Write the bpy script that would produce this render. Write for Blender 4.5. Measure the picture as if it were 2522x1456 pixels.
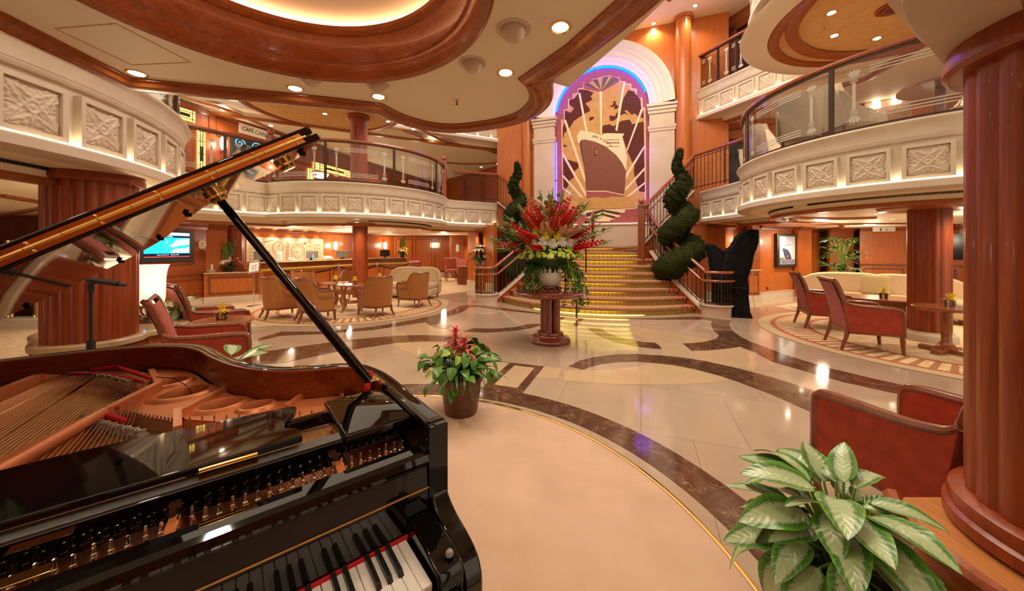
import bpy, math, random
from mathutils import Vector, Matrix
R = math.radians
pi = math.pi
random.seed(7)
for o in list(bpy.data.objects): bpy.data.objects.remove(o)
S = bpy.context.scene
COL = S.collection
# ---------------------------------------------------------------- camera
EYE = 1.46                       # eye height; the lens is level, 12.4 mm on a 36 mm frame, shifted down
cam = bpy.data.cameras.new('camera'); cam.sensor_width = 36; cam.lens = 872 / 2522 * 36
cam.shift_y = -116 / 2522; cam.clip_start = .05; cam.clip_end = 200
co = bpy.data.objects.new('camera', cam); COL.objects.link(co)
co.location = (0, 0, EYE); co.rotation_euler = (pi / 2, 0, 0)
S.camera = co
# ---------------------------------------------------------------- world, exposure
S.view_settings.view_transform = 'Standard'; S.view_settings.look = 'None'
S.view_settings.gamma = 1; S.view_settings.use_curve_mapping = False
S.view_settings.exposure = 0.68
W = bpy.data.worlds.new('world'); S.world = W; W.use_nodes = True
W.node_tree.nodes['Background'].inputs[0].default_value = (1, .77, .54, 1)
W.node_tree.nodes['Background'].inputs[1].default_value = .75
cy = S.cycles
cy.use_denoising = True; cy.max_bounces = 7; cy.diffuse_bounces = 4; cy.glossy_bounces = 4
cy.transmission_bounces = 4; cy.transparent_max_bounces = 12
cy.caustics_reflective = False; cy.caustics_refractive = False; cy.sample_clamp_indirect = 4
# ---------------------------------------------------------------- large lights
def area(name, loc, size, power, col=(1, .84, .66), rot=(0, 0, 0), sy=None):
    l = bpy.data.lights.new(name, 'AREA'); l.energy = power; l.color = col
    l.shape = 'RECTANGLE' if sy else 'DISK'; l.size = size
    if sy: l.size_y = sy
    o = bpy.data.objects.new(name, l); COL.objects.link(o); o.location = loc; o.rotation_euler = rot
    return o
def spot(name, loc, power, ang=110, blend=.7, col=(1, .85, .68), r=.05, rot=(0, 0, 0)):
    l = bpy.data.lights.new(name, 'SPOT'); l.energy = power; l.color = col; l.spot_size = R(ang); l.spot_blend = blend
    l.shadow_soft_size = r
    o = bpy.data.objects.new(name, l); COL.objects.link(o); o.location = loc; o.rotation_euler = rot
    return o
area('atrium_light', (2.2, 6.2, 8.2), 5.0, 330)              # the lit ceiling high over the hall
for i_, (x_, y_, e_) in enumerate(((-2.9, -1.1, 190), (.4, -1.3, 150), (2.6, -.9, 80))): # unseen upward fill lamps, added to brighten the canopy ceiling
    spot('uplight_fill_lamp', (x_, y_, 1.72), e_, 165, 1, (1, .88, .72), .12, (pi, 0, 0))
# ---------------------------------------------------------------- helpers
def px(x, y, z): # spot on a level plane z seen at a pixel of the 2522 x 1456 photograph
    D = 872 * (EYE - z) / (y - 612)
    return ((x - 1261) / 872 * D, D)
def ax(x, D): return ((x - 1261) / 872 * D, D)
def zz(y, D): return EYE - (y - 612) / 872 * D
AX = R(20); UA = Vector((math.sin(AX), math.cos(AX), 0)); UN = Vector((math.cos(AX), -math.sin(AX), 0)) # hall axis and its right-hand normal
def ring(cx, cy_, r, a0=0, a1=360, n=48):
    full = abs(a1 - a0) >= 359.9
    k = n if full else n + 1
    return [(cx + r * math.cos(R(a0 + (a1 - a0) * i / n)), cy_ + r * math.sin(R(a0 + (a1 - a0) * i / n))) for i in range(k)]
def spline(pts, n=6, closed=False):
    P = [Vector(p) for p in pts]; out = []; m = len(P)
    rng = m if closed else m - 1
    for i in range(rng):
        p0 = P[(i - 1) % m] if (closed or i > 0) else P[0]; p1 = P[i]; p2 = P[(i + 1) % m]
        p3 = P[(i + 2) % m] if (closed or i + 2 < m) else P[-1]
        for k in range(n):
            t = k / n
            out.append(.5 * ((2 * p1) + (p2 - p0) * t + (2 * p0 - 5 * p1 + 4 * p2 - p3) * t * t + (3 * p1 - p0 - 3 * p2 + p3) * t ** 3))
    if not closed: out.append(P[-1])
    return [tuple(p) for p in out]
def offset(path, d, closed=False):
    n = len(path); out = []
    for i in range(n):
        a = path[i - 1] if (i > 0 or closed) else None; b = path[(i + 1) % n] if (i < n - 1 or closed) else None
        p = Vector(path[i][:2])
        ds = []
        if a is not None: ds.append((p - Vector(a[:2])).normalized())
        if b is not None: ds.append((Vector(b[:2]) - p).normalized())
        ns = [Vector((t.y, -t.x)) for t in ds]
        m = sum(ns, Vector((0, 0)))
        if m.length < 1e-6: m = ns[0]
        m.normalize(); c = max(.35, m.dot(ns[0]))
        q = p + m * (d / c); out.append((q.x, q.y))
    return out
class MB:
    """collects shapes; build() links them as one mesh object"""
    def __init__(s): s.v = []; s.f = []; s.mi = []; s.cur = 0; s.X = None
    def add(s, vs, fs):
        b = len(s.v)
        if s.X is not None: vs = [tuple(s.X @ Vector(p)) for p in vs]
        s.v += [tuple(p) for p in vs]; s.f += [[b + i for i in f] for f in fs]; s.mi += [s.cur] * len(fs); return s
    def box(s, x0, y0, z0, x1, y1, z1):
        return s.add([(x0, y0, z0), (x1, y0, z0), (x1, y1, z0), (x0, y1, z0), (x0, y0, z1), (x1, y0, z1), (x1, y1, z1), (x0, y1, z1)],
              [(0, 3, 2, 1), (4, 5, 6, 7), (0, 1, 5, 4), (1, 2, 6, 5), (2, 3, 7, 6), (3, 0, 4, 7)])
    def cbox(s, c, d, rz=0):
        x, y, z = d[0] / 2, d[1] / 2, d[2] / 2; k, q = math.cos(rz), math.sin(rz)
        vs = [(c[0] + a * k - b * q, c[1] + a * q + b * k, c[2] + e) for e in (-z, z) for a, b in ((-x, -y), (x, -y), (x, y), (-x, y))]
        return s.add(vs, [(0, 3, 2, 1), (4, 5, 6, 7), (0, 1, 5, 4), (1, 2, 6, 5), (2, 3, 7, 6), (3, 0, 4, 7)])
    def prism(s, pts, z0, z1):
        n = len(pts)
        if sum(pts[i][0] * pts[(i + 1) % n][1] - pts[(i + 1) % n][0] * pts[i][1] for i in range(n)) < 0: pts = pts[::-1]
        vs = [(p[0], p[1], z0) for p in pts] + [(p[0], p[1], z1) for p in pts]
        return s.add(vs, [list(range(n - 1, -1, -1)), list(range(n, 2 * n))] + [(i, (i + 1) % n, n + (i + 1) % n, n + i) for i in range(n)])
    def flat(s, pts, z):
        n = len(pts)
        if sum(pts[i][0] * pts[(i + 1) % n][1] - pts[(i + 1) % n][0] * pts[i][1] for i in range(n)) < 0: pts = pts[::-1]
        return s.add([(p[0], p[1], z) for p in pts], [list(range(n))])
    def poly(s, vs): return s.add(vs, [list(range(len(vs)))])
    def extr(s, pts, d): # 3-D polygon pushed along d
        n = len(pts); d = Vector(d)
        vs = [tuple(p) for p in pts] + [tuple(Vector(p) + d) for p in pts]
        return s.add(vs, [list(range(n - 1, -1, -1)), list(range(n, 2 * n))] + [(i, (i + 1) % n, n + (i + 1) % n, n + i) for i in range(n)])
    def lathe(s, prof, c=(0, 0, 0), n=24, a0=0, a1=360, sx=1, sy=1):
        full = abs(a1 - a0) > 359; m = n if full else n + 1; vs = []; fs = []
        for i in range(m):
            a = R(a0 + (a1 - a0) * i / n); ca, sa = math.cos(a), math.sin(a)
            vs += [(c[0] + r * ca * sx, c[1] + r * sa * sy, c[2] + z) for r, z in prof]
        k = len(prof)
        for i in range(n):
            j = (i + 1) % m
            for q in range(k - 1):
                a, b, d, e = i * k + q, j * k + q, j * k + q + 1, i * k + q + 1
                if prof[q][0] < 1e-6: fs.append((a, d, e))
                elif prof[q + 1][0] < 1e-6: fs.append((a, b, e))
                else: fs.append((a, b, d, e))
        return s.add(vs, fs)
    def tube(s, path, r, n=8, cap=True, closed=False, sq=1):
        P = [Vector(p) for p in path]; m = len(P); vs = []; fs = []; up = Vector((0, 0, 1)); last = None
        for i in range(m):
            a = P[(i - 1) % m] if (i > 0 or closed) else P[0]; b = P[(i + 1) % m] if (i < m - 1 or closed) else P[-1]
            t = (b - a)
            t = t.normalized() if t.length > 1e-9 else Vector((0, 0, 1))
            if last is None:
                u = t.cross(up) if abs(t.z) < .95 else t.cross(Vector((1, 0, 0)))
            else: u = last - t * last.dot(t)
            if u.length < 1e-6: u = t.cross(Vector((1, 0, 0)))
            u.normalize(); last = u; w = t.cross(u)
            rr = r[i] if isinstance(r, (list, tuple)) else r
            for k in range(n):
                an = 2 * pi * k / n; p = P[i] + u * (math.cos(an) * rr) + w * (math.sin(an) * rr * sq); vs.append(tuple(p))
        for i in range(m if closed else m - 1):
            for k in range(n):
                fs.append((i * n + k, i * n + (k + 1) % n, ((i + 1) % m) * n + (k + 1) % n, ((i + 1) % m) * n + k))
        if cap and not closed: fs += [list(range(n - 1, -1, -1)), [(m - 1) * n + k for k in range(n)]]
        return s.add(vs, fs)
    def sweep(s, path, prof, closed=False, loop=True): # profile (outwards to the right of travel, z) along a level path
        m = len(path); k = len(prof); cols = [offset(path, o, closed) for o, z in prof]; vs = []; fs = []
        zs = [p[2] if len(p) > 2 else 0 for p in path]
        for i in range(m): vs += [(cols[q][i][0], cols[q][i][1], prof[q][1] + zs[i]) for q in range(k)]
        kk = k if loop else k - 1
        for i in range(m if closed else m - 1):
            j = (i + 1) % m
            for q in range(kk): fs.append((i * k + q, j * k + q, j * k + (q + 1) % k, i * k + (q + 1) % k))
        if loop and not closed: fs += [list(range(k)), [(m - 1) * k + q for q in range(k - 1, -1, -1)]]
        return s.add(vs, fs)
    def grid(s, fn, nu, nv, flip=False):
        vs = [fn(i / nu, j / nv) for i in range(nu + 1) for j in range(nv + 1)]; w = nv + 1
        fs = [(i * w + j, (i + 1) * w + j, (i + 1) * w + j + 1, i * w + j + 1) for i in range(nu) for j in range(nv)]
        if flip: fs = [f[::-1] for f in fs]
        return s.add(vs, fs)
    def ball(s, c, r, n=12, sz=1, sx=1, sy=1):
        k = max(4, n // 2 + 1)
        return s.lathe([(r * math.sin(pi * i / k), -r * sz * math.cos(pi * i / k)) for i in range(k + 1)], c, n, sx=sx, sy=sy)
    def rbox(s, x0, y0, z0, x1, y1, z1, r, n=3): # cushion-like box, all edges rounded
        def f(a):
            return [(-1) ** 0 and 0]
        N = 2 * n + 2; cx, cy_, cz = (x0 + x1) / 2, (y0 + y1) / 2, (z0 + z1) / 2
        hx, hy, hz = (x1 - x0) / 2 - r, (y1 - y0) / 2 - r, (z1 - z0) / 2 - r
        m = 4 * (n + 1); vs = []; fs = []
        rings = []
        for j in range(2 * (n + 1)):
            ph = -pi / 2 + (pi / 2) * (j % (n + 1)) / n + (0 if j <= n else pi / 2)
            zc = -hz if j <= n else hz
            rr = r * math.cos(ph); z = cz + zc + r * math.sin(ph)
            for q in range(4):
                sx, sy = ((1, 1), (-1, 1), (-1, -1), (1, -1))[q]
                for k in range(n + 1):
                    an = q * pi / 2 + (pi / 2) * k / n
                    vs.append((cx + sx * hx + rr * math.cos(an), cy_ + sy * hy + rr * math.sin(an), z))
        J = 2 * (n + 1)
        for j in range(J - 1):
            for k in range(m): fs.append((j * m + k, j * m + (k + 1) % m, (j + 1) * m + (k + 1) % m, (j + 1) * m + k))
        fs += [list(range(m - 1, -1, -1)), [(J - 1) * m + k for k in range(m)]]
        return s.add(vs, fs)
    def build(s, name, mat, parent=None, ang=38, bev=0, loc=None, rz=0):
        me = bpy.data.meshes.new(name); me.from_pydata(s.v, [], s.f)
        ms = mat if isinstance(mat, (list, tuple)) else [mat]
        for m in ms: me.materials.append(m)
        if len(ms) > 1: me.polygons.foreach_set('material_index', s.mi)
        me.polygons.foreach_set('use_smooth', [True] * len(me.polygons))
        me.update(); me.set_sharp_from_angle(angle=R(ang))
        o = bpy.data.objects.new(name, me); COL.objects.link(o)
        if parent: o.parent = parent
        if loc: o.location = loc
        if rz: o.rotation_euler = (0, 0, rz)
        if bev:
            b = o.modifiers.new('bevel', 'BEVEL'); b.width = bev; b.segments = 2; b.limit_method = 'ANGLE'; b.angle_limit = R(50)
        return o
def tag(o, label=None, cat=None, group=None, kind=None):
    if label: o['label'] = label
    if cat: o['category'] = cat
    if group: o['group'] = group
    if kind: o['kind'] = kind
    return o
def thing(name, label, cat, loc=(0, 0, 0), rz=0, group=None, kind=None):
    o = bpy.data.objects.new(name, None); COL.objects.link(o); o.location = loc; o.rotation_euler = (0, 0, rz); o.empty_display_size = .1
    return tag(o, label, cat, group, kind)
KIDS = {}
def tree_copy(src, loc, rz, label, parent=None):
    c = src.copy(); COL.objects.link(c); c.location = loc; c.rotation_euler = (0, 0, rz)
    if label: c['label'] = label
    for ch in [o for o in list(COL.objects) if o.parent == src]:
        d = ch.copy(); COL.objects.link(d); d.parent = c
        for g in [o for o in list(COL.objects) if o.parent == ch]:
            e = g.copy(); COL.objects.link(e); e.parent = d
    return c
def text(name, body, mat, size, loc, rot, parent=None, ext=.003, align='CENTER', sx=1):
    c = bpy.data.curves.new('lettering', 'FONT'); c.body = body; c.size = size; c.extrude = ext; c.align_x = align; c.align_y = 'CENTER'; c.resolution_u = 3
    t = bpy.data.objects.new('lettering', c); COL.objects.link(t); bpy.context.view_layer.update()
    me = bpy.data.meshes.new_from_object(t.evaluated_get(bpy.context.evaluated_depsgraph_get())); bpy.data.objects.remove(t); bpy.data.curves.remove(c)
    me.name = name; me.materials.clear(); me.materials.append(mat); o = bpy.data.objects.new(name, me); COL.objects.link(o); o.location = loc; o.rotation_euler = rot
    o.scale = (sx, 1, 1)
    if parent: o.parent = parent
    return o
# ---------------------------------------------------------------- materials
class NT:
    def __init__(s, name):
        s.m = bpy.data.materials.new(name); s.m.use_nodes = True; s.t = s.m.node_tree; s.b = s.t.nodes['Principled BSDF']
        s.co = None
    def n(s, k, **kw):
        x = s.t.nodes.new('ShaderNode' + k)
        for a, b in kw.items(): setattr(x, a, b)
        return x
    def l(s, a, b): s.t.links.new(a, b)
    def coord(s, scale=(1, 1, 1), rot=(0, 0, 0), kind='Object', loc=(0, 0, 0)):
        c = s.n('TexCoord'); m = s.n('Mapping'); m.inputs['Scale'].default_value = scale; m.inputs['Rotation'].default_value = rot
        m.inputs['Location'].default_value = loc
        s.l(c.outputs[kind], m.inputs[0]); return m.outputs[0]
    def noise(s, v, sc=5, det=4, rough=.5, dist=0):
        x = s.n('TexNoise'); x.inputs['Scale'].default_value = sc; x.inputs['Detail'].default_value = det
        x.inputs['Roughness'].default_value = rough; x.inputs['Distortion'].default_value = dist; s.l(v, x.inputs['Vector']); return x.outputs['Fac']
    def ramp(s, f, stops, interp='LINEAR'):
        r = s.n('ValToRGB'); r.color_ramp.interpolation = interp; e = r.color_ramp.elements
        while len(e) < len(stops): e.new(.5)
        for i, (p, c) in enumerate(stops): e[i].position = p; e[i].color = (*c, 1)
        s.l(f, r.inputs[0]); return r.outputs[0]
    def mix(s, f, a, b):
        m = s.n('MixRGB')
        for i, q in ((1, a), (2, b)):
            if isinstance(q, tuple): m.inputs[i].default_value = (*q, 1)
            else: s.l(q, m.inputs[i])
        if isinstance(f, (int, float)): m.inputs[0].default_value = f
        else: s.l(f, m.inputs[0])
        return m.outputs[0]
    def math(s, op, a, b=None):
        m = s.n('Math', operation=op)
        for i, q in ((0, a), (1, b)):
            if q is None: continue
            if isinstance(q, (int, float)): m.inputs[i].default_value = q
            else: s.l(q, m.inputs[i])
        return m.outputs[0]
    def bump(s, h, st=.3, d=.01):
        b = s.n('Bump'); b.inputs['Strength'].default_value = st; b.inputs['Distance'].default_value = d; s.l(h, b.inputs['Height'])
        s.l(b.outputs[0], s.b.inputs['Normal'])
    def set(s, col=None, rough=.5, metal=0, coat=0, sheen=0, em=None, es=0, spec=None):
        i = s.b.inputs
        if col is not None:
            if isinstance(col, tuple): i['Base Color'].default_value = (*col, 1)
            else: s.l(col, i['Base Color'])
        if isinstance(rough, (int, float)): i['Roughness'].default_value = rough
        else: s.l(rough, i['Roughness'])
        i['Metallic'].default_value = metal; i['Coat Weight'].default_value = coat; i['Coat Roughness'].default_value = .04
        i['Sheen Weight'].default_value = sheen
        if sheen: i['Sheen Roughness'].default_value = .4
        if spec is not None: i['Specular IOR Level'].default_value = spec
        if em: i['Emission Color'].default_value = (*em, 1); i['Emission Strength'].default_value = es
        return s.m
def plain(name, col, rough=.5, metal=0, **k):
    return NT(name).set(col, rough, metal, **k)
def noisy(name, c1, c2, sc=20, rough=.6, metal=0, scale=(1, 1, 1), bump=0, bsc=None, det=4, **k):
    t = NT(name); v = t.coord(scale); f = t.noise(v, sc, det); c = t.ramp(f, [(.32, c1), (.68, c2)])
    if bump: t.bump(t.noise(v, bsc or sc, 3), bump)
    return t.set(c, rough, metal, **k)
def wood(name, c1, c2, axis=2, rough=.3, sc=1.0, coat=.25, wob=1.2):
    t = NT(name); s = [14 * sc] * 3; s[axis] = 1.1 * sc
    v = t.coord(tuple(s)); f = t.noise(v, 1.6, 6, .6, wob); s2 = [70 * sc] * 3; s2[axis] = 2.5 * sc
    g = t.noise(t.coord(tuple(s2)), 1.5, 3, .6)
    c = t.ramp(f, [(.3, c1), (.52, tuple((a + b) / 2 for a, b in zip(c1, c2))), (.72, c2)])
    c = t.mix(t.math('MULTIPLY', t.math('GREATER_THAN', g, .56), .28), c, tuple(a * .45 for a in c1))
    return t.set(c, rough, 0, coat=coat)
def emit(name, col, s):
    t = NT(name); e = t.n('Emission'); e.inputs[0].default_value = (*col, 1); e.inputs[1].default_value = s
    t.l(e.outputs[0], t.t.nodes['Material Output'].inputs[0]); return t.m
m_ceil = noisy('cream_ceiling_paint', (.84, .745, .565), (.86, .77, .59), 2, .55)
m_stone = noisy('cream_limestone', (.59, .49, .37), (.64, .54, .42), 6, .5)
m_arch = noisy('cream_plaster', (.74, .66, .52), (.80, .72, .58), 6, .5)
m_tan = noisy('tan_suede_ceiling', (.60, .34, .12), (.68, .41, .16), 9, .8)
m_pearl = noisy('pilaster_marble', (.54, .41, .31), (.60, .47, .365), 3, .25, det=8)
m_walnut = wood('walnut_trim', (.26, .062, .010), (.44, .125, .024), 0, .28, .8, .12)
m_mahog = wood('mahogany_column', (.20, .032, .006), (.36, .068, .014), 2, .34, .6, .08)
m_cherry = wood('cherry_panel', (.42, .105, .018), (.54, .155, .030), 2, .3, .8, .12, wob=.5)
m_cherryd = wood('dark_cherry_panel', (.24, .048, .010), (.34, .080, .017), 2, .32, .8, .12, wob=.5)
m_dark = wood('dark_wood_frame', (.16, .04, .014), (.25, .07, .024), 2, .25, 1)
m_redwood = wood('polished_redwood', (.15, .022, .012), (.25, .045, .022), 2, .12, 1, .8)
m_rail = wood('handrail_wood', (.27, .066, .026), (.38, .10, .04), 0, .2, 1, .5)
m_black = plain('black_lacquer', (.003, .0025, .0025), .03, coat=.2)
m_inner = wood('inner_rim_mahogany', (.20, .030, .004), (.32, .056, .008), 0, .25, 1, .1)
m_brass = plain('polished_brass', (.92, .62, .22), .13, 1)
m_oldbrass = plain('bronze', (.20, .12, .06), .35, .9)
m_copper = noisy('copper_gold_plate', (.70, .225, .075), (.74, .245, .085), 30, .38, .3)
m_board = wood('soundboard_spruce', (.50, .23, .05), (.62, .32, .09), 1, .3, 1)
m_steel = plain('nickel_pins', (.75, .68, .6), .2, 1)
m_string = plain('steel_strings', (.52, .42, .34), .3, 1)
m_wound = plain('copper_wound_strings', (.62, .30, .15), .32, 1)
m_felt = plain('red_felt', (.55, .012, .018), .95)
m_ivory = plain('white_keys', (.83, .80, .74), .12, coat=.4)
m_ebony = plain('black_keys', (.012, .011, .011), .3)
m_iron = plain('dark_iron', (.055, .035, .024), .35, .6)
m_chrome = plain('chrome', (.8, .78, .75), .1, 1)
m_blackp = plain('black_plastic', (.012, .012, .013), .4)
m_rubber = plain('black_rubber', (.01, .01, .01), .8)
m_velvet = noisy('red_velvet', (.27, .026, .008), (.38, .046, .014), 12, .85, sheen=.2, bump=.05, bsc=200)
m_pinkv = plain('rose_leather', (.42, .11, .085), .45)
m_coral = noisy('coral_seat_fabric', (.50, .13, .07), (.55, .15, .085), 40, .85)
m_sofa = noisy('beige_sofa_fabric', (.52, .37, .22), (.58, .43, .27), 60, .85, bump=.05)
m_olive = noisy('olive_cushion', (.40, .29, .13), (.46, .34, .16), 60, .85)
m_white = plain('white_ceramic', (.80, .76, .70), .2, coat=.4)
m_paper = plain('white_paper', (.82, .80, .78), .6)
m_ink = plain('printed_ink', (.10, .07, .06), .6)
m_linen = noisy('cream_leather', (.74, .64, .50), (.80, .70, .56), 20, .5)
m_blackcloth = noisy('black_cloth_cover', (.004, .004, .005), (.010, .0095, .011), 12, .9, bump=.3, bsc=9, spec=.15)
m_soil = noisy('dark_soil', (.02, .012, .008), (.05, .03, .02), 60, .95, bump=.5)
m_pot = noisy('brown_glazed_pot', (.085, .035, .016), (.15, .065, .028), 8, .32)
m_potm = noisy('bronze_planter', (.34, .26, .18), (.44, .35, .25), 7, .3, .7)
m_cove = emit('cove_strip', (1, .96, .66), 18)
m_led = emit('stair_led_strip', (1, .80, .13), 9)
m_bulb = emit('downlight_bulb', (1, .88, .66), 30)
m_blue = emit('blue_neon', (.0, .035, 1), 16)
m_violet = emit('violet_neon', (.05, .04, 1), 9)
m_shade = emit('lit_alabaster', (1, .80, .52), 2.0)
m_sconce = emit('lit_sconce_glass', (1, .80, .55), 3.2)
m_goldlit = emit('backlit_gold_glass', (1, .60, .10), 2.6)
m_gray = plain('grey_plastic', (.25, .24, .23), .45)
m_screen = plain('dark_screen', (.015, .017, .02), .15)
m_vent = plain('vent_dark', (.03, .022, .016), .7)
m_etch = plain('etched_glass', (.46, .43, .38), .6)
def glass(name, tint=(.97, .96, .94), gl=1.0):
    t = NT(name); tr = t.n('BsdfTransparent'); tr.inputs[0].default_value = (*tint, 1)
    g = t.n('BsdfGlossy'); g.inputs['Roughness'].default_value = .01; f = t.n('Fresnel'); f.inputs[0].default_value = 1.45
    m = t.n('MixShader'); t.l(t.math('MULTIPLY', f.outputs[0], gl), m.inputs[0]); t.l(tr.outputs[0], m.inputs[1]); t.l(g.outputs[0], m.inputs[2])
    t.l(m.outputs[0], t.t.nodes['Material Output'].inputs[0]); return t.m
m_glass = glass('clear_glass'); m_glassd = glass('smoked_window_glass', (.30, .26, .22), 1.2)
def alabaster():
    t = NT('alabaster_glow'); v = t.coord((1, 1, .7)); f = t.noise(v, 9, 6, .6, 1.5)
    c = t.ramp(f, [(.30, (.80, .34, .12)), (.42, (1, .70, .42)), (.6, (1, .82, .58))])
    t.l(c, t.b.inputs['Emission Color']); t.b.inputs['Emission Strength'].default_value = 1.05
    return t.set(c, .25)
m_alab = alabaster()
def marble(name, c1, c2, joint, w=.60, h=.90, rough=.09):
    t = NT(name); v = t.coord(rot=(0, 0, AX)); n = t.noise(v, 1.4, 7, .6, 1.2); c = t.ramp(n, [(.3, c1), (.7, c2)])
    b = t.n('TexBrick'); b.offset = .5; t.l(v, b.inputs['Vector']); b.inputs['Scale'].default_value = 1
    b.inputs['Brick Width'].default_value = w; b.inputs['Row Height'].default_value = h; b.inputs['Mortar Size'].default_value = .0022
    b.inputs['Mortar Smooth'].default_value = .1; b.inputs['Bias'].default_value = 0
    b.inputs['Color1'].default_value = (1, 1, 1, 1); b.inputs['Color2'].default_value = (.93, .92, .91, 1); b.inputs['Mortar'].default_value = (*joint, 1)
    m = t.n('MixRGB', blend_type='MULTIPLY'); m.inputs[0].default_value = 1; t.l(c, m.inputs[1]); t.l(b.outputs['Color'], m.inputs[2])
    return t.set(m.outputs[0], rough, coat=.15)
m_floor = marble('cream_marble_tiles', (.42, .315, .225), (.48, .365, .27), (.55, .45, .36), .75, 1.0)
m_floor2 = marble('honey_marble', (.52, .37, .22), (.57, .42, .265), (.9, .85, .8), 3, 3)
def emperador():
    t = NT('dark_emperador_marble'); v = t.coord()
    n = t.noise(v, 5, 8, .65, 1.0); c = t.ramp(n, [(.3, (.055, .024, .013)), (.55, (.115, .055, .032)), (.72, (.21, .115, .07))])
    vo = t.n('TexVoronoi', feature='DISTANCE_TO_EDGE'); vo.inputs['Scale'].default_value = 17
    w = t.n('MixRGB'); w.inputs[0].default_value = .3; t.l(v, w.inputs[1]); nn = t.n('TexNoise'); nn.inputs['Scale'].default_value = 7; t.l(v, nn.inputs['Vector'])
    t.l(nn.outputs['Color'], w.inputs[2]); t.l(w.outputs[0], vo.inputs['Vector'])
    ve = t.math('LESS_THAN', vo.outputs['Distance'], .022); ve = t.math('MULTIPLY', ve, t.math('MULTIPLY', t.math('GREATER_THAN', t.noise(v, 9, 3), .52), .7))
    c = t.mix(ve, c, (.36, .23, .14))
    return t.set(c, .09, coat=.15)
m_emp = emperador()
def pinkcarpet():
    t = NT('peach_pile_carpet'); v = t.coord(); n = t.noise(v, 2.2, 5, .6); c = t.ramp(n, [(.36, (.55, .365, .25)), (.64, (.63, .43, .305))])
    f = t.noise(v, 420, 2); t.bump(f, .35, .004); return t.set(c, .95, sheen=.25)
m_pink = pinkcarpet()
m_beige = noisy('beige_wall_to_wall_carpet', (.44, .30, .18), (.60, .44, .28), 9, .95, bump=.2, bsc=200, det=8)
def rugmat(name, kind):
    t = NT(name); c = t.n('TexCoord'); sep = t.n('SeparateXYZ'); t.l(c.outputs['Object'], sep.inputs[0])
    a = t.math('ARCTAN2', sep.outputs[1], sep.outputs[0]); v = t.coord()
    r = t.math('SQRT', t.math('ADD', t.math('MULTIPLY', sep.outputs[0], sep.outputs[0]), t.math('MULTIPLY', sep.outputs[1], sep.outputs[1])))
    if kind == 'border':
        k = t.math('FRACT', t.math('MULTIPLY', a, 88 / (2 * pi))); st = t.math('LESS_THAN', k, .42)
        n = t.noise(v, 14, 4)
        c2 = t.mix(t.math('GREATER_THAN', n, .5), (.60, .42, .20), (.70, .55, .32)); col = t.mix(st, c2, (.36, .17, .07))
    else:
        k = t.math('ABSOLUTE', t.math('SINE', t.math('MULTIPLY', a, 9))); g = t.math('FRACT', t.math('ADD', t.math('MULTIPLY', r, 2.2), t.math('MULTIPLY', k, .9)))
        col = t.ramp(g, [(.0, (.60, .43, .24)), (.18, (.66, .50, .30)), (.2, (.40, .22, .10)), (.24, (.70, .55, .35)), (.5, (.72, .58, .38)), (.52, (.42, .40, .34)), (.55, (.64, .48, .28)), (.8, (.58, .40, .20)), (.82, (.50, .20, .10)), (.85, (.62, .45, .26))], 'LINEAR')
        n = t.noise(v, 5, 5); col = t.mix(t.math('MULTIPLY', n, .5), col, (.62, .45, .25))
    t.bump(t.noise(v, 300, 2), .2, .004); return t.set(col, .95)
m_rugb = rugmat('rug_border', 'border'); m_rugc = rugmat('rug_field', 'field'); m_rugr = plain('rug_red_line', (.42, .105, .06), .95)
m_rugs = plain('rug_edge_sand', (.50, .36, .20), .95)
def weave():
    t = NT('tan_woven_upholstery'); v = t.coord((1, 1, 1)); b = t.n('TexBrick'); b.offset = 0; t.l(t.coord(rot=(pi / 2, 0, 0)), b.inputs['Vector'])
    b.inputs['Scale'].default_value = 1; b.inputs['Brick Width'].default_value = .022; b.inputs['Row Height'].default_value = .022; b.inputs['Mortar Size'].default_value = .0022
    b.inputs['Color1'].default_value = (.44, .17, .036, 1); b.inputs['Color2'].default_value = (.38, .145, .030, 1); b.inputs['Mortar'].default_value = (.28, .10, .02, 1)
    return t.set(b.outputs['Color'], .75, sheen=.2)
m_weave = weave()
m_tanf = noisy('tan_seat_fabric', (.56, .36, .15), (.62, .41, .18), 60, .8)
def lattice(name, c1, c2, sc, rough=.8):
    t = NT(name); v = t.coord((sc, sc, sc), (0, 0, AX)); ch = t.n('TexVoronoi'); ch.inputs['Scale'].default_value = 1; ch.inputs['Randomness'].default_value = 0; t.l(v, ch.inputs['Vector'])
    f = t.math('GREATER_THAN', ch.outputs['Distance'], .52); col = t.mix(f, c1, c2); return t.set(col, rough)
m_riser = lattice('gold_lattice_riser_carpet', (.60, .43, .11), (.36, .22, .045), 22)
m_tread = lattice('brown_tread_carpet', (.30, .125, .06), (.44, .25, .12), 26, .95)
m_treadr = lattice('red_tread_border', (.33, .045, .025), (.48, .25, .14), 14, .95)
def leafmat(name, c1, c2, rough=.35, spec=.5):
    return noisy(name, c1, c2, 14, rough, spec=spec)
m_leaf = leafmat('green_leaf', (.035, .14, .010), (.10, .26, .025)); m_leafd = leafmat('dark_green_leaf', (.010, .045, .008), (.03, .10, .015))
m_leafy = leafmat('yellow_green_leaf', (.20, .34, .03), (.42, .48, .07)); m_stem = plain('green_stem', (.16, .27, .05), .5)
m_topi = noisy('cypress_foliage', (.006, .012, .003), (.042, .046, .011), 26, .95, bump=1, bsc=50, det=8, spec=.1)
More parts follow.
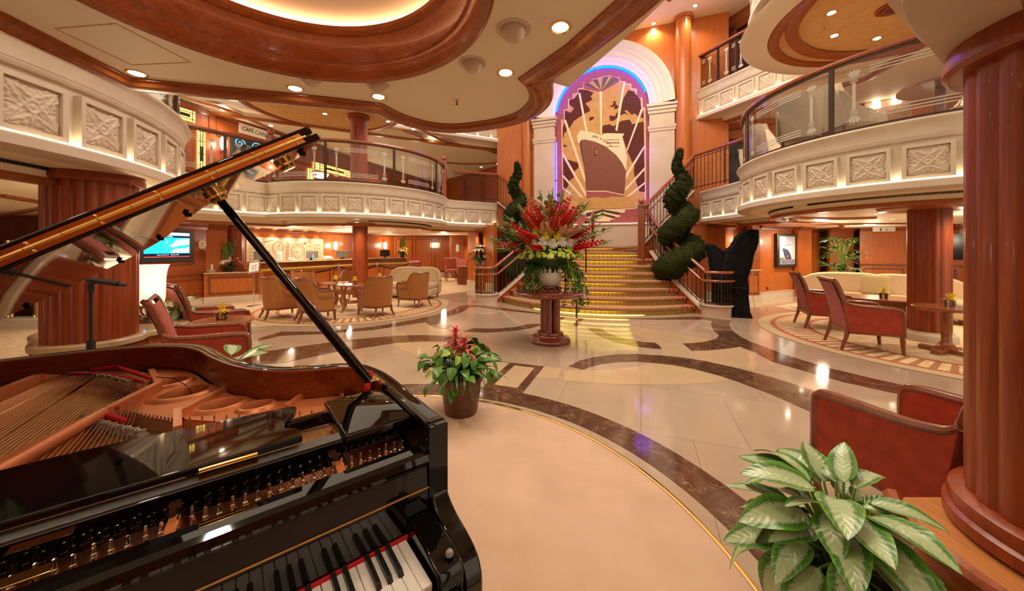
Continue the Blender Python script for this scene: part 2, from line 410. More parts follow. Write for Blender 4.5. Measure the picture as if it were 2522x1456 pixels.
def aglao():
    t = NT('variegated_leaf'); u = t.n('TexCoord'); sep = t.n('SeparateXYZ'); t.l(u.outputs['UV'], sep.inputs[0])
    d = t.math('ABSOLUTE', t.math('SUBTRACT', sep.outputs[0], .5)); d = t.math('MULTIPLY', d, 2)
    n = t.noise(t.coord((55, 20, 1), kind='UV'), 1, 4, .7); e = t.math('ADD', d, t.math('MULTIPLY', t.math('SUBTRACT', n, .5), 1.25))
    col = t.ramp(e, [(.0, (.36, .52, .20)), (.06, (.42, .55, .30)), (.10, (.36, .47, .25)), (.52, (.40, .52, .29)), (.58, (.03, .115, .018)), (.75, (.06, .20, .022)), (.95, (.12, .33, .03))])
    t.bump(t.math('SINE', t.math('MULTIPLY', t.math('ADD', sep.outputs[1], t.math('MULTIPLY', d, -.22)), 60)), .12, .004)
    return t.set(col, .26, spec=.6)
m_aglao = aglao()
m_redf = noisy('red_gladiolus', (.50, .006, .010), (.74, .022, .03), 30, .5); m_yelf = noisy('yellow_chrysanthemum', (.75, .55, .02), (.86, .70, .08), 30, .5)
m_whif = noisy('white_chrysanthemum', (.72, .68, .58), (.85, .82, .74), 30, .55); m_grnf = noisy('green_button_flower', (.30, .42, .02), (.48, .58, .08), 90, .5)
m_pinkf = noisy('pale_pink_bloom', (.80, .45, .34), (.88, .60, .48), 30, .5); m_gold = noisy('goldenrod', (.34, .24, .01), (.50, .38, .03), 80, .7)
m_brom = noisy('bromeliad_bract', (.55, .04, .05), (.80, .20, .16), 9, .4)
# ---------------------------------------------------------------- floor
def zA(l): return [px(620 + x / 5.044, 720 + y / 5.044, 0) for x, y in l]
def zB(l): return [px(1080 + x / 5.6, 740 + y / 5.6, 0) for x, y in l]
def zC(l): return [px(1400 + x / 5.044, 740 + y / 5.044, 0) for x, y in l]
def zD(l): return [px(1800 + x / 4.283, 760 + y / 4.283, 0) for x, y in l]
def structure(o): o['kind'] = 'structure'; return o
PC = (-1.01, 1.44)                              # centre of the piano carpet and of the ring above it
b = MB()
b.flat([(-16, -8), (16, -8), (16, 24), (-16, 24)], 0)
b.cur = 2                                       # honey-coloured fields
for l in (zC([(-60, 866), (355, 868), (870, 822), (1020, 785), (1300, 805), (1600, 865), (1900, 945), (2000, 990), (1800, 1025), (1230, 1050), (540, 1040), (-60, 1003)]),
          zC([(1560, 650), (1560, 640), (1750, 622), (1980, 600), (2130, 578), (2260, 650), (2350, 780), (2300, 880), (1900, 800), (1560, 735)]),
          zC([(560, 370), (830, 330), (1240, 390), (1800, 500), (1700, 515), (1560, 530), (1420, 537), (1540, 650), (1560, 720), (1180, 680), (1160, 605), (1075, 527), (900, 515), (1000, 500), (830, 430)]),
          zB([(1048, 900), (1325, 932), (1085, 1210), (760, 1165)]),
          zB([(800, 840), (985, 858), (830, 1010), (640, 980)]), zB([(1455, 912), (1700, 938), (1640, 1088), (1345, 1065)]),
          zA([(1760, 540), (1880, 470), (2165, 370), (2300, 450), (2370, 460), (2522, 520), (2420, 540), (2100, 532)]),
          zA([(1750, 640), (1800, 630), (2130, 612), (2420, 615), (2480, 800), (2060, 795), (1850, 720)])): b.flat(l, .0012)
b.cur = 1                                       # dark marble bands
for l in (
  zC([(0, 820), (150, 745), (330, 705), (540, 675), (830, 668), (1100, 682), (1400, 710), (1700, 755), (2100, 845), (2522, 955)]) + zD([(700, 810), (1000, 905), (1500, 1075), (2100, 1300), (2100, 1700), (1500, 1400), (1020, 1170), (700, 1030), (428, 908)]) + zC([(2100, 1010), (1900, 945), (1600, 865), (1300, 805), (1040, 775), (830, 762), (600, 768), (400, 795), (260, 830), (180, 862)]),
  zC([(230, 340), (405, 352), (500, 415), (700, 475), (900, 515), (1075, 527), (1130, 560), (1160, 605), (1000, 595), (800, 565), (560, 510), (380, 440), (280, 385)]),
  zB([(335, 430), (470, 385), (800, 390), (1050, 370), (1260, 325), (1480, 330), (1385, 352), (1250, 390), (1000, 425), (640, 447)]),
  zA([(75, 575), (370, 490), (900, 490), (1050, 475), (1500, 430), (2000, 345), (2300, 275), (2522, 215)]) + zB([(150, 150), (300, 75), (350, 65), (610, 65), (1000, 120), (1380, 172)]) + zC([(0, 200), (600, 222), (1100, 222), (1440, 205), (1700, 205), (1900, 235), (2025, 250), (2000, 300), (2030, 370), (2120, 440), (2250, 510), (2522, 610)]) + zD([(640, 510), (1000, 620), (1500, 740), (2020, 855), (2500, 950), (2500, 1030), (1950, 920), (1700, 890), (1200, 780), (700, 640), (430, 560)]) + zC([(2300, 640), (2130, 575), (1980, 600), (1750, 622), (1530, 625), (1420, 537), (1560, 530), (1700, 515), (1830, 480), (1875, 440), (1800, 370), (1770, 300), (1785, 255), (1690, 240), (1000, 238), (200, 215)]) + zB([(1380, 188), (900, 140), (530, 90), (430, 95), (380, 130), (300, 175), (130, 220), (100, 260), (110, 290), (200, 345), (130, 385), (75, 398), (0, 390)]) + zA([(2300, 450), (2200, 410), (2165, 370), (1500, 470), (980, 510), (700, 527), (360, 540), (75, 610)]),
  zA([(-150, 790), (50, 755), (550, 680), (1000, 620), (1400, 575), (1800, 540), (2100, 532), (2420, 540)]) + zB([(330, 510), (500, 550), (620, 600), (700, 660), (740, 730), (620, 740), (500, 670), (350, 620), (200, 590)]) + zA([(2420, 615), (2130, 612), (1800, 630), (1400, 690), (1000, 750), (700, 815), (380, 880), (40, 900), (-250, 900)]),
  zB([(1700, 220), (2010, 240), (1905, 365), (1600, 345)]),
  zB([(985, 858), (1455, 912), (1155, 1288), (900, 1330), (590, 1250), (640, 1170)])): b.flat(l, .002)
o1, i1 = ring(PC[0] + .07, PC[1], 2.37, 0, 360, 96), ring(PC[0] + .07, PC[1], 2.10, 0, 360, 96)
for i in range(96):
    j = (i + 1) % 96; b.add([(*i1[i], .0022), (*o1[i], .0022), (*o1[j], .0022), (*i1[j], .0022)], [(0, 1, 2, 3)])
b.cur = 2
b.flat(zB([(1048, 900), (1325, 932), (1085, 1210), (760, 1165)]), .0026); b.flat(zB([(1745, 240), (1930, 250), (1850, 345), (1650, 330)]), .0026)
b.cur = 3                                       # fitted beige carpet of the two lounges and the bar corner
b.flat([(-16, -4), (-3.35, -1), (-3.5, 3.2), (-4.4, 5.2), (-5.6, 6.2), (-4.7, 6.6), (-2.4, 7.2), (-1.7, 9.9), (-2.4, 10.7), (-1.2, 12.5), (-1.7, 13.6), (-1.2, 22), (-16, 22)], .003)
b.flat([(6.6, 8.9), (8.3, 9.9), (16, 9.9), (16, 3.4), (7, 3.3)], .003)
structure(b.build('floor', [m_floor, m_emp, m_floor2, m_beige]))
def rug(name, label, c, r):
    t = thing(name, label, 'rug', (c[0], c[1], .003))
    for nm, r0, r1, mt, z in (('edge_band', r * .925, r, m_rugs, .006), ('outer_line', r * .895, r * .925, m_rugr, .0065), ('border', r * .72, r * .895, m_rugb, .006), ('inner_line', r * .69, r * .72, m_rugr, .0065)):
        q = MB(); q.lathe([(r0, z), (r1, z), (r1, 0)], n=96); q.build(nm, mt, t)
    q = MB(); q.flat(ring(0, 0, r * .69, n=96), .006); q.build('field', m_rugc, t); return t
rug('round_rug', 'round patterned rug with a red border under the tan lounge armchairs', (-3.95, 8.92), 2.32)
rug('round_rug', 'round patterned rug with a red border under the red velvet armchairs', (7.0, 5.55), 2.58)
t = thing('piano_carpet', 'round peach carpet with a brass edge under the grand piano', 'carpet', (PC[0], PC[1], 0))
q = MB(); q.flat(ring(0, 0, 2.045, n=128), .006); q.build('pile', m_pink, t)
q = MB(); q.lathe([(2.04, 0), (2.04, .011), (2.047, .016), (2.06, .014), (2.068, 0)], n=128); q.build('brass_edge', m_brass, t)
# ---------------------------------------------------------------- balconies
LP = ring(-7.07, 2.57, 3.4, -70, 80, 40) + [(-7.15, 7.05), (-6.62, 7.93), (-6.0, 8.8)] + ring(-4.85, 11.15, 2.68, -112, 8, 34) + [(-1.95, 11.85), (-.55, 12.65)]
RP = [(5.43, 10.03), (5.52, 8.4)] + ring(6.82, 6.03, 2.42, 120, 255, 36) + [(7.6, 3.5), (9.5, 3.4)]
L3 = [(-9, 8.6), (-5, 10.55), (-1.68, 12.15), (.36, 13.15)]
R3 = [(5.42, 10.75), (6.38, 8.5), (7.1, 7.5)] + ring(6.2, 4.9, 2.35, 70, 260, 44) + [(9, 2.4)]
def leaf_h(x, y): # acanthus rosette: four corner leaves, four smaller axial ones and a boss
    r = math.hypot(x, y); a = math.atan2(y, x); h = 0
    if r < .05: return .022 + .006 * math.cos(r * 125)
    for k, (L, w, H) in enumerate(((.225, .085, .028), (.150, .040, .022))):
        for q in range(4):
            b = q * pi / 2 + (pi / 4 if k == 0 else 0); u = (x * math.cos(b) + y * math.sin(b)) / L; v = (-x * math.sin(b) + y * math.cos(b))
            if u <= .1 or u > 1: continue
            ww = w * math.sin(pi * min(1, u) ** .8) ** .6 * (1 + .16 * math.sin(u * 26))
            if abs(v) < ww:
                e = 1 - abs(v) / ww; hh = H * (.45 + .55 * math.sin(u * pi)) * min(1, e * 3) * (.72 + .28 * math.cos(v / ww * 11 + u * 5 * (1 if v > 0 else -1))) + .006 * max(0, 1 - abs(v) / .008)
                h = max(h, hh)
    return h
def relief_mesh(n):
    g = MB()
    g.grid(lambda u, v: ((u - .5) * .35, -leaf_h((u - .5) * .35, (v - .5) * .35) + .004, (v - .5) * .35), n, n)
    for x0, z0, x1, z1 in ((-.215, -.215, .215, -.175), (-.215, .175, .215, .215), (-.215, -.175, -.175, .175), (.175, -.175, .215, .175)): g.box(x0, -.030, z0, x1, .03, z1)
    return g
_relief = None
def along(path, step, start=0):
    out = []; acc = start
    for i in range(len(path) - 1):
        a, c = Vector(path[i][:2]), Vector(path[i + 1][:2]); L = (c - a).length
        while acc <= L:
            p = a + (c - a) * (acc / L) if L > 0 else a; out.append((p.x, p.y, math.atan2(c.y - a.y, c.x - a.x))); acc += step
        acc -= L
    return out
def fascia(nm, path, dz, spans, step=.515, soffit=.45, vent=None):
    """cream balcony front: ledge, relief panels, lit cove, soffit and wood trim. dz lifts it one deck."""
    global _relief
    root = structure(thing(nm, None, None, (0, 0, 0)))
    f = MB(); z = dz
    f.sweep(path, [(-.12, z + 2.19), (.07, z + 2.19), (.10, z + 2.21), (.10, z + 2.285), (.085, z + 2.30), (.07, z + 2.30), (.07, z + 2.275), (0, z + 2.275), (0, z + 2.80), (.03, z + 2.805), (.045, z + 2.83), (.045, z + 2.845), (.05, z + 2.85), (.055, z + 2.90), (.068, z + 2.96), (.09, z + 3.005), (.105, z + 3.015), (.115, z + 3.035), (.105, z + 3.06), (-.12, z + 3.06)])
    f.build('fascia', m_stone, root)
    g = MB(); g.sweep(path, [(.012, z + 2.279), (.058, z + 2.279), (.058, z + 2.289), (.012, z + 2.289)]); g.build('cove_light', m_cove, root)
    g = MB(); g.sweep(path, [(-.12, z + 2.19), (-.12, z + 2.22), (-soffit, z + 2.22), (-soffit, z + 2.19)]); g.build('soffit', m_ceil, root)
    g = MB(); g.sweep(path, [(-soffit, z + 2.22), (-soffit, z + 2.09), (-soffit - .05, z + 2.09), (-soffit - .05, z + 2.22)]); g.build('soffit_band', m_ceil, root)
    g = MB(); g.sweep(path, [(-soffit + .012, z + 2.095), (-soffit + .02, z + 2.07), (-soffit, z + 2.035), (-soffit - .06, z + 2.03), (-soffit - .16, z + 2.05), (-soffit - .16, z + 2.095)]); g.build('soffit_trim', m_walnut, root)
    pts = along(path, step, .15)
    for i, (x, y, a) in enumerate(pts):
        if not any(s <= i < e for s, e in spans): continue
        if _relief is None:
            o = relief_mesh(44).build('relief_panel', m_stone, root, ang=60); _relief = o
        else:
            o = _relief.copy(); COL.objects.link(o); o.parent = root
        o.location = (x + math.sin(a) * .022, y - math.cos(a) * .022, z + 2.535); o.rotation_euler = (0, 0, a)
    if vent:
        for (s0, s1) in vent:
            pv = along(offset(path, -soffit + .006), .022, s0)
            g = MB()
            for x, y, a in pv:
                if s1 <= 0: break
                s1 -= 1; g.cbox((x, y, z + 2.185), (.011, .012, .05), a)
            g.build('vent_grille', m_vent, root)
    return root
fascia('trim_1', LP, 0, [(3, 60)], vent=[(2.2, 110), (15.2, 130)])
fascia('trim_2', RP, 0, [(0, 30)], vent=[(3.2, 60), (4.8, 150)])
fascia('trim_3', L3, 3.05, [(0, 30)])
fascia('trim_4', R3, 3.05, [(0, 30)])
def slab(name, pts, z0, z1, mat):
    q = MB(); q.prism(pts, z0, z1); return structure(q.build(name, mat))
# ceilings under the decks
slab('ceiling_1', offset(LP, -.5) + [(-1.6, 14), (-1.6, 22), (-16, 22), (-16, -3)], 2.12, 2.2, m_ceil)
slab('ceiling_2', offset(RP, -.5) + [(16, 3.4), (16, 22), (5.9, 22)], 2.12, 2.2, m_ceil)
slab('floor_2', offset(LP, -.08) + [(-.5, 13.4), (-1.6, 22), (-16, 22), (-16, -3)], 2.24, 3.0, m_beige)
slab('floor_3', offset(RP, -.08) + [(16, 3.4), (16, 22), (5.6, 22)], 2.24, 3.0, m_beige)
slab('ceiling_3', offset(L3, -.42) + [(.3, 22), (-16, 22), (-16, 5)], 5.17, 5.25, m_ceil)
slab('ceiling_4', offset(R3, -.42) + [(16, 2.2), (16, 22), (5.6, 22)], 5.17, 5.25, m_ceil)
slab('floor_4', offset(L3, -.08) + [(.3, 22), (-16, 22), (-16, 5)], 5.3, 6.05, m_beige)
slab('floor_5', offset(R3, -.08) + [(16, 2.2), (16, 22), (5.5, 22)], 5.3, 6.05, m_beige)
# trims drawn on the ceilings
def ctrim(n, pts, z, w=.07, mat=None, closed=False):
    q = MB(); q.sweep(pts, [(-w / 2, z), (-w / 2, z - .03), (0, z - .045), (w / 2, z - .03), (w / 2, z)], closed); return structure(q.build('trim_%d' % n, mat or m_walnut))
def pl(l, z): return [px(x, y, z) for x, y in l]
ctrim(5, spline(pl([(430, 233), (560, 270), (700, 330), (800, 360)], 5.17), 5), 5.17, .13)
ctrim(6, pl([(1030, 315), (1090, 345), (1140, 357), (1290, 375)], 5.17), 5.17, .13)
ctrim(7, pl([(990, 318), (1070, 352), (1150, 362)], 5.17) + spline(pl([(1200, 368), (1237, 385), (1225, 400), (1150, 403), (1080, 398)], 5.17), 6), 5.17, .13)
q = MB(); c8 = ring(-4.9, 9.2, 1.9, n=64); q.flat(c8[::-1], 5.165)
structure(q.build('ceiling_5', m_tan)); ctrim(8, c8, 5.17, .16, closed=True)
q = MB(); c9 = ring(6.1, 5.4, 1.66, n=64); q.flat(c9, 5.165); q.v = [(x, y, z) for x, y, z in q.v]; q.f = [f[::-1] for f in q.f]
structure(q.build('ceiling_6', m_tan))
q = MB(); q.sweep(c9, [(-.04, 5.2), (-.04, 5.13), (.05, 5.115), (.12, 5.13), (.13, 5.2)], True); structure(q.build('trim_9', m_walnut))
q = MB(); q.sweep(ring(6.1, 5.4, 1.79, n=64), [(0, 5.14), (.0, 5.2), (.38, 5.24), (.42, 5.2), (.36, 5.16)], True); structure(q.build('trim_10', m_ceil))
ctrim(11, ring(6.82, 6.03, 1.6, 60, 230, 40), 2.12, .13)
ctrim(12, pl([(1640, 566), (1750, 548), (1900, 552), (2240, 549), (2360, 553)], 2.12), 2.12, .1)
ctrim(13, spline(pl([(1700, 562), (1880, 549), (2040, 550), (2075, 557), (2060, 562), (2000, 566)], 2.1), 5), 2.12, .09)
ctrim(14, pl([(420, 571), (610, 574), (700, 577), (870, 579), (940, 585), (1010, 588)], 2.12), 2.12, .12)
ctrim(15, pl([(0, 563), (110, 567)], 2.12), 2.12, .12); ctrim(16, pl([(0, 478), (110, 497)], 2.12), 2.12, .10); ctrim(17, pl([(0, 530), (110, 510)], 2.12), 2.12, .1)
ctrim(18, spline(pl([(1645, 0), (1690, -25), (1770, -40), (1850, -80)], 8.25), 4), 8.25, .14)
slab('ceiling_7', [(-2, 8.5), (2.0, 5.5), (6.2, 8.6), (12, 2), (16, 12), (9, 20), (-3, 20)], 8.28, 8.36, m_ceil)
# ---------------------------------------------------------------- canopy over the piano
ZC = 2.60
CE = pl([(0, 33), (322, 195), (693, 230), (840, 245), (937, 257)], ZC) + spline(pl([(937, 257), (990, 283), (1057, 302), (1123, 307), (1207, 297), (1273, 280), (1307, 253), (1313, 230), (1303, 207), (1288, 193)], ZC), 4)[1:] + pl([(1407, 110), (1533, 0), (1640, -110)], ZC)
CE = [(-3.05, -1.2)] + CE + [(1.9, -.6)]
hole = ring(-1.02, 1.43, .95, n=72)
from mathutils.geometry import tessellate_polygon
def holed(b, outer, hol, z, up=False):
    tri = tessellate_polygon([[Vector((*p, 0)) for p in outer], [Vector((*p, 0)) for p in hol]])
    allp = outer + hol; fs = []
    for t_ in tri:
        a, c, d = (Vector(allp[i]) for i in t_); cr = (c - a).x * (d - a).y - (c - a).y * (d - a).x
        fs.append(t_ if (cr > 0) == up else t_[::-1])
    b.add([(*p, z) for p in allp], fs)
q = MB(); holed(q, CE, hole, ZC); canopy = structure(q.build('ceiling_8', m_ceil))
q = MB(); q.sweep(CE, [(.03, ZC), (.028, ZC - .012), (.0, ZC - .018), (-.01, ZC - .04), (-.05, ZC - .058), (-.09, ZC - .05), (-.11, ZC - .03), (-.14, ZC - .026), (-.15, ZC - .0), (-.15, ZC + .10), (.03, ZC + .10)])
structure(q.build('trim_19', m_walnut))
q = MB(); q.flat(offset(CE, -.10), ZC + .46); q.sweep(CE, [(-.10, ZC + .08), (-.10, ZC + .46), (-.14, ZC + .46), (-.14, ZC + .08)]); structure(q.build('ceiling_9', m_ceil))
RE = pl([(1400, 215), (1560, 75), (1700, -60)], 2.66)
q = MB(); q.prism(RE + [(RE[2][0] - .3, RE[2][1] - .2), (RE[0][0] - .2, RE[0][1] - .12)], 2.66, 3.0); structure(q.build('trim_20', m_ceil))
pr = [(.95, ZC + .0), (.955, ZC - .02), (.935, ZC - .035), (.90, ZC - .03), (.885, ZC - .005), (.87, ZC + .02), (.865, ZC + .05), (.85, ZC + .06), (.835, ZC + .10), (.82, ZC + .16), (.815, ZC + .20), (.80, ZC + .205), (.785, ZC + .225), (.785, ZC + .25), (.80, ZC + .26)]
q = MB(); q.lathe(pr, (-1.02, 1.43, 0), 96); structure(q.build('trim_21', m_walnut, ang=30))
q = MB(); q.lathe([(0, 2.98), (.5, 2.97), (.80, 2.92), (.90, 2.86)], (-1.02, 1.43, 0), 64); structure(q.build('ceiling_10', m_ceil))
q = MB(); q.sweep(pl([(135, 70), (285, 58), (470, 153), (325, 160)], ZC), [(-.003, ZC), (-.003, ZC - .002), (.003, ZC - .002), (.003, ZC)], True); structure(q.build('trim_22', m_tan))
q = MB(); q.lathe([(.83, 2.868), (.87, 2.868), (.87, 2.878), (.83, 2.878)], (-1.02, 1.43, 0), 64); structure(q.build('trim_24', emit('coffer_strip', (1, .50, .26), 9)))
# near right overhang above the foreground column
NR = [(.5, .2), (.85, .72), (1.17, 1.06), (1.54, 1.30), (1.84, 1.46), (2.4, 1.62), (3.2, 1.55), (4, 1.2), (4.4, .4)]
NR = spline(NR, 4)
q = MB(); q.sweep(NR, [(0, 2.19), (-.02, 2.3), (-.06, 2.31), (-.06, 2.75), (.3, 2.75), (.3, 2.25), (.22, 2.24), (.2, 2.19)]); structure(q.build('trim_23', m_stone))
q = MB(); q.prism(offset(NR, .2), 2.24, 2.30); structure(q.build('ceiling_11', m_ceil))
# ---------------------------------------------------------------- columns
def column(name, label, c, r, z0, z1, n, cap=True, base=None, smooth=False, mat=None):
    t = thing(name, label, 'column', (c[0], c[1], 0))
    q = MB(); prof = []
    if smooth: q.lathe([(r, z0), (r, z1)], n=48)
    else:
        pts = []
        for i in range(n):
            for k in range(6):
                a = 2 * pi * (i + k / 6) / n; rr = r * (1 - .022) + r * .045 * math.sin(pi * k / 6) ** .8; pts.append((rr * math.cos(a), rr * math.sin(a)))
        m = len(pts); q.add([(x, y, z0) for x, y in pts] + [(x, y, z1) for x, y in pts], [(i, (i + 1) % m, m + (i + 1) % m, m + i) for i in range(m)])
    q.build('shaft', mat or m_mahog, t, ang=50)
    if cap:
        q = MB(); q.lathe([(r * .9, z1 - .10), (r + .045, z1 - .10), (r + .06, z1 - .085), (r + .06, z1 - .05), (r + .05, z1 - .03), (r + .05, z1)], n=48); q.build('capital', mat or m_mahog, t)
    if base:
        q = MB(); q.lathe(base, n=48); q.build('base', m_stone if base[0][1] < .05 and z0 < .3 else (mat or m_mahog), t)
    return t
wring = lambda r, z: [(r * .9, z + .055), (r + .02, z + .055), (r + .045, z + .045), (r + .05, z + .02), (r + .045, z), (r + .06, z - .01), (r + .06, z - .05), (r * .9, z - .05)]
LC = (-4.22, 3.56)
column('fluted_column', 'broad fluted mahogany column behind the piano, beside the alabaster lamp', LC, .32, .50, 2.20, 22, base=wring(.32, .50))
RC = (1.93, 1.10)
column('fluted_column', 'huge fluted mahogany column in the foreground, rising from a wooden plinth', RC, .32, .50, 2.20, 22, base=wring(.32, .52))
sbase = lambda r: [(r + .07, .0), (r + .07, .10), (r + .055, .125), (r + .03, .135), (r + .02, .16), (r * .8, .16)]
def ringcap(t, r, z):
    q = MB(); q.lathe([(.1, z - .05), (r, z - .05), (r + .05, z - .03), (r + .06, z - .01), (r + .05, z), (.1, z)], n=48); q.build('ceiling_ring', m_walnut, t)
t = column('fluted_column', 'fluted mahogany column with white base beside the small round pedestal table', (6.62, 5.62), .235, .15, 2.12, 16, cap=False, base=sbase(.235)); ringcap(t, .55, 2.12)
cx_, cy2 = ax(887, 9.55)
t = column('fluted_column', 'slender fluted mahogany column among the tan lounge armchairs', (cx_, cy2), .19, .15, 2.12, 16, cap=False, base=sbase(.19)); ringcap(t, .5, 2.12)
cx_, cy2 = ax(884, 9.9)
column('fluted_column', 'fluted mahogany column on the upper deck behind the curved glass balustrade', (cx_, cy2), .22, 3.0, 5.17, 16)
for (lab, pxx, D) in (('round polished cherry column at the right edge of the mural arch', 1683, 10.45), ('round polished cherry column at the left edge of the mural arch', 1299, 12.35)):
    x_, y_ = ax(pxx, D); column('round_column', lab, (x_, y_), .215, 1.4, 8.3, 16, smooth=True, mat=m_cherry)
# wooden plinths around the two big columns
t = thing('column_plinth', 'two-tier wooden plinth around the foreground fluted column', 'plinth', (RC[0], RC[1], 0))
cl = lambda pts, m=.33: [(x, min(y, m)) for x, y in pts]
q = MB(); q.prism(cl(ring(0, 0, .49, n=64)), .02, .455); q.build('upper_drum', wood('plinth_top', (.50, .19, .055), (.62, .27, .085), 1, .25, 1), t)
q = MB(); q.sweep([(.488 * math.cos(R(a)), .488 * math.sin(R(a))) for a in range(-224, 45, 4)], [(0, .462), (.012, .472), (.037, .468), (.052, .45), (.047, .425), (.02, .41), (0, .41)]); q.build('upper_moulding', m_rail, t)
oc = [(.66 * math.cos(R(a)), .66 * math.sin(R(a))) for a in range(22, 382, 45)]
q = MB(); q.prism(cl([(x * .96, y * .96) for x, y in oc]), .0, .335); q.build('lower_tier', bpy.data.materials['plinth_top'], t)
q = MB(); q.sweep([(.66 * math.cos(R(a)), .66 * math.sin(R(a))) for a in (-208, -158, -113, -68, -23, 28)], [(-.06, .33), (-.055, .345), (.0, .35), (.015, .335), (.01, .30), (-.03, .29)]); q.build('lower_moulding', m_rail, t)
t = thing('lamp_ledge', 'round marble-topped wooden ledge behind the broad fluted column', 'ledge', (-4.5, 4.05, 0))
def notch(pts, r=.40):
    c = Vector((LC[0] + 4.5, LC[1] - 4.05)); out = []
    for p in pts:
        d = Vector(p) - c; out.append(tuple(c + d.normalized() * r) if d.length < r else p)
    return out
q = MB(); q.prism(notch(ring(0, 0, .56, n=64)), 0, .50); q.build('drum', m_cherry, t)
q = MB(); q.prism(notch(ring(0, 0, .62, n=96)), .50, .57); q.build('marble_top', m_floor2, t, bev=.015)
# ---------------------------------------------------------------- grand piano (local u to the treble, v towards the tail)
TH = .668; PX, PY = -.2614, .871
P0 = thing('grand_piano', 'black lacquered grand piano with raised lid and gold-painted iron plate in the foreground', 'piano', (PX, PY, 0), TH)
cT, sT = math.cos(TH), math.sin(TH)
def lp(x, y, z): # pixel on level z -> piano coordinates
    X, Y = px(x, y, z); X -= PX; Y -= PY
    return (X * cT + Y * sT, -X * sT + Y * cT)
rim = spline([(.115, .0), (.117, .2), (.117, .42), (.105, .53), (.07, .635), (.0, .70), (-.09, .735), (-.19, .80), (-.28, .93), (-.355, 1.12), (-.425, 1.35), (-.53, 1.50), (-.70, 1.595), (-.92, 1.63), (-1.13, 1.625), (-1.27, 1.57), (-1.335, 1.46), (-1.345, 1.3), (-1.345, .9), (-1.345, .4), (-1.345, .0)], 5)
rimv = rim                                        # outside is to the right of travel
zt = 1.0
q = MB(); q.sweep(rimv, [(-.035, .62), (0, .62), (0, zt - .004), (-.005, zt), (-.033, zt), (-.037, zt - .002), (-.037, .62)]); q.build('outer_rim', m_black, P0, ang=30)
q = MB(); q.sweep(rimv[:10], [(-.037, .64), (-.037, zt - .0025), (-.048, zt - .0025), (-.052, zt - .008), (-.052, .64)]); q.build('front_inner_rim', m_black, P0, ang=30)
q = MB(); q.sweep(rimv[9:-4], [(-.037, .64), (-.037, zt - .0025), (-.048, zt - .0025), (-.052, zt - .008), (-.052, .64)]); q.build('inner_rim', m_inner, P0, ang=30)
q = MB(); q.flat(offset(rimv, -.02), .64); q.prism(offset(rimv, -.03), .60, .63); q.build('bottom_board', m_black, P0)
q = MB(); sb = offset(rimv, -.05); q.flat(sb, .845); q.build('soundboard', m_board, P0)
# iron plate
ZP = .892
def plate(pts, z0=.852, z1=ZP): return (pts, z0, z1)
inn = offset(rimv, -.055)
edge = [p for p in inn if p[1] > .12]
hit = [lp(x, y, ZP) for x, y in ((372, 930), (330, 968), (292, 1009), (340, 1022), (424, 1042), (437, 1012), (452, 1035), (560, 1042), (700, 1040), (760, 1030), (838, 1012))]
iR = [i for i, p in enumerate(inn) if p[0] > 0 and p[1] < .36]; 
tr = [p for p in inn if (p[0] > -1.02 and p[1] > .33)]   # along the treble side and the bent side to the tail
web = tr + [lp(330, 900, ZP), lp(385, 925, ZP)] + hit[1:] + [(-.0, .34)]
q = MB()
holes = [((415, 945), .062), ((452, 971), .075), ((545, 1000), .062), ((632, 1003), .045)]
hl = []
for (hx, hy), r in holes:
    c = lp(hx, hy, ZP); hl.append((c, r))
tri_in = [web] + [[(c[0] + r * math.cos(-2 * pi * k / 28), c[1] + r * .8 * math.sin(-2 * pi * k / 28)) for k in range(28)] for c, r in hl]
tt = tessellate_polygon([[Vector((*p, 0)) for p in L] for L in tri_in]); allp = sum(tri_in, [])
fs = []
for t_ in tt:
    a, c, d = (Vector(allp[i]) for i in t_); cr = (c - a).x * (d - a).y - (c - a).y * (d - a).x
    fs.append(t_ if cr > 0 else t_[::-1])
q.add([(*p, ZP) for p in allp], fs)
n0 = len(web)
q.sweep(web, [(0, ZP), (0, ZP - .04), (-.004, ZP - .04), (-.004, ZP)], True)
for c, r in hl:
    q.lathe([(r * 1.45, ZP), (r * 1.25, ZP + .009), (r * 1.06, ZP + .011), (r, ZP + .005), (r * .97, ZP - .03)], (c[0], c[1], 0), 32, sy=.8)
qd = MB()
for c, r in hl: qd.lathe([(0, ZP - .028), (r * .98, ZP - .027)], (c[0], c[1], 0), 28, sy=.8)
qd.build('hole_shade_disc', plain('plate_hole_shadow', (.02, .010, .006), .6), P0)  # dark discs put the shade of the plate holes into colour
def beam(a, c, w, z0, z1, z2=None):
    a, c = Vector(a), Vector(c); t = (c - a).normalized(); n = Vector((-t.y, t.x)) * (w / 2); z2 = z2 or z1
    vs = []
    for p, zt_ in ((a, z1), (c, z2)):
        for s in (1, -1): vs += [(p.x + n.x * s, p.y + n.y * s, z0), (p.x + n.x * s * .7, p.y + n.y * s * .7, zt_)]
    q.add(vs, [(0, 1, 5, 4), (2, 6, 7, 3), (1, 3, 7, 5), (0, 2, 3, 1), (4, 5, 7, 6)])
A1, B1 = lp(-120, 1196, .93), lp(390, 938, .93)
beam(A1, B1, .035, .85, .935, .925); beam(B1, lp(372, 905, .91), .03, .87, .925, .905)
q.tube([(*lp(-60, 1192, .935), .935), (*lp(20, 1148, .935), .935), (*lp(150, 1075, .932), .932), (*lp(252, 1018, .925), .925), (*lp(262, 1014, .922), .915)], [.019, .019, .018, .016, .009], 14)
beam(lp(-200, 1045, .92), lp(96, 926, .92), .04, .85, .93); beam(lp(96, 926, .92), lp(160, 920, .91), .035, .85, .93, .905)
beam(lp(437, 1066, .92), lp(437, 1012, .92), .028, .86, .94, .93); beam(lp(437, 1010, .92), lp(565, 950, .90), .026, .88, .918, .905)
beam(lp(705, 1000, .905), lp(742, 976, .90), .022, .88, .91)
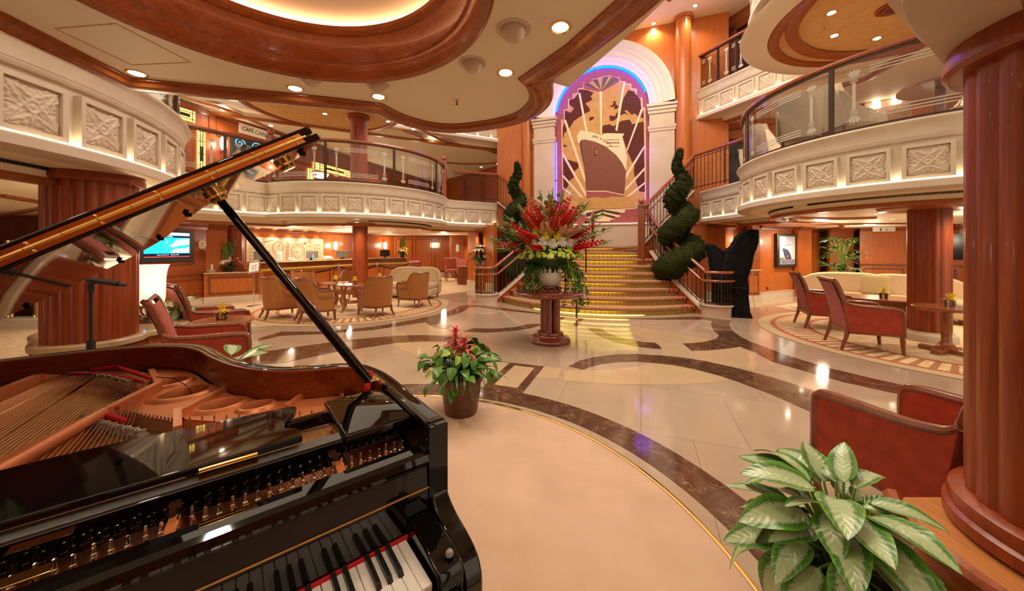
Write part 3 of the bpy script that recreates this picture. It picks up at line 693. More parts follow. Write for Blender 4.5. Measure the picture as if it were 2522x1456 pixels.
bassp = [lp(x, y, ZP) for x, y in ((150, 921), (205, 907), (268, 898), (372, 926), (385, 932), (340, 958), (262, 926), (185, 921))]
q.prism(bassp, .855, ZP + .003)
pb = [(-1.27, .05), (-1.27, .30), (-.75, .25), (-.35, .235), (.05, .235), (.06, .05)]
q.prism(pb, .84, .885)
for u0, u1 in ((-1.02, .10), (-.78, .12), (-.43, .16), (-.13, .2)): beam((u0, .06), (u0 + .02, .30), .026, .86, .925)
q.build('iron_plate', m_copper, P0, ang=30)
def bolts(nm, pts, mat, r, h):
    for (x, y) in pts:
        u, v = lp(x, y, ZP); g = MB(); g.lathe([(r * 1.3, 0), (r * 1.3, h * .25), (r, h * .3)], n=12); g.lathe([(r, h * .3), (r, h), (0, h * 1.05)], n=6)
        g.build(nm, mat, P0, loc=(u, v, ZP))
bolts('plate_bolt', [(415, 905), (489, 912), (530, 930), (573, 955), (632, 976), (731, 979), (843, 978), (465, 1005), (335, 990)], m_steel, .0085, .016)
# strings, felts, pins
g = MB()
N = 46
ends = [lp(195 + (372 - 195) * (i / N), 912 - 20 * math.sin(pi * min(1, i / N * 1.3)) * 0 - (14 if 8 < i < 20 else 8) + max(0, (i - 16)) * .85, .915) for i in range(N)]
for i in range(N):
    e = Vector(ends[i]); st = Vector((-1.24 + i * .0155, .10)); d = (st - e).normalized()
    g.tube([(e.x, e.y, .912), (st.x, st.y, .915)], .0016 if i < 30 else .0013, 4, False)
o = g.build('bass_strings', m_wound, P0); o['kind'] = 'stuff'
g = MB()
for i in range(60):
    f = i / 59; e = Vector(lp(286 + (424 - 286) * f, 1018 + 26 * f, .90)) if f <= 1 else 0
    st = Vector((-.78 + f * .34, .10)); g.tube([(e.x, e.y, .899), (st.x, st.y, .905)], .0007, 3, False)
for i in range(80):
    f = i / 79; e = Vector(lp(455 + (838 - 455) * f, 1042 - 25 * f * f, .90)); st = Vector((-.42 + f * .46, .10)); g.tube([(e.x, e.y, .899), (st.x, st.y, .905)], .0006, 3, False)
o = g.build('treble_strings', m_string, P0); o['kind'] = 'stuff'
g = MB()
for l, w in (([(175, 921), (262, 920), (350, 939)], .012), ([(225, 911), (285, 903), (372, 932)], .016), ([(258, 1022), (282, 1030), (305, 1037)], .018), ([(250, 1012), (292, 1004)], .012)):
    g = MB(); pts = [(*lp(x, y, .917), .917) for x, y in l]; g.tube(pts, w / 2, 8, sq=.5)
    for p_, q_ in zip(pts[:-1], pts[1:]):
        for k in range(14): g.ball(tuple(Vector(p_).lerp(Vector(q_), k / 14)), w * .55, 6)
    g.build('felt_strip', m_felt, P0)
g = MB()
for l in ([(150, 928), (215, 930), (270, 938), (325, 953)], [(205, 1040), (250, 1055), (300, 1068), (355, 1080)]):
    g = MB(); pts = [(*lp(x, y, .895), .895) for x, y in l]; g.tube(pts, .017, 8, sq=.8)
    for (a_, c_) in zip(pts[:-1], pts[1:]):
        for k in range(9):
            p = Vector(a_).lerp(Vector(c_), k / 9); g.cbox((p.x, p.y, .913), (.006, .02, .012), k)
    g.build('bridge', bpy.data.materials.get('bridge_pins') or noisy('bridge_pins', (.30, .24, .18), (.55, .47, .38), 90, .4, .5), P0)
pin = MB(); pin.lathe([(.0024, 0), (.0024, .017), (.0018, .020), (0, .0205)], n=6)
p0 = None
for k in range(58):
    if k < 30: f = k / 29; X_, Y_ = 205 + 167 * f, (907 - 9 * math.sin(pi * min(1, f * 1.5) * .8)) + max(0, f - .42) * 50
    elif k < 46: f = (k - 30) / 15; X_, Y_ = 286 + 138 * f, 1015 + 27 * f
    else: f = (k - 46) / 11; X_, Y_ = 468 + 330 * f, 1038 - 18 * f
    u, v = lp(X_, Y_, ZP + .005)
    if p0 is None: p0 = pin.build('hitch_pin', m_steel, P0); o = p0
    else: o = p0.copy(); COL.objects.link(o); o.parent = P0
    o.location = (u, v, ZP)
tp = MB(); tp.lathe([(.0034, 0), (.0034, .018), (.0042, .019), (.0042, .026), (.0026, .027), (.0026, .040), (0, .041)], n=8)
t0 = None
for k in range(98):
    u = .035 - (k // 2) * .0215 - (k % 2) * .004; v = .072 + (k % 2) * .026 + .006 * ((k // 2) % 3)
    if any(abs(u - w_) < .016 for w_ in (-.11, -.41, -.76, -1.0)): v += .012
    if t0 is None: t0 = tp.build('tuning_pin', m_steel, P0); o = t0
    else: o = t0.copy(); COL.objects.link(o); o.parent = P0
    o.location = (u, v, .885); o.scale = (1.25, 1.25, 1.25 if k % 2 else 1.0)
# keyboard
wk = None; ZK = .748
for i in range(52):
    u = -.0235 * (i + 1)
    g = MB(); g.rbox(u + .0005, -.150, ZK - .022, u + .0230, -.001, ZK, .0016, 1); g.build('white_key', m_ivory, P0)
pat = [1, 1, 0, 1, 1, 1, 0]                       # between B|A, A|G, G|F, then E|D, D|C (from the top C down)
bk = None
for i in range(1, 52):
    if i % 7 in (1, 5): continue                # B-C and E-F have none
    u = -.0235 * i
    g = MB(); g.add([(u - .0062, -.098, ZK - .003), (u + .0062, -.098, ZK - .003), (u + .0062, -.001, ZK - .003), (u - .0062, -.001, ZK - .003), (u - .0046, -.090, ZK + .0115), (u + .0046, -.090, ZK + .0115), (u + .0046, -.001, ZK + .0125), (u - .0046, -.001, ZK + .0125)],
        [(4, 5, 6, 7), (0, 1, 5, 4), (1, 2, 6, 5), (2, 3, 7, 6), (3, 0, 4, 7)]); g.build('black_key', m_ebony, P0, bev=.0012)
q = MB(); q.box(-1.225, -.006, ZK - .002, .004, .0, ZK + .007); q.build('name_felt', m_felt, P0)
q = MB(); q.box(-1.29, -.20, .66, .06, .02, .722); q.build('key_bed', m_black, P0, bev=.004)
q = MB(); q.box(-1.27, -.172, .69, .05, -.152, .738); q.build('key_slip', m_black, P0, bev=.004)
# fallboard: upright mirror-black board with a rounded nosing
q = MB(); pf = [(.001, ZK + .004), (.004, .80), (.008, .87), (.010, .897), (.002, .905), (-.001, .915), (.004, .929), (.014, .936), (.055, .936), (.062, .930), (.062, ZK + .004)]
q.extr([(-1.285, v, z) for v, z in pf], (1.285 + .062, 0, 0)); q.build('fallboard', m_black, P0, ang=30)
for s, u0, u1 in ((1, .006, .068), (-1, -1.292, -1.228)):
    q = MB(); cb = [(-.168, .70), (-.168, .752), (-.158, .768), (-.10, .782), (-.03, .789), (.004, .790), (.004, .70)]
    q.extr([(u0, v, z) for v, z in cb], (u1 - u0, 0, 0)); q.build('cheek_block', m_black, P0, bev=.006)
    q = MB(); ar = spline([(.05, 1.0), (.012, 1.0), (.012, .96), (.016, .92), (.018, .89), (.012, .85), (-.004, .815), (-.04, .790), (-.10, .772), (-.145, .752), (-.166, .72), (-.170, .68), (-.170, .62)], 4) + [(.05, .62)]
    a0, a1 = (.068, .116) if s > 0 else (-1.345, -1.292)
    q.extr([(a0, v, z) for v, z in ar], (a1 - a0, 0, 0)); q.build('arm', m_black, P0, bev=.006)
q = MB(); q.lathe([(.009, 0), (.009, .006), (.006, .010), (0, .011)], n=16); q.build('cheek_button', m_gray, P0, loc=(.045, -.14, .777))
# music desk: slides, rail, shelves, folded desk
q = MB(); q.box(-1.29, .125, .915, -.112, .172, .975); q.build('desk_rail', m_black, P0, bev=.004)
q = MB(); q.box(-1.285, .130, .9752, -.116, .166, .9765); q.build('rail_highlight', noisy('grey_highlight', (.10, .10, .095), (.15, .15, .14), 90, .6), P0)  # grey strip paints the highlight along the rail top
q = MB(); q.rbox(-.113, .118, .938, .066, .378, .986, .007, 3); q.build('desk_shelf', m_black, P0)
q = MB(); q.rbox(-1.29, .118, .938, -1.11, .378, .986, .007, 3); q.build('desk_shelf', m_black, P0)
q = MB(); q.box(-1.12, .335, .93, -.10, .362, .965); q.build('desk_slide', m_black, P0, bev=.005)
dsk = spline([(-.205, .147), (-.200, .155), (-.205, .20), (-.228, .225), (-.222, .27), (-.192, .335), (-.190, .362), (-.205, .372)], 4) + spline([(-.35, .385), (-.61, .405), (-.87, .385)], 5) + spline([(-1.015, .372), (-1.03, .362), (-1.028, .335), (-.998, .27), (-.992, .225), (-1.015, .20), (-1.02, .155), (-1.015, .147)], 4)
q = MB(); n = len(dsk); hz = lambda v: 1.004 - .03 * (v - .147)
q.add([(u, v, hz(v) - .017) for u, v in dsk] + [(u, v, hz(v)) for u, v in dsk], [list(range(n)), list(range(2 * n - 1, n - 1, -1))] + [(i, n + i, n + (i + 1) % n, (i + 1) % n) for i in range(n)])
q.f = [f[::-1] for f in q.f]; q.build('music_desk', m_black, P0, ang=30, bev=.0025)
for u in (-.34, -.88):
    q = MB(); q.tube([(u - .05, .143, .994), (u + .05, .143, .994)], .0055, 10); q.box(u - .05, .133, .977, u + .05, .146, .981); q.build('desk_hinge', m_brass, P0)
# lid, raised about the spine side
AL = R(33.3); HU = -1.345
V0 = .42
def lid_pt(w, v, h): # w along the lid from the hinge, h above its underside
    return (HU + w * math.cos(AL) - h * math.sin(AL), v, zt + w * math.sin(AL) + h * math.cos(AL))
lo = [(p[0] - HU, p[1]) for p in offset(rimv, .014) if p[1] > V0 + .02]
lo = [(0, V0), ] + [p for p in lo] + [(lo[-1][0] + 0, V0)]
lo[0] = (lo[1][0], V0)
q = MB(); n = len(lo); T1 = .0215
q.add([lid_pt(w, v, 0) for w, v in lo] + [lid_pt(w, v, T1) for w, v in lo], [list(range(n)), list(range(2 * n - 1, n - 1, -1))] + [(i, n + i, n + (i + 1) % n, (i + 1) % n) for i in range(n)])
q.f = [f[::-1] for f in q.f]; q.build('lid', m_black, P0, ang=30, bev=.004)
wmax = max(p[0] for p in lo)
q = MB(); fl = [(0.0, V0), (wmax - .01, V0), (wmax - .025, V0 + .40), (0, V0 + .40)]
n = 4; q.add([lid_pt(w, v, T1 + .004) for w, v in fl] + [lid_pt(w, v, 2 * T1 + .006) for w, v in fl], [(0, 3, 2, 1), (4, 5, 6, 7)] + [(i, (i + 1) % 4, 4 + (i + 1) % 4, 4 + i) for i in range(4)])
q.build('lid_front_flap', m_black, P0, bev=.004)
for nm, h0, h1 in (('hinge_leaf', .0085, T1 + .001), ('hinge_leaf', T1 + .003, 2 * T1 - .005)):
    q = MB(); L = [lid_pt(.03, V0 - .0025, h0), lid_pt(wmax - .045, V0 - .0025, h0), lid_pt(wmax - .05, V0 - .0025, h1), lid_pt(.03, V0 - .0025, h1)]
    q.extr(L, (0, .0024, 0))
    for k in range(12):
        w = .09 + k * (wmax - .16) / 11; c = lid_pt(w, V0 - .003, (h0 + h1) / 2 - .002 if h0 < .01 else (h0 + h1) / 2 + .002); q.ball(c, .0042, 8)
    q.build(nm, m_brass, P0)
q = MB()
for k in range(22):
    w0 = .03 + k * (wmax - .065) / 22; w1 = .03 + (k + 1) * (wmax - .065) / 22 - .0015
    q.tube([lid_pt(w0, V0 - .005, T1 + .002), lid_pt(w1, V0 - .005, T1 + .002)], .0042, 8)
q.build('hinge_knuckles', m_brass, P0)
for w, v in ((wmax - .05, V0 + .10), (1.06, .82), (.92, 1.25), (.74, 1.47), (.40, 1.58)):
    c = lid_pt(w, v, -.006); q = MB(); q.cbox(c, (.018, .018, .012)); q.build('rubber_bumper', m_rubber, P0)
for w, v in ((1.155, .60), (1.37, .56)):
    c = Vector(lid_pt(w, v, 0)); d = (Vector(lid_pt(w, v, -.03)) - c); q = MB(); q.tube([c, c + d * .3, c + d * .5, c + d * .8, c + d], [.030, .030, .024, .025, .021], 24); q.build('prop_cup', m_brass, P0)
c = Vector(lid_pt(1.16, .80, 0)); d = Vector(lid_pt(1.16, .80, -.018)) - c; q = MB(); q.tube([c, c + d], .012, 10); q.cbox(tuple(c + d), (.05, .016, .012), .6); q.build('lid_catch', m_brass, P0)
pt = Vector(lid_pt(1.155, .60, -.012)); pbm = Vector((.048, .455, .985))
q = MB(); dd = (pt - pbm); q.tube([pbm, pbm + dd * .42, pbm + dd * .44, pt - dd * .02, pt], [.017, .017, .0135, .0125, .011], 10); q.build('prop_stick', m_black, P0)
q = MB(); q.cbox((.058, .452, .972), (.032, .05, .055), .0); q.tube([(.03, .43, .955), (.075, .47, .955)], .013, 10); q.build('prop_bracket', m_brass, P0, bev=.004)
q = MB(); q.ball((.046, .468, .995), .017, 10, 1.1, .9, 1.3); q.ball((.036, .485, 1.0), .013, 10, .8, 1.2, 1); q.ball((.055, .48, 1.006), .012, 8); q.ball((.034, .432, .975), .012, 8, 1.4); q.build('prop_felt_tie', m_felt, P0)
q = MB(); c1_, c2_ = lp(733, 900, 1.0); q.cbox((c1_ + .014, c2_ - .034, .965), (.044, .004, .056), -.52); q.cbox((c1_ + .006, c2_ - .022, .999), (.05, .03, .003), -.52); q.build('lock_plate', m_brass, P0, bev=.002)
q = MB(); q.tube([(*lp(386, 935, .91), .92), (*lp(430, 938, .915), .925), (*lp(462, 952, .90), .90), (*lp(478, 966, .89), .86)], .0018, 6); q.build('pickup_cable', m_rubber, P0)
u, v = lp(38, 1432, .937); q = MB(); q.cbox((u, v + .004, .9375), (.075, .026, .003)); q.build('strike_plate', m_brass, P0, bev=.001)
for u, v in ((.0, -.05), (-1.24, -.05), (-.82, 1.40)):
    q = MB(); q.lathe([(.075, .62), (.078, .58), (.055, .55), (.06, .5), (.045, .2), (.05, .14), (.035, .12), (.03, .075)], (u, v, 0), 16); q.build('leg', m_black, P0)
    q = MB(); q.tube([(u - .016, v, .04), (u + .016, v, .04)], .034, 14); q.cbox((u, v, .07), (.05, .04, .03)); q.build('caster', m_brass, P0)
q = MB(); q.box(-.72, .10, .12, -.46, .20, .17); q.tube([(-.68, .15, .16), (-.68, .15, .62)], .02, 10); q.tube([(-.50, .15, .16), (-.50, .15, .62)], .02, 10); q.build('pedal_lyre', m_black, P0, bev=.004)
for u in (-.66, -.59, -.52):
    q = MB(); q.rbox(u - .014, -.02, .112, u + .014, .12, .122, .004, 2); q.build('pedal', m_brass, P0)
# ---------------------------------------------------------------- walls
def lerp2(a, c, t): return (a[0] + (c[0] - a[0]) * t, a[1] + (c[1] - a[1]) * t)
def hit_x(pxx, p, u): # where the sight line of an image column meets the wall line p + t u
    k = (pxx - 1261) / 872; t = (k * p[1] - p[0]) / (u[0] - k * u[1]); return (p[0] + u[0] * t, p[1] + u[1] * t)
def wall(name, a, c, z0, z1, mat, thick=.12, panels=0, base=0, rail=None, pz=None, frame=True, cor=0):
    """upright wall from a to c; its face is on the right of travel. panels = framed fields."""
    root = structure(thing(name, None, None)); d = Vector((c[0] - a[0], c[1] - a[1])); L = d.length; ang = math.atan2(d.y, d.x)
    root.location = (a[0], a[1], 0); root.rotation_euler = (0, 0, ang)       # local: x along, -y is the face
    q = MB(); q.box(0, 0, z0, L, thick, z1); q.build('face', mat, root)
    if base:
        q = MB(); q.box(-.01, -.035, z0, L + .01, 0, z0 + base - .015); q.box(-.01, -.045, z0 + base - .015, L + .01, 0, z0 + base); q.build('baseboard', m_stone, root)
    if cor:
        q = MB(); q.extr([(0, 0, z1), (0, -.10, z1), (0, -.10, z1 - cor * .4), (0, -.05, z1 - cor * .6), (0, -.04, z1 - cor), (0, 0, z1 - cor)], (L, 0, 0)); q.build('cornice', m_cherryd, root)
    if rail:
        q = MB(); q.box(0, -.03, rail - .025, L, 0, rail + .02); q.build('chair_rail', m_dark, root)
    if panels:
        p0, p1 = pz or (z0 + base + .08, z1 - cor - .1); w = L / panels
        for i in range(panels):
            x0, x1 = i * w + .07, (i + 1) * w - .07; q = MB()
            if x1 - x0 < .08: continue
            for (u0, v0, u1, v1) in ((x0, p0, x1, p0 + .035), (x0, p1 - .035, x1, p1), (x0, p0, x0 + .035, p1), (x1 - .035, p0, x1, p1)): q.box(u0, -.022, v0, u1, 0, v1)
            q.build('panel_frame', m_dark, root)
        if not frame: pass
    return root
UAt = (UA.x, UA.y)
def along_axis(p, t, s=0): return (p[0] + UA.x * t + UN.x * s, p[1] + UA.y * t + UN.y * s)
# left lounge
wall('wall_left', (-8.25, 6.75), (-8.25, 9.55), 0, 2.12, m_cherryd, base=.15, panels=2, rail=.80, pz=(.26, .68), cor=.16)  # darker cherry puts this wall's shade into its colour
wall('wall_2', (-8.25, 9.55), (-8.0, 9.95), 0, 2.12, m_cherry, base=.15, cor=.16)
W3 = (-8.8, 10.35)
wall('wall_3', along_axis(W3, -1.2), along_axis(W3, 8.2), 0, 2.12, m_cherry, cor=.10)
wall('wall_4', (-6.0, 18.0), (-3.2, 18.9), 0, 2.12, m_cherry, base=.2, panels=3, pz=(.24, 1.95), cor=.10)
wall('wall_5', (-3.3, 18.9), (-3.0, 17.6), 0, 2.12, m_cherryd); wall('wall_6', (-3.1, 17.6), (-1.3, 17.9), 0, 2.12, m_cherry, base=.2, cor=.1)
wall('wall_7', (-1.55, 17.9), (-1.62, 13.35), 0, 2.12, m_cherry, base=.2)
# niche wall with the flower shelf, beside the stair
wall('wall_8', (-1.66, 13.3), (-1.30, 12.66), 0, 2.12, m_cherry, base=.28); wall('wall_9', (-1.02, 12.62), (-.60, 11.55), 0, 2.3, m_cherry, base=.28)
wall('wall_10', (-1.38, 13.5), (-.9, 12.75), 0, 2.12, m_cherry, base=.28)
# far left, behind the broad column
wall('wall_11', (-15, 7.6), (-8.25, 7.1), 0, 2.12, m_dark, cor=.1)
wall('wall_12', (-13, 6.3), (-8.3, 6.45), 0, .16, m_stone, thick=.4)
for i in range(4):
    x = -10.5 + i * .5; t = thing('brass_post', 'brass post on the dark bar front far left, %s from the broad column' % ('nearest', 'second', 'third', 'fourth')[3 - i], 'post', (x, 6.72, .16))
    q = MB(); q.lathe([(.07, .0), (.07, .05), (.05, .08), (.05, 1.3), (.07, 1.33), (.07, 1.45), (0, 1.45)], n=16); q.build('shaft', m_brass, t)
    q = MB(); q.cbox((.25, .06, .72), (.42, .03, 1.2), 0); q.build('dark_glass_panel', m_screen, t)
# right side under the deck
wall('wall_right', (5.35, 10.9), (6.0, 9.95), 0, 2.12, m_cherry, base=.2)
wall('wall_13', (5.95, 10.1), (6.75, 10.25), 0, 2.12, m_cherry, cor=.12); wall('wall_14', (6.72, 9.9), (7.05, 10.06), 0, 2.12, m_cherryd, base=.2)
wall('wall_15', (7.05, 10.1), (8.75, 10.95), 0, 2.12, m_cherry, base=.2, cor=.12)
wall('wall_16', (8.7, 10.75), (9.35, 11.05), 0, 2.12, m_cherry, base=.2, cor=.12); wall('wall_17', (9.4, 12.3), (10.7, 12.3), 0, 2.12, m_cherry, base=.2, cor=.12)
wall('wall_18', (10.5, 11.7), (11.2, 11.6), 0, 2.12, m_cherryd, cor=.1); wall('wall_19', (11.2, 11.4), (12.9, 10.2), 0, 2.12, m_cherry, base=.2, panels=2, rail=.95, pz=(.3, .85), cor=.12)
wall('wall_20', (12.9, 10.2), (14.5, 6.0), 0, 2.12, m_cherry, base=.2, panels=3, rail=.95, pz=(.3, .85), cor=.12)
for a_, c_ in (((8.62, 10.88), (8.78, 10.96)), ((9.9, 12.27), (10.05, 12.27)), ((7.0, 10.02), (7.12, 10.08))):
    pass
# deck two back walls
W2L = (-8.95, 7.3)
wall('wall_21', along_axis(W2L, 0), along_axis(W2L, 13.5), 3.0, 5.17, m_cherryd, panels=11, pz=(4.55, 5.05))
wall('wall_22', along_axis(W2L, 13.5), (-.4, 15.8), 3.0, 5.17, m_cherryd, panels=4, pz=(3.3, 5.0), cor=.2)
wall('wall_23', (5.45, 11.1), (9.6, 8.75), 3.0, 5.17, m_cherry, panels=5, pz=(3.2, 5.0)); wall('wall_24', (9.6, 8.75), (11.8, 4.8), 3.0, 5.17, m_cherry, panels=4, pz=(3.2, 5.0))
# deck three right, window wall
wall('wall_25', (5.9, 11.9), (6.3, 11.1), 6.05, 8.28, m_tan); wall('wall_26', (6.3, 11.0), (9.0, 4.2), 6.05, 8.28, m_tan, cor=.4)
r3 = structure(thing('window_1', None, None, (0, 0, 0)))
d3 = Vector((9.0 - 6.3, 4.2 - 11.0)).normalized(); n3 = Vector((d3.y, -d3.x))
def w3(t, o, z): p = Vector((6.3, 11.0)) + d3 * t + n3 * o; return (p.x, p.y, z)
q = MB(); q.poly([w3(.75, .012, 6.1), w3(1.75, .012, 6.1), w3(1.75, .012, 7.85), w3(.75, .012, 7.85)]); q.build('pane', m_glassd, r3)
for w0, w1, z0, z1, nm in ((.5, .75, 6.05, 7.95, 'jamb'), (1.75, 1.95, 6.05, 7.95, 'jamb'), (.5, 1.95, 7.8, 8.0, 'head')):
    q = MB(); q.extr([w3(w0, .01, z0), w3(w1, .01, z0), w3(w1, .01, z1), w3(w0, .01, z1)], tuple(n3.to_3d() * .09)); q.build(nm, m_dark, r3, bev=.015)
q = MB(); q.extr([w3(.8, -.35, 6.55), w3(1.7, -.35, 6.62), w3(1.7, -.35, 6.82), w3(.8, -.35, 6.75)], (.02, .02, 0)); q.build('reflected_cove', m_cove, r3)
# ---------------------------------------------------------------- mural wall (mc = centre, s to the right)
MC = Vector((2.83, 11.36)); WR = math.atan2(-UN.y, -UN.x) + pi
mw = structure(thing('wall_back', None, None, (MC.x, MC.y, 0), -AX))  # local x = right, y = away
HWD, ZS = 1.455, 5.82
q = MB(); q.box(-3.6, .06, 0, 3.6, .2, 8.3); q.build('face', m_cherry, mw)
q = MB(); q.box(-2.2, -.10, 0, 2.2, .02, 2.20); q.box(-1.5, -.13, 2.19, 1.5, .02, 2.235); q.build('dado', m_pearl, mw)
q = MB(); q.box(-1.5, -.125, 2.236, 1.5, -.09, 2.25); q.build('ledge_light', emit('ledge_glow', (1, .82, .6), 2.0), mw)
for s in (-1, 1):
    q = MB(); x0, x1 = sorted((s * 1.46, s * 2.17)); q.box(x0, -.16, 2.2, x1, .02, ZS)
    for z0, e in ((5.78, .075), (5.67, .055), (5.57, .035), (5.12, .04), (5.04, .025)): q.box(x0 - e, -.16 - e, z0 - .06, x1 + e, .02, z0 + .03)
    q.build('pilaster', m_pearl, mw, bev=.006)
def arch(q, r0, r1, y0, y1, n=48, zc=ZS):
    vs = []
    for i in range(n + 1):
        a = pi * i / n
        for r, y in ((r0, y0), (r1, y1)): vs.append((r * math.cos(a), y, zc + r * math.sin(a)))
    q.add(vs, [(2 * i, 2 * i + 1, 2 * i + 3, 2 * i + 2) for i in range(n)])
q = MB(); seq = [(1.46, .02), (1.46, -.10), (1.55, -.13), (1.57, -.15), (1.68, -.16), (1.70, -.20), (1.84, -.20), (1.86, -.235), (1.95, -.235), (2.0, -.27), (2.10, -.30), (2.16, -.30), (2.18, -.25), (2.18, .06)]
for (r0, y0), (r1, y1) in zip(seq[:-1], seq[1:]): arch(q, r0, r1, y0, y1)
q.build('archivolt', m_arch, mw, ang=25)
for a0, a1, mt, nm in ((18, 97, m_blue, 'blue_light_tube'), (98, 172, m_blue, 'blue_light_tube')):
    q = MB(); q.tube([(1.425 * math.cos(R(a)), -.03, ZS + 1.425 * math.sin(R(a))) for a in [a0 + (a1 - a0) * i / 30 for i in range(31)]], .022, 6); q.build(nm, mt, mw)
for z0, z1 in ((2.3, 3.7), (3.75, 5.0)):
    q = MB(); q.tube([(-1.425, -.03, z0), (-1.425, -.03, z1)], .02, 6); q.build('violet_light_tube', m_violet, mw)
for s, z in ((-1, 3.2), (-1, 4.4), (1, 3.2), (1, 4.4)):
    l = bpy.data.lights.new('violet_lamp', 'POINT'); l.energy = 3.5; l.color = (.26, .10, 1); l.shadow_soft_size = .25
    o = bpy.data.objects.new('violet_lamp', l); COL.objects.link(o); p = MC + Vector((UN.x, UN.y)) * (s * 1.30) - Vector((UA.x, UA.y)) * .32; o.location = (p.x, p.y, z)
for a in (15, 40, 65, 90, 115, 140, 165):
    l = bpy.data.lights.new('blue_lamp', 'POINT'); l.energy = 4; l.color = (.16, .09, 1); l.shadow_soft_size = .25
    o = bpy.data.objects.new('blue_lamp', l); COL.objects.link(o); p = MC + Vector((UN.x, UN.y)) * (1.24 * math.cos(R(a))) - Vector((UA.x, UA.y)) * .32; o.location = (p.x, p.y, ZS + 1.24 * math.sin(R(a)))
# mural: thing on the wall. m(x, y): photo-zoom pixels -> (s, z) on the wall
def mm(x, y, off=0):
    X_, Y_ = 1300 + x / 3.0325, 100 + y / 3.0325; k = (X_ - 1261) / 872; s = (k * MC.y - MC.x) / (UN.x - k * UN.y); D = MC.y + UN.y * s
    return (s, zz(Y_, D))
mu = thing('marquetry_mural', 'tall arched inlaid wood mural of an ocean liner before a world map above the stair', 'mural', (MC.x, MC.y, 0), -AX)
c_gold = noisy('maple_inlay', (.50, .26, .075), (.58, .32, .105), 6, .6, spec=.2); c_map = noisy('burl_inlay', (.06, .014, .008), (.14, .032, .016), 22, .6, spec=.15)
c_rose = noisy('rosewood_field', (.30, .07, .075), (.40, .105, .10), 14, .6, spec=.2); c_hull = wood('hull_veneer', (.15, .026, .008), (.22, .045, .014), 2, .4, 1.2); c_pale = noisy('sycamore_inlay', (.74, .56, .32), (.80, .63, .38), 10, .4)
c_ebo = plain('ebony_inlay', (.06, .02, .015), .4)
def inlay(nm, polys, mat, y):
    q = MB()
    for P in polys:
        L = [(a, y, c) for a, c in P]; tri = tessellate_polygon([[Vector((a, c, 0)) for a, c in P]]); fs = []
        for t_ in tri:
            A_, B_, C_ = (Vector(P[i]) for i in t_); cr = (B_ - A_).x * (C_ - A_).y - (B_ - A_).y * (C_ - A_).x; fs.append(t_ if cr > 0 else t_[::-1])
        q.add(L, fs)
    return q.build(nm, mat, mu)
fieldp = [(-1.44, 2.24), (1.44, 2.24)] + [(1.44 * math.cos(pi * i / 40), ZS + 1.44 * math.sin(pi * i / 40)) for i in range(41)]
q = MB(); q.extr([(a, .0, c) for a, c in fieldp], (0, .02, 0)); q.build('field', c_rose, mu)
M_ = lambda l: [mm(x, y) for x, y in l]
outl = M_([(255, 590), (275, 588), (275, 515), (305, 512), (305, 440), (340, 436), (340, 400), (378, 395), (378, 362), (418, 355), (418, 320), (455, 315), (487, 292), (560, 275), (605, 263), (640, 275), (682, 280), (682, 305), (725, 310), (725, 322), (768, 328), (768, 360), (808, 365), (808, 428), (848, 430), (850, 500), (872, 505), (875, 1185), (812, 1215), (812, 1245), (725, 1255), (325, 1270), (320, 1245), (295, 1242), (290, 1225), (268, 1222), (265, 1195)])
def grow(P, f):
    cx = sum(a for a, c in P) / len(P); cz = sum(c for a, c in P) / len(P); return [(cx + (a - cx) * f, cz + (c - cz) * (1 + (f - 1) * .6)) for a, c in P]
inlay('border_line', [grow(outl, 1.02)], c_pale, -.001); inlay('map_sea', [outl], c_gold, -.002)
land = [M_(l) for l in ([(380, 365), (440, 370), (490, 388), (470, 420), (485, 440), (430, 470), (455, 500), (468, 525), (430, 545), (405, 560), (345, 600), (310, 655), (275, 690), (262, 740), (262, 650), (276, 600), (276, 520), (320, 540), (345, 505), (310, 480), (310, 445), (350, 430), (378, 395)],
   [(300, 890), (335, 900), (380, 915), (378, 950), (350, 975), (345, 1020), (310, 1050), (300, 1090), (265, 1130), (262, 870)],
   [(560, 640), (610, 625), (640, 640), (700, 600), (760, 590), (780, 625), (865, 605), (870, 930), (800, 960), (775, 900), (740, 820), (700, 700), (640, 690), (560, 690)],
   [(790, 960), (870, 920), (874, 1130), (835, 1130), (810, 1060), (795, 1000)], [(610, 560), (650, 565), (665, 540), (690, 520), (700, 480), (715, 430), (750, 370), (790, 380), (840, 440), (845, 500), (860, 520), (865, 580), (830, 570), (800, 545), (775, 555), (740, 520), (720, 525), (755, 560), (725, 545), (690, 560), (640, 600), (612, 600)],
   [(640, 455), (658, 450), (655, 475), (678, 490), (668, 510), (640, 512), (650, 490), (625, 500), (614, 490), (636, 478)], [(458, 575), (495, 568), (492, 585), (462, 603)], [(265, 775), (300, 790), (268, 795)])]
inlay('map_land', land, c_map, -.0035)
rays = [M_(l) for l in ([(535, 380), (555, 380), (553, 700), (543, 700)], [(378, 395), (392, 390), (448, 680), (430, 680)], [(712, 315), (728, 315), (668, 680), (652, 680)], [(270, 600), (285, 590), (440, 1050), (420, 1050)], [(845, 510), (865, 505), (745, 820), (732, 830)], [(262, 835), (262, 865), (432, 1170), (440, 1140)], [(872, 780), (872, 800), (730, 1040), (730, 1000)], [(262, 1000), (262, 1020), (400, 1180), (425, 1180)], [(874, 945), (874, 965), (735, 1120), (725, 1105)], [(265, 1095), (265, 1115), (355, 1180), (378, 1180)], [(874, 1055), (874, 1070), (760, 1165), (735, 1165)])]
inlay('light_ray', rays, c_pale, -.005)
top = [(548, 375)]
fan = [[(418, 325), (455, 318), (548, 378)], [(487, 293), (520, 285), (545, 372)], [(560, 276), (605, 266), (550, 372)], [(625, 275), (682, 290), (552, 378)]]
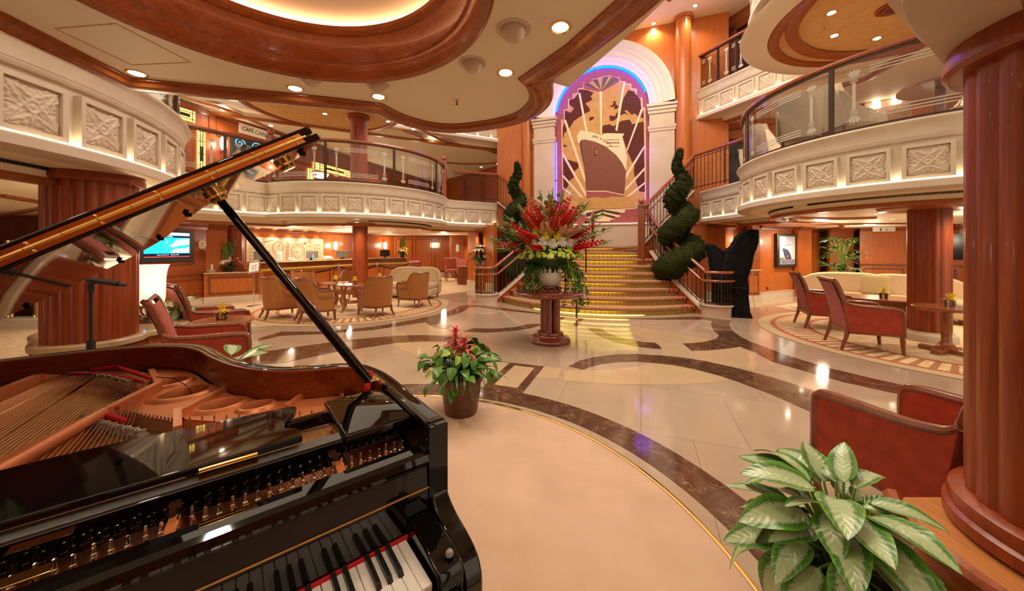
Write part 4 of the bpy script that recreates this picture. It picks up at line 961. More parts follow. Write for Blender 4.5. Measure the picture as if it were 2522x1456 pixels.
inlay('sunburst', [M_([(418, 360), (418, 320), (487, 292), (605, 263), (682, 280), (682, 308), (548, 385)])], c_rose, -.004); inlay('sunburst_ray', [M_(l) for l in fan], c_ebo, -.0055); inlay('sunburst_ray', [M_(l) for l in ([(520, 285), (560, 276), (548, 372)], [(605, 266), (625, 275), (550, 376)], [(455, 318), (487, 300), (546, 376)])], c_gold, -.0052)
inlay('ship_superstructure', [M_([(540, 710), (590, 692), (718, 695), (715, 710), (706, 712), (720, 775), (740, 870), (735, 960), (640, 800)])], c_pale, -.0075)
inlay('ship_windows', [M_([(590 + k * 12, y), (597 + k * 12, y), (597 + k * 12, y + h), (590 + k * 12, y + h)]) for k in range(8) for y, h in ((738, 7), (758, 12), (790, 6))], c_map, -.009)
inlay('ship_funnel', [M_([(556, 690), (558, 640), (575, 630), (610, 632), (625, 655), (668, 675), (660, 690), (600, 695)])], c_map, -.0065)
inlay('ship_bow_band', [M_([(372, 760), (368, 715), (388, 672), (470, 682), (560, 712), (640, 770), (700, 850), (732, 950), (735, 1000), (690, 1000), (600, 900), (400, 790)])], c_pale, -.0085)
inlay('ship_hull', [M_([(386, 765), (400, 742), (430, 740), (500, 755), (580, 790), (660, 855), (705, 915), (734, 975), (726, 1080), (715, 1168), (640, 1168), (560, 1175), (500, 1165), (440, 1178), (425, 960), (400, 850)])], c_hull, -.010)
inlay('ship_hull_edge', [M_([(386, 765), (400, 742), (412, 850), (428, 1000), (440, 1178), (425, 960)])], c_ebo, -.011)
inlay('ship_waterline', [M_([(440, 1122), (580, 1122), (716, 1150), (716, 1156), (580, 1129), (440, 1129)])], c_pale, -.0115); inlay('ship_boot_topping', [M_([(440, 1129), (580, 1129), (716, 1157), (712, 1168), (560, 1175), (500, 1165), (440, 1178)])], c_rose, -.0112)
inlay('ship_anchor', [M_([(503, 800), (526, 808), (514, 862), (498, 862)])], c_map, -.0115); inlay('ship_anchor', [M_([(510, 812), (520, 815), (512, 852), (506, 852)])], c_gold, -.012)
inlay('bow_wave', [M_([(265, 1195), (268, 1140), (440, 1180), (500, 1166), (560, 1176), (640, 1166), (712, 1168), (870, 1160), (875, 1185), (812, 1215), (812, 1245), (725, 1252), (325, 1268), (320, 1245), (290, 1225)])], c_gold, -.0125)
inlay('sunrise_emblem', [M_([(397, 1270), (725, 1255), (725, 1285), (690, 1287), (690, 1318), (655, 1320), (650, 1335), (615, 1338), (612, 1350), (505, 1350), (503, 1338), (465, 1330), (465, 1325), (433, 1325), (430, 1300), (398, 1300)])], c_pale, -.003)
inlay('sunrise_ray', [M_(l) for l in ([(433, 1290), (560, 1262), (690, 1285), (688, 1305), (560, 1278), (436, 1320)], [(470, 1320), (558, 1290), (655, 1315), (650, 1332), (558, 1305), (480, 1330)])], c_ebo, -.0045)
g = MB()
for i, ch in enumerate('QUEEN ELIZABETH'):
    if ch == ' ': continue
    a_ = mm(486 + i * 9.6, 716 + i * 1.2 + i * i * .27); tx = text('x', ch, c_map, .085, (0, 0, 0), (0, 0, 0), None, .0006); me = tx.data
    g.X = Matrix.Translation((a_[0], -.0125, a_[1])) @ Matrix.Rotation(math.atan((1.2 + .54 * i) / 9.6), 4, 'Y') @ Matrix.Rotation(pi / 2, 4, 'X')
    g.add([tuple(v.co) for v in me.vertices], [list(p.vertices) for p in me.polygons]); bpy.data.objects.remove(tx); bpy.data.meshes.remove(me)
g.build('ship_name', c_map, mu)
# ---------------------------------------------------------------- grand stair (9 risers to a landing at 1.53)
C0 = Vector((2.36, 9.95))                        # middle of the top nosing
stair = thing('grand_staircase', 'wide flaring carpeted staircase with glowing yellow risers below the mural', 'staircase', (C0.x, C0.y, 0), -AX)
RZ = .17
def halfw(k): f = max(0, (9 - k) / 8); return 1.36 + 1.0 * f ** 1.3           # half width of step k
def sag(k): f = max(0, (9 - k) / 8); return .10 + .95 * f ** 1.2
def tread_arc(k, extra=0): # nosing line in local coordinates, bowed towards the hall
    y = .22 - .308 * (9 - k); h = halfw(k); n = 26
    return [(-h + 2 * h * i / n, y + sag(k) * (2 * i / n - 1) ** 2 - extra) for i in range(n + 1)]
for k in range(1, 10):
    a = tread_arc(k); st = MB(); z = RZ * k
    yb = .05 if k == 9 else None
    nxt = tread_arc(k + 1) if k < 9 else [(x, y + .5) for x, y in a]
    nx2 = [(-halfw(k), nxt[0][1] + .05)] + [(halfw(k), nxt[-1][1] + .05)]
    h = halfw(k)
    for x0, x1, nm, mt in ((-1, -.86, 'tread_border', m_treadr), (-.86, .86, 'tread', m_tread), (.86, 1, 'tread_border', m_treadr)):
        lo = [p for p in a if x0 * h - 1e-6 <= p[0] <= x1 * h + 1e-6]
        def yat(xx):
            for (xa, ya), (xb, yb_) in zip(a[:-1], a[1:]):
                if xa - 1e-6 <= xx <= xb + 1e-6: return ya + (yb_ - ya) * (xx - xa) / (xb - xa)
            return a[-1][1]
        xs = [x0 * h] + [p[0] for p in lo if x0 * h + .02 < p[0] < x1 * h - .02] + [x1 * h]
        front = [(x, yat(x)) for x in xs]; back = .40 if k < 9 else .6
        g = MB(); prof = [(.0, z - .078), (.026, z - .070), (.038, z - .042), (.03, z - .012), (0, z)]
        m_ = len(front); vs = []
        for x, y in front: vs += [(x, y - o_, zq) for o_, zq in prof] + [(x, y + back, z)]
        g.add(vs, [(i * 6 + j, (i + 1) * 6 + j, (i + 1) * 6 + j + 1, i * 6 + j + 1) for i in range(m_ - 1) for j in range(5)])
        g.build(nm, mt, stair)
    g = MB(); m_ = len(a); vs = []
    for x, y in a: vs += [(x * .985, y + .035, z - RZ), (x * .985, y + .035, z - .05)]
    g.add(vs, [(2 * i, 2 * i + 2, 2 * i + 3, 2 * i + 1) for i in range(m_ - 1)]); g.build('riser', m_riser, stair)
    g = MB(); g.tube([(x * .93, y + .018, z - .074) for x, y in a], .0045, 5); g.build('led_strip', m_led, stair)
g = MB(); g.box(-1.34, .25, 1.40, 1.34, 1.33, 1.528); g.add([(-1.36, .3, 1.529), (1.36, .3, 1.529), (2.5, 1.3, 1.529), (-2.5, 1.3, 1.529)], [(0, 1, 2, 3)]); g.build('landing', m_tread, stair)
a1 = tread_arc(1)
g = MB(); g.tube([(x * .97, y + .028, .006) for x, y in a1], .003, 4); g.build('floor_led_strip', m_led, stair)
# curved strings and newel blocks at both sides
NR_ = Vector((3.52, 9.42)); NL_ = Vector((1.07, 10.45))
def loc2(p): d = Vector(p) - C0; return (d.x * UN.x + d.y * UN.y, d.x * UA.x + d.y * UA.y)
for s in (-1, 1):
    pth = []
    for i in range(17):
        k = 9.3 - 8.9 * i / 16; f = (9 - k) / 8; f = max(0, f)
        pth.append((s * (halfw(k) + .06), .20 - .308 * (9 - k) + sag(k), RZ * k + .06))
    g = MB(); g2 = MB()
    for (q_, w, zlo) in ((g, .05, None), (g2, .12, -1)):
        vs = []
        for i, p in enumerate(pth):
            a_ = Vector(pth[max(0, i - 1)][:2]); c_ = Vector(pth[min(16, i + 1)][:2]); d = (c_ - a_).normalized(); n_ = Vector((-d.y, d.x))
            for o_ in (-w, w):
                for zq in ((0, p[2] - .035) if zlo is None else (p[2] - .035, p[2])): vs.append((p[0] + n_.x * o_, p[1] + n_.y * o_, zq))
        fs = []
        for i in range(16):
            b0, b1 = 4 * i, 4 * i + 4
            fs += [(b0, b1, b1 + 1, b0 + 1), (b0 + 2, b0 + 3, b1 + 3, b1 + 2), (b0 + 1, b1 + 1, b1 + 3, b0 + 3), (b0, b0 + 2, b1 + 2, b1)]
        fs += [(0, 1, 3, 2), (64, 66, 67, 65)]
        q_.add(vs, fs)
    g.build('string', m_cherry, stair); g2.build('string_cap', m_pearl, stair)
    ex = pth[-1]; cc = (ex[0] + s * .22, ex[1] - .05)
    g = MB(); g.lathe([(.30, 0), (.30, .20), (.33, .215), (.335, .235), (.325, .255), (0, .255)], (cc[0], cc[1], 0), 40); g.build('newel_block', m_pearl, stair)
    # railing of this side
    rl = thing('stair_railing', ('right' if s > 0 else 'left') and ('curved wooden stair railing with iron balusters, in front of the spiral topiary' if s > 0 else 'curved wooden stair railing with iron balusters, beside the niche with flowers'), 'railing', (C0.x, C0.y, 0), -AX)
    top3 = [(p[0], p[1], p[2] + .84) for p in pth]; mid3 = [(p[0] - s * .09, p[1], p[2] + .66) for p in pth]
    curl = [(cc[0] + .30 * math.cos(a), cc[1] + .30 * math.sin(a)) for a in [(-pi / 2 - s * (.9 - i * .23)) if s > 0 else (-pi / 2 + (.9 - i * .23)) for i in range(10)]]
    e_t, e_m = top3[-1][2] - .02, mid3[-1][2] - .02
    hp = top3 + [(x, y, e_t) for x, y in curl]; hm = mid3 + [(cc[0] + (x - cc[0]) * 1.12, cc[1] + (y - cc[1]) * 1.12, e_m) for x, y in curl]
    g = MB(); g.tube(hp, .042, 10, sq=.8); g.build('handrail', m_rail, rl); g = MB(); g.tube(hm, .026, 8); g.build('lower_handrail', m_rail, rl)
    g = MB(); g.tube([(p[0], p[1], p[2] + .05) for p in pth] + [(x, y, .30) for x, y in curl], .012, 6); g.build('bottom_rail', m_iron, rl)
    g = MB(); g.tube([(p[0], p[1], p[2] + .76) for p in pth] + [(x, y, e_t - .08) for x, y in curl], .010, 6); g.build('top_iron_rail', m_iron, rl)
    n_ = 30; allp = [(p[0], p[1], p[2] + .05, p[2] + .8) for p in pth] + [(x, y, .255, e_t - .03) for x, y in curl]
    for i in range(n_):
        f = i / (n_ - 1) * (len(allp) - 1); j = min(int(f), len(allp) - 2); u = f - j; A_, B_ = allp[j], allp[j + 1]; p = [A_[m] + (B_[m] - A_[m]) * u for m in range(4)]
        g = MB(); post = i % 6 == 0; r = .018 if post else .0085; g.tube([(p[0], p[1], p[2] - .04), (p[0], p[1], p[3])], r, 6)
        if not post:
            for t_ in (.22, .30, .68): g.ball((p[0], p[1], p[2] + (p[3] - p[2]) * t_), .017, 6)
        g.build('post' if post else 'baluster', m_iron, rl)
# centre handrail on slim posts
rl = thing('stair_railing', 'slim centre handrail of the stair, partly behind the big flower arrangement', 'railing', (C0.x, C0.y, 0), -AX)
cp = [(.0 - .12, .45, 2.55), (-.12, .1, 2.42), (-.12, -1.1, 1.72), (-.12, -2.35, 1.0), (-.12, -2.6, .96)]
g = MB(); g.tube(cp, .03, 10); g.build('handrail', m_rail, rl)
for y, z0, z1 in ((.40, 1.53, 2.53), (.08, 1.5, 2.40), (-1.1, .85, 1.70), (-2.5, .0, .96)):
    g = MB(); g.tube([(-.12, y, z0), (-.12, y, z1)], .02, 8); g.build('post', m_iron, rl)
# side flights from the landing to the upper deck
for nm, Nn, Cc, s in (('left', NL_, Vector((-.50, 12.45)), -1), ('right', NR_, Vector((5.12, 9.98)), 1)):
    d = Cc - Nn; L = d.length; dn = d.normalized(); nn = Vector((-dn.y, dn.x)) * (-s)   # nn points to the back (away from the hall)
    if nn.dot(Vector((UA.x, UA.y))) < 0: nn = -nn
    fl = thing('side_stair', 'short stair flight rising %s, panelled in dark cherry' % ('behind the left topiary to the cafe deck' if s < 0 else 'behind the right topiary to the lounge deck'), 'staircase', (Nn.x, Nn.y, 0))
    g = MB(); z0, z1 = 1.53, 3.02
    g.extr([(0, 0, 0), (d.x, d.y, 0), (d.x, d.y, z1 + .05), (0, 0, z0 + .05)], tuple((nn * .06).to_3d())); g.build('side_panel', m_cherryd, fl)
    g = MB(); e = dn * .0
    g.extr([(-nn.x * .03, -nn.y * .03, z0 + .05), (d.x - nn.x * .03, d.y - nn.y * .03, z1 + .05), (d.x - nn.x * .03, d.y - nn.y * .03, z1 + .10), (-nn.x * .03, -nn.y * .03, z0 + .10)], tuple((nn * .12).to_3d())); g.build('string_cap', m_pearl, fl)
    for k in range(9):
        a_ = Nn + d * (k / 9); g = MB(); p = d * (k / 9); w = Vector((UA.x, UA.y)) * 1.2; e_ = d / 9
        zk = z0 + (z1 - z0) * (k + 1) / 9
        g.extr([(p.x, p.y, zk - .17), (p.x + e_.x, p.y + e_.y, zk - .17), (p.x + e_.x, p.y + e_.y, zk), (p.x, p.y, zk)], tuple(w.to_3d())); g.build('step', m_tread, fl)
    rl = thing('side_railing', 'sloping wooden railing with iron balusters %s' % ('from the left landing newel up to the cafe deck' if s < 0 else 'from the right landing newel up to the lounge deck'), 'railing', (Nn.x, Nn.y, 0))
    ext = [Vector((-1.95, 11.85)) - Nn] if s < 0 else [Vector((5.50, 8.42)) - Nn]
    if s > 0: ext = [Vector((5.50, 8.42)) - Nn]
    pp = [(0, 0, z0)] + [(d.x, d.y, z1)] + [(e_.x, e_.y, z1) for e_ in ext]
    for nm2, h, r, mt in (('handrail', 1.04, .042, m_rail), ('lower_handrail', .80, .024, m_rail), ('bottom_rail', .15, .012, m_iron), ('top_iron_rail', .95, .01, m_iron)):
        g = MB(); g.tube([(x, y, z + h) for x, y, z in (pp if nm2 != 'lower_handrail' else pp[:2])], r, 8); g.build(nm2, mt, rl)
    tot = []; n1 = 16
    for i in range(n1 + 1): tot.append(tuple(Vector(pp[0]).lerp(Vector(pp[1]), i / n1)))
    for i in range(1, 12): tot.append(tuple(Vector(pp[1]).lerp(Vector(pp[2]), i / 12)))
    for i, p in enumerate(tot):
        post = i % 8 == 0; g = MB(); g.tube([(p[0], p[1], p[2] + .08), (p[0], p[1], p[2] + 1.02)], .022 if post else .0085, 6)
        if not post:
            for t_ in (.3, .38, .72): g.ball((p[0], p[1], p[2] + t_), .016, 6)
        g.build('post' if post else 'baluster', m_iron, rl)
    ne = thing('newel_post', 'square cherry newel post with ball finial at the %s of the mural landing' % ('left' if s < 0 else 'right'), 'newel post', (Nn.x - dn.x * .1, Nn.y - dn.y * .1, 1.0), -AX)
    g = MB(); g.box(-.085, -.085, 0, .085, .085, 1.62); g.box(-.10, -.10, 1.56, .10, .10, 1.60); g.build('shaft', m_dark, ne, bev=.006)
    g = MB(); g.lathe([(.03, 1.62), (.035, 1.64)] + [(.075 * math.sin(pi * i / 10), 1.71 - .075 * math.cos(pi * i / 10)) for i in range(1, 11)], n=20); g.build('ball_finial', m_rail, ne)
# ---------------------------------------------------------------- glass balustrades on the decks
def etched(q, h):
    z0, z1 = .10, h - .10
    sh = [(-.019, z0 + .20), (.019, z0 + .20), (.019, z1 - .20), (-.019, z1 - .20)]
    q.poly([(x, 0, z) for x, z in sh])
    for zb, sg in ((z0, 1), (z1, -1)):
        for k in (-2, -1, 0, 1, 2):
            q.poly([(k * .008, 0, zb + sg * .14), (k * .03 - .014, 0, zb + sg * .05), (k * .042, 0, zb + sg * (.0 + .012 * k * k)), (k * .03 + .016, 0, zb + sg * .05)] if sg > 0 else [(k * .008, 0, zb + sg * .14), (k * .03 + .016, 0, zb + sg * .05), (k * .042, 0, zb + sg * (.0 + .012 * k * k)), (k * .03 - .014, 0, zb + sg * .05)])
        for dz in (.15, .17, .19):
            q.poly([(-.04, 0, zb + sg * dz - .005), (.04, 0, zb + sg * dz - .005), (.04, 0, zb + sg * dz + .005), (-.04, 0, zb + sg * dz + .005)])
def balustrade(label, path, zb, span=1.55, start=0.0, rail_mat=m_rail, h=.97, last=None):
    t = thing('glass_balustrade', label, 'balustrade', (0, 0, 0)); P = offset(path, .0)
    g = MB(); g.sweep(P, [(-.045, zb + h + .02), (.035, zb + h + .02), (.05, zb + h + .045), (.045, zb + h + .075), (.0, zb + h + .09), (-.05, zb + h + .075), (-.055, zb + h + .045)]); g.build('handrail', rail_mat, t)
    g = MB(); g.sweep(P, [(-.02, zb + h - .01), (.02, zb + h - .01), (.02, zb + h + .02), (-.02, zb + h + .02)]); g.build('top_channel', m_iron, t)
    g = MB(); g.sweep(P, [(-.03, zb), (.03, zb), (.03, zb + .05), (-.03, zb + .05)]); g.build('bottom_channel', m_iron, t)
    fine = along(path, .05, 0); n = len(fine); step = int(span / .05); i = int(start / .05)
    while i < n - 4:
        j = min(n - 1, i + step); x, y, a = fine[i]
        g = MB(); g.cbox((x, y, zb + h / 2), (.055, .035, h), a); g.build('post', m_iron, t)
        seg = [(fine[k][0], fine[k][1]) for k in range(i + 1, j)]
        if len(seg) > 2:
            seg = seg[::2] if len(seg) > 5 else seg
            g = MB(); vs = []
            for (sx, sy) in seg: vs += [(sx, sy, zb + .05), (sx, sy, zb + h - .01)]
            g.add(vs, [(2 * k, 2 * k + 2, 2 * k + 3, 2 * k + 1) for k in range(len(seg) - 1)]); pane = g.build('glass_pane', m_glass, t)
            g = MB()
            for ii in (i + 5, j - 5):
                if not (i < ii < j): continue
                X_, Y_, A_ = fine[ii]; g.X = Matrix.Translation((X_ + math.sin(A_) * .006, Y_ - math.cos(A_) * .006, zb)) @ Matrix.Rotation(A_, 4, 'Z'); etched(g, h)
            g.X = None
            for zq in (.15, .19, .23, h - .13, h - .17, h - .21):
                pts = [(fine[k][0] + math.sin(fine[k][2]) * .006, fine[k][1] - math.cos(fine[k][2]) * .006) for k in range(i + 8, j - 7)]
                if len(pts) > 2:
                    vs = []
                    for sx, sy in pts: vs += [(sx, sy, zb + zq - .008), (sx, sy, zb + zq + .008)]
                    g.add(vs, [(2 * k, 2 * k + 2, 2 * k + 3, 2 * k + 1) for k in range(len(pts) - 1)])
            if g.v: g.build('etched_motif', m_etch, pane)
        i = j
    return t
LPn = LP[:41]; LPm = LP[43:78]
balustrade('glass balustrade on the balcony above the broad fluted column, glimpsed past the canopy', LPn, 3.06)
balustrade('straight glass balustrade below the cafe sign, ending at a newel', [LP[40], LP[41], LP[42], LP[43]], 3.06, span=1.25)
balustrade('curved glass balustrade on the cafe balcony above the reception lounge', LPm, 3.06, span=1.62, start=.02)
balustrade('curved glass balustrade in front of the white chairs on the upper lounge balcony', RP[2:38], 3.06, span=1.75, start=.0)
balustrade('straight glass balustrade on the top deck beside the round cherry column', R3[:2], 6.11, span=.95)
for lab, p in (('cherry newel post with ball finial at the corner of the cafe balcony', LP[43]), ('cherry newel post with ball finial at the far end of the cafe balustrade', LP[77])):
    ne = thing('newel_post', lab, 'newel post', (p[0], p[1], 3.06)); g = MB(); g.box(-.07, -.07, 0, .07, .07, 1.2); g.box(-.085, -.085, 1.14, .085, .085, 1.18); g.build('shaft', m_rail, ne, bev=.006)
    g = MB(); g.lathe([(.03, 1.2)] + [(.085 * math.sin(pi * i / 10), 1.29 - .085 * math.cos(pi * i / 10)) for i in range(1, 11)], n=20); g.build('ball_finial', m_rail, ne)

wall('wall_32', (4.6, -2.3), (-7.5, -2.3), 0, 3.3, m_cherryd, panels=8, base=.2, rail=.95, pz=(1.1, 2.6)); wall('wall_27', (5.2, 12.4), (9.5, 13.4), 0, 2.12, m_cherryd); wall('wall_28', (9.5, 13.4), (15.5, 12.9), 0, 2.12, m_cherryd); wall('wall_29', (15.5, 12.9), (15.8, 3.0), 0, 2.12, m_cherryd)
wall('wall_30', (-3.5, 20.5), (3.5, 20.5), 0, 5.2, m_cherryd); wall('wall_31', (-15.9, -3), (-15, 7.6), 0, 2.12, m_cherryd)
# ---------------------------------------------------------------- tan barrel armchairs (face +y)
def tan_chair():
    t = thing('barrel_armchair', '', 'armchair', (0, 0, 0), 0, 'tan barrel armchairs around the lounge tables')
    def plan(a, r=0): # U from the front right arm round the back to the front left arm
        rx, ry = .315 + r, .30 + r
        if a < .2: return (rx, .30 - (.30 - .02) * (a / .2))
        if a > .8: return (-rx, .02 + (.30 - .02) * ((a - .8) / .2))
        th = -(a - .2) / .6 * pi; return (rx * math.cos(th), .02 + ry * math.sin(th) * 1.08)
    def top(a):
        d = abs(a - .5)
        if d < .20: return .84
        if d < .33: u = (d - .20) / .13; return .84 - .24 * (3 * u * u - 2 * u ** 3)
        return .60 - .01 * (d - .33) / .17
    n = 44; q = MB(); vs = []
    for i in range(n + 1):
        a = i / n; (x0, y0), (x1, y1) = plan(a), plan(a, -.065); h = top(a) - .015; lean = -.05 * (1 - min(1, abs(a - .5) / .3))
        vs += [(x0 * .93, y0 * .93 + .01, .20), (x0, y0 + lean, h), (x1, y1 + lean, h), (x1 * .97, y1, .20)]
    fs = []
    for i in range(n):
        for j in range(4): fs.append((4 * i + j, 4 * i + 4 + j, 4 * i + 4 + (j + 1) % 4, 4 * i + (j + 1) % 4))
    q.add(vs, fs + [(0, 1, 2, 3), (4 * n + 3, 4 * n + 2, 4 * n + 1, 4 * n)]); q.build('upholstered_back', m_weave, t, ang=50)
    path = []
    for i in range(n + 1):
        a = i / n; x, y = plan(a, -.03); lean = -.05 * (1 - min(1, abs(a - .5) / .3)); path.append((x, y + lean, top(a)))
    path = [(path[0][0] * .97, .345, .30), (path[0][0], .37, .45), (path[0][0] + .002, .365, .56), (path[0][0], .335, .60)] + path[1:-1] + [(path[-1][0], .335, .60), (path[-1][0] - .002, .365, .56), (path[-1][0], .37, .45), (path[-1][0] * .97, .345, .30)]
    q = MB(); q.tube(path, [.028] * len(path), 8, sq=.75); q.build('arm_rail', m_dark, t)
    q = MB(); fr = [plan(i / 30) for i in range(31)]; fr = [(x * .93, y * .93 + .01) for x, y in fr]; fr = [(fr[0][0], .34)] + fr + [(fr[-1][0], .34)]
    q.sweep(fr, [(-.012, .185), (.012, .185), (.016, .205), (.012, .225), (-.012, .225)], True); q.build('seat_frame', m_dark, t)
    q = MB(); q.prism([(x * .96, y * .96) for x, y in fr], .19, .30); q.build('seat_base', m_weave, t)
    q = MB(); q.rbox(-.235, -.15, .29, .235, .35, .43, .05, 4); q.build('seat_cushion', m_tanf, t)
    for x, y, dx, dy in ((.27, .32, .015, .01), (-.27, .32, -.015, .01), (.17, -.24, .045, -.07), (-.17, -.24, -.045, -.07)):
        q = MB(); q.tube([(x, y, .21), (x + dx * .2, y + dy * .2, .12), (x + dx, y + dy, 0)], [.030, .025, .018], 4); q.build('leg', m_dark, t)
    return t
tans = [((-4.93, 7.50), -42, 'leftmost tan barrel armchair, its back to the piano lid prop'), ((-4.02, 7.18), -50, 'tan barrel armchair crossed by the lid prop, second from the left'), ((-2.92, 7.72), 48, 'tan barrel armchair just right of the round wooden tables, back turned'), ((-2.40, 8.88), 62, 'tan barrel armchair in front of the beige sofa'),
        ((-5.42, 9.20), -140, 'tan barrel armchair facing out with its back to the reception counter'), ((-4.58, 10.05), 175, 'farthest tan barrel armchair, partly behind the slender column')]
src = None
for (x, y), r, lab in tans:
    if src is None: src = tan_chair(); src.location = (x, y, .009); src.rotation_euler = (0, 0, R(r)); src['label'] = lab
    else: tree_copy(src, (x, y, .009), R(r), lab)
# ---------------------------------------------------------------- red velvet armchairs (face +y)
def red_chair():
    t = thing('velvet_armchair', '', 'armchair', (0, 0, 0), 0, 'red velvet armchairs with wooden frames')
    W_ = .275
    for s in (1, -1):
        pr = spline([(-.30, .70), (-.24, .66), (-.10, .635), (.10, .625), (.25, .615), (.305, .59), (.318, .53), (.318, .40)], 5)
        q = MB(); P = [(s * (W_ + .006), y, z - .018) for y, z in pr] + [(s * (W_ + .006), .318, .27), (s * (W_ + .006), -.24, .27)]
        q.extr(P, (s * .052, 0, 0)); q.build('side_panel', m_velvet, t, bev=.012)
        arm = [(s * (W_ + .035), y, z) for y, z in pr] + [(s * (W_ + .035), .322, .25)]
        q = MB(); q.tube(arm, [.022 + .012 * min(1, i / 14) for i in range(len(arm))], 8, sq=.8); q.build('arm', m_dark, t)
        st = spline([(s * .262, -.40, .985), (s * .27, -.365, .93), (s * .28, -.29, .70), (s * .285, -.255, .45), (s * .285, -.25, .28)], 4); q = MB(); q.tube(st, .026, 8, sq=1.1); q.build('back_post', m_dark, t)
        q = MB(); q.tube([(s * .285, -.25, .30), (s * .29, -.275, .18), (s * .30, -.33, .0)], [.032, .026, .019], 4); q.build('leg', m_dark, t)
        q = MB(); q.tube([(s * .305, .31, .30), (s * .305, .315, .16), (s * .305, .325, .0)], [.034, .028, .020], 4); q.build('leg', m_dark, t)
        q = MB(); q.box(s * .305 - .022, -.25, .245, s * .305 + .022, .33, .295); q.build('side_rail', m_dark, t)
    def back(u, v, off): # u across, v up
        x = (u - .5) * .50; y = -.245 - .06 * v - .10 * v * v; z = .40 + .56 * v; return (x, y + off * (1 - (abs(u - .5) * 2) ** 4 * .35), z)
    q = MB(); q.grid(lambda u, v: back(u, v, .055), 8, 10); q.grid(lambda u, v: back(u, v, -.03), 8, 10, True); q.build('backrest', m_velvet, t)
    q = MB(); q.grid(lambda u, v: ((u - .5) * .54, -.25 - .03 * v, .27 + .16 * v), 2, 2); q.build('lower_back_panel', m_velvet, t)
    q = MB(); q.tube([(-.285, -.405, .99), (.285, -.405, .99)], .030, 10, sq=.8); q.build('top_rail', m_dark, t)
    q = MB(); q.box(-.29, .285, .245, .29, .325, .295); q.box(-.29, -.27, .245, .29, -.235, .295); q.build('cross_rail', m_dark, t)
    q = MB(); q.rbox(-.27, -.25, .29, .27, .335, .445, .04, 4); q.build('seat_cushion', m_coral, t)
    return t
reds = [((5.13, 5.20), -114, 'red velvet armchair nearest the piano, back turned, in front of the coffee table'), ((5.72, 6.55), -114, 'red velvet armchair behind another, nearest the framed ship picture'), ((2.16, 1.83), 8, 'red velvet armchair behind the variegated plant, half hidden by the foreground column'),
        ((-3.06, 3.55), -50, 'red velvet armchair just behind the piano rim, in front of the round side table'), ((-4.05, 4.78), -36, 'red velvet armchair behind the round side table with a yellow flower')]
src = None
for (x, y), r, lab in reds:
    if src is None: src = red_chair(); src.location = (x, y, .009); src.rotation_euler = (0, 0, R(r)); src['label'] = lab
    else: tree_copy(src, (x, y, .009 if y > 4 and x > 0 else .003), R(r), lab)
# ---------------------------------------------------------------- wing chairs at the far desk
def wing_chair():
    t = thing('wing_chair', '', 'chair', (0, 0, 0), 0, 'rose leather chairs at the far desk')
    q = MB(); P = spline([(-.24, 0, .45), (-.25, 0, .70), (-.30, 0, .95), (-.27, 0, 1.05), (-.12, 0, 1.02), (0, 0, 1.01), (.12, 0, 1.02), (.27, 0, 1.05), (.30, 0, .95), (.25, 0, .70), (.24, 0, .45)], 3)
    q.extr([(x, -.26, z) for x, y, z in P], (0, .08, 0)); q.build('backrest', m_pinkv, t, bev=.02)
    q = MB(); q.rbox(-.27, -.26, .40, .27, .27, .53, .04, 3); q.build('seat', m_pinkv, t)
    for s in (1, -1):
        q = MB(); q.tube([(s * .26, -.2, .66), (s * .27, .1, .66), (s * .27, .18, .62), (s * .27, .16, .50)], .028, 8); q.build('arm', m_pinkv, t)
        for y in (-.23, .23): q = MB(); q.tube([(s * .24, y, .41), (s * .24, y, 0)], [.026, .018], 4); q.build('leg', m_dark, t)
    q = MB(); q.tube([(-.24, 0, .15), (.24, 0, .15)], .012, 6); q.build('stretcher', m_dark, t)
    return t
w1 = wing_chair(); x, y = px(1112, 692, 0); w1.location = (x, y, .003); w1.rotation_euler = (0, 0, R(200)); w1['label'] = 'rose leather chair at the far desk, facing out'
x, y = px(1146, 698, 0); tree_copy(w1, (x, y, .003), R(-30), 'dark rose leather chair with its back turned at the far desk')
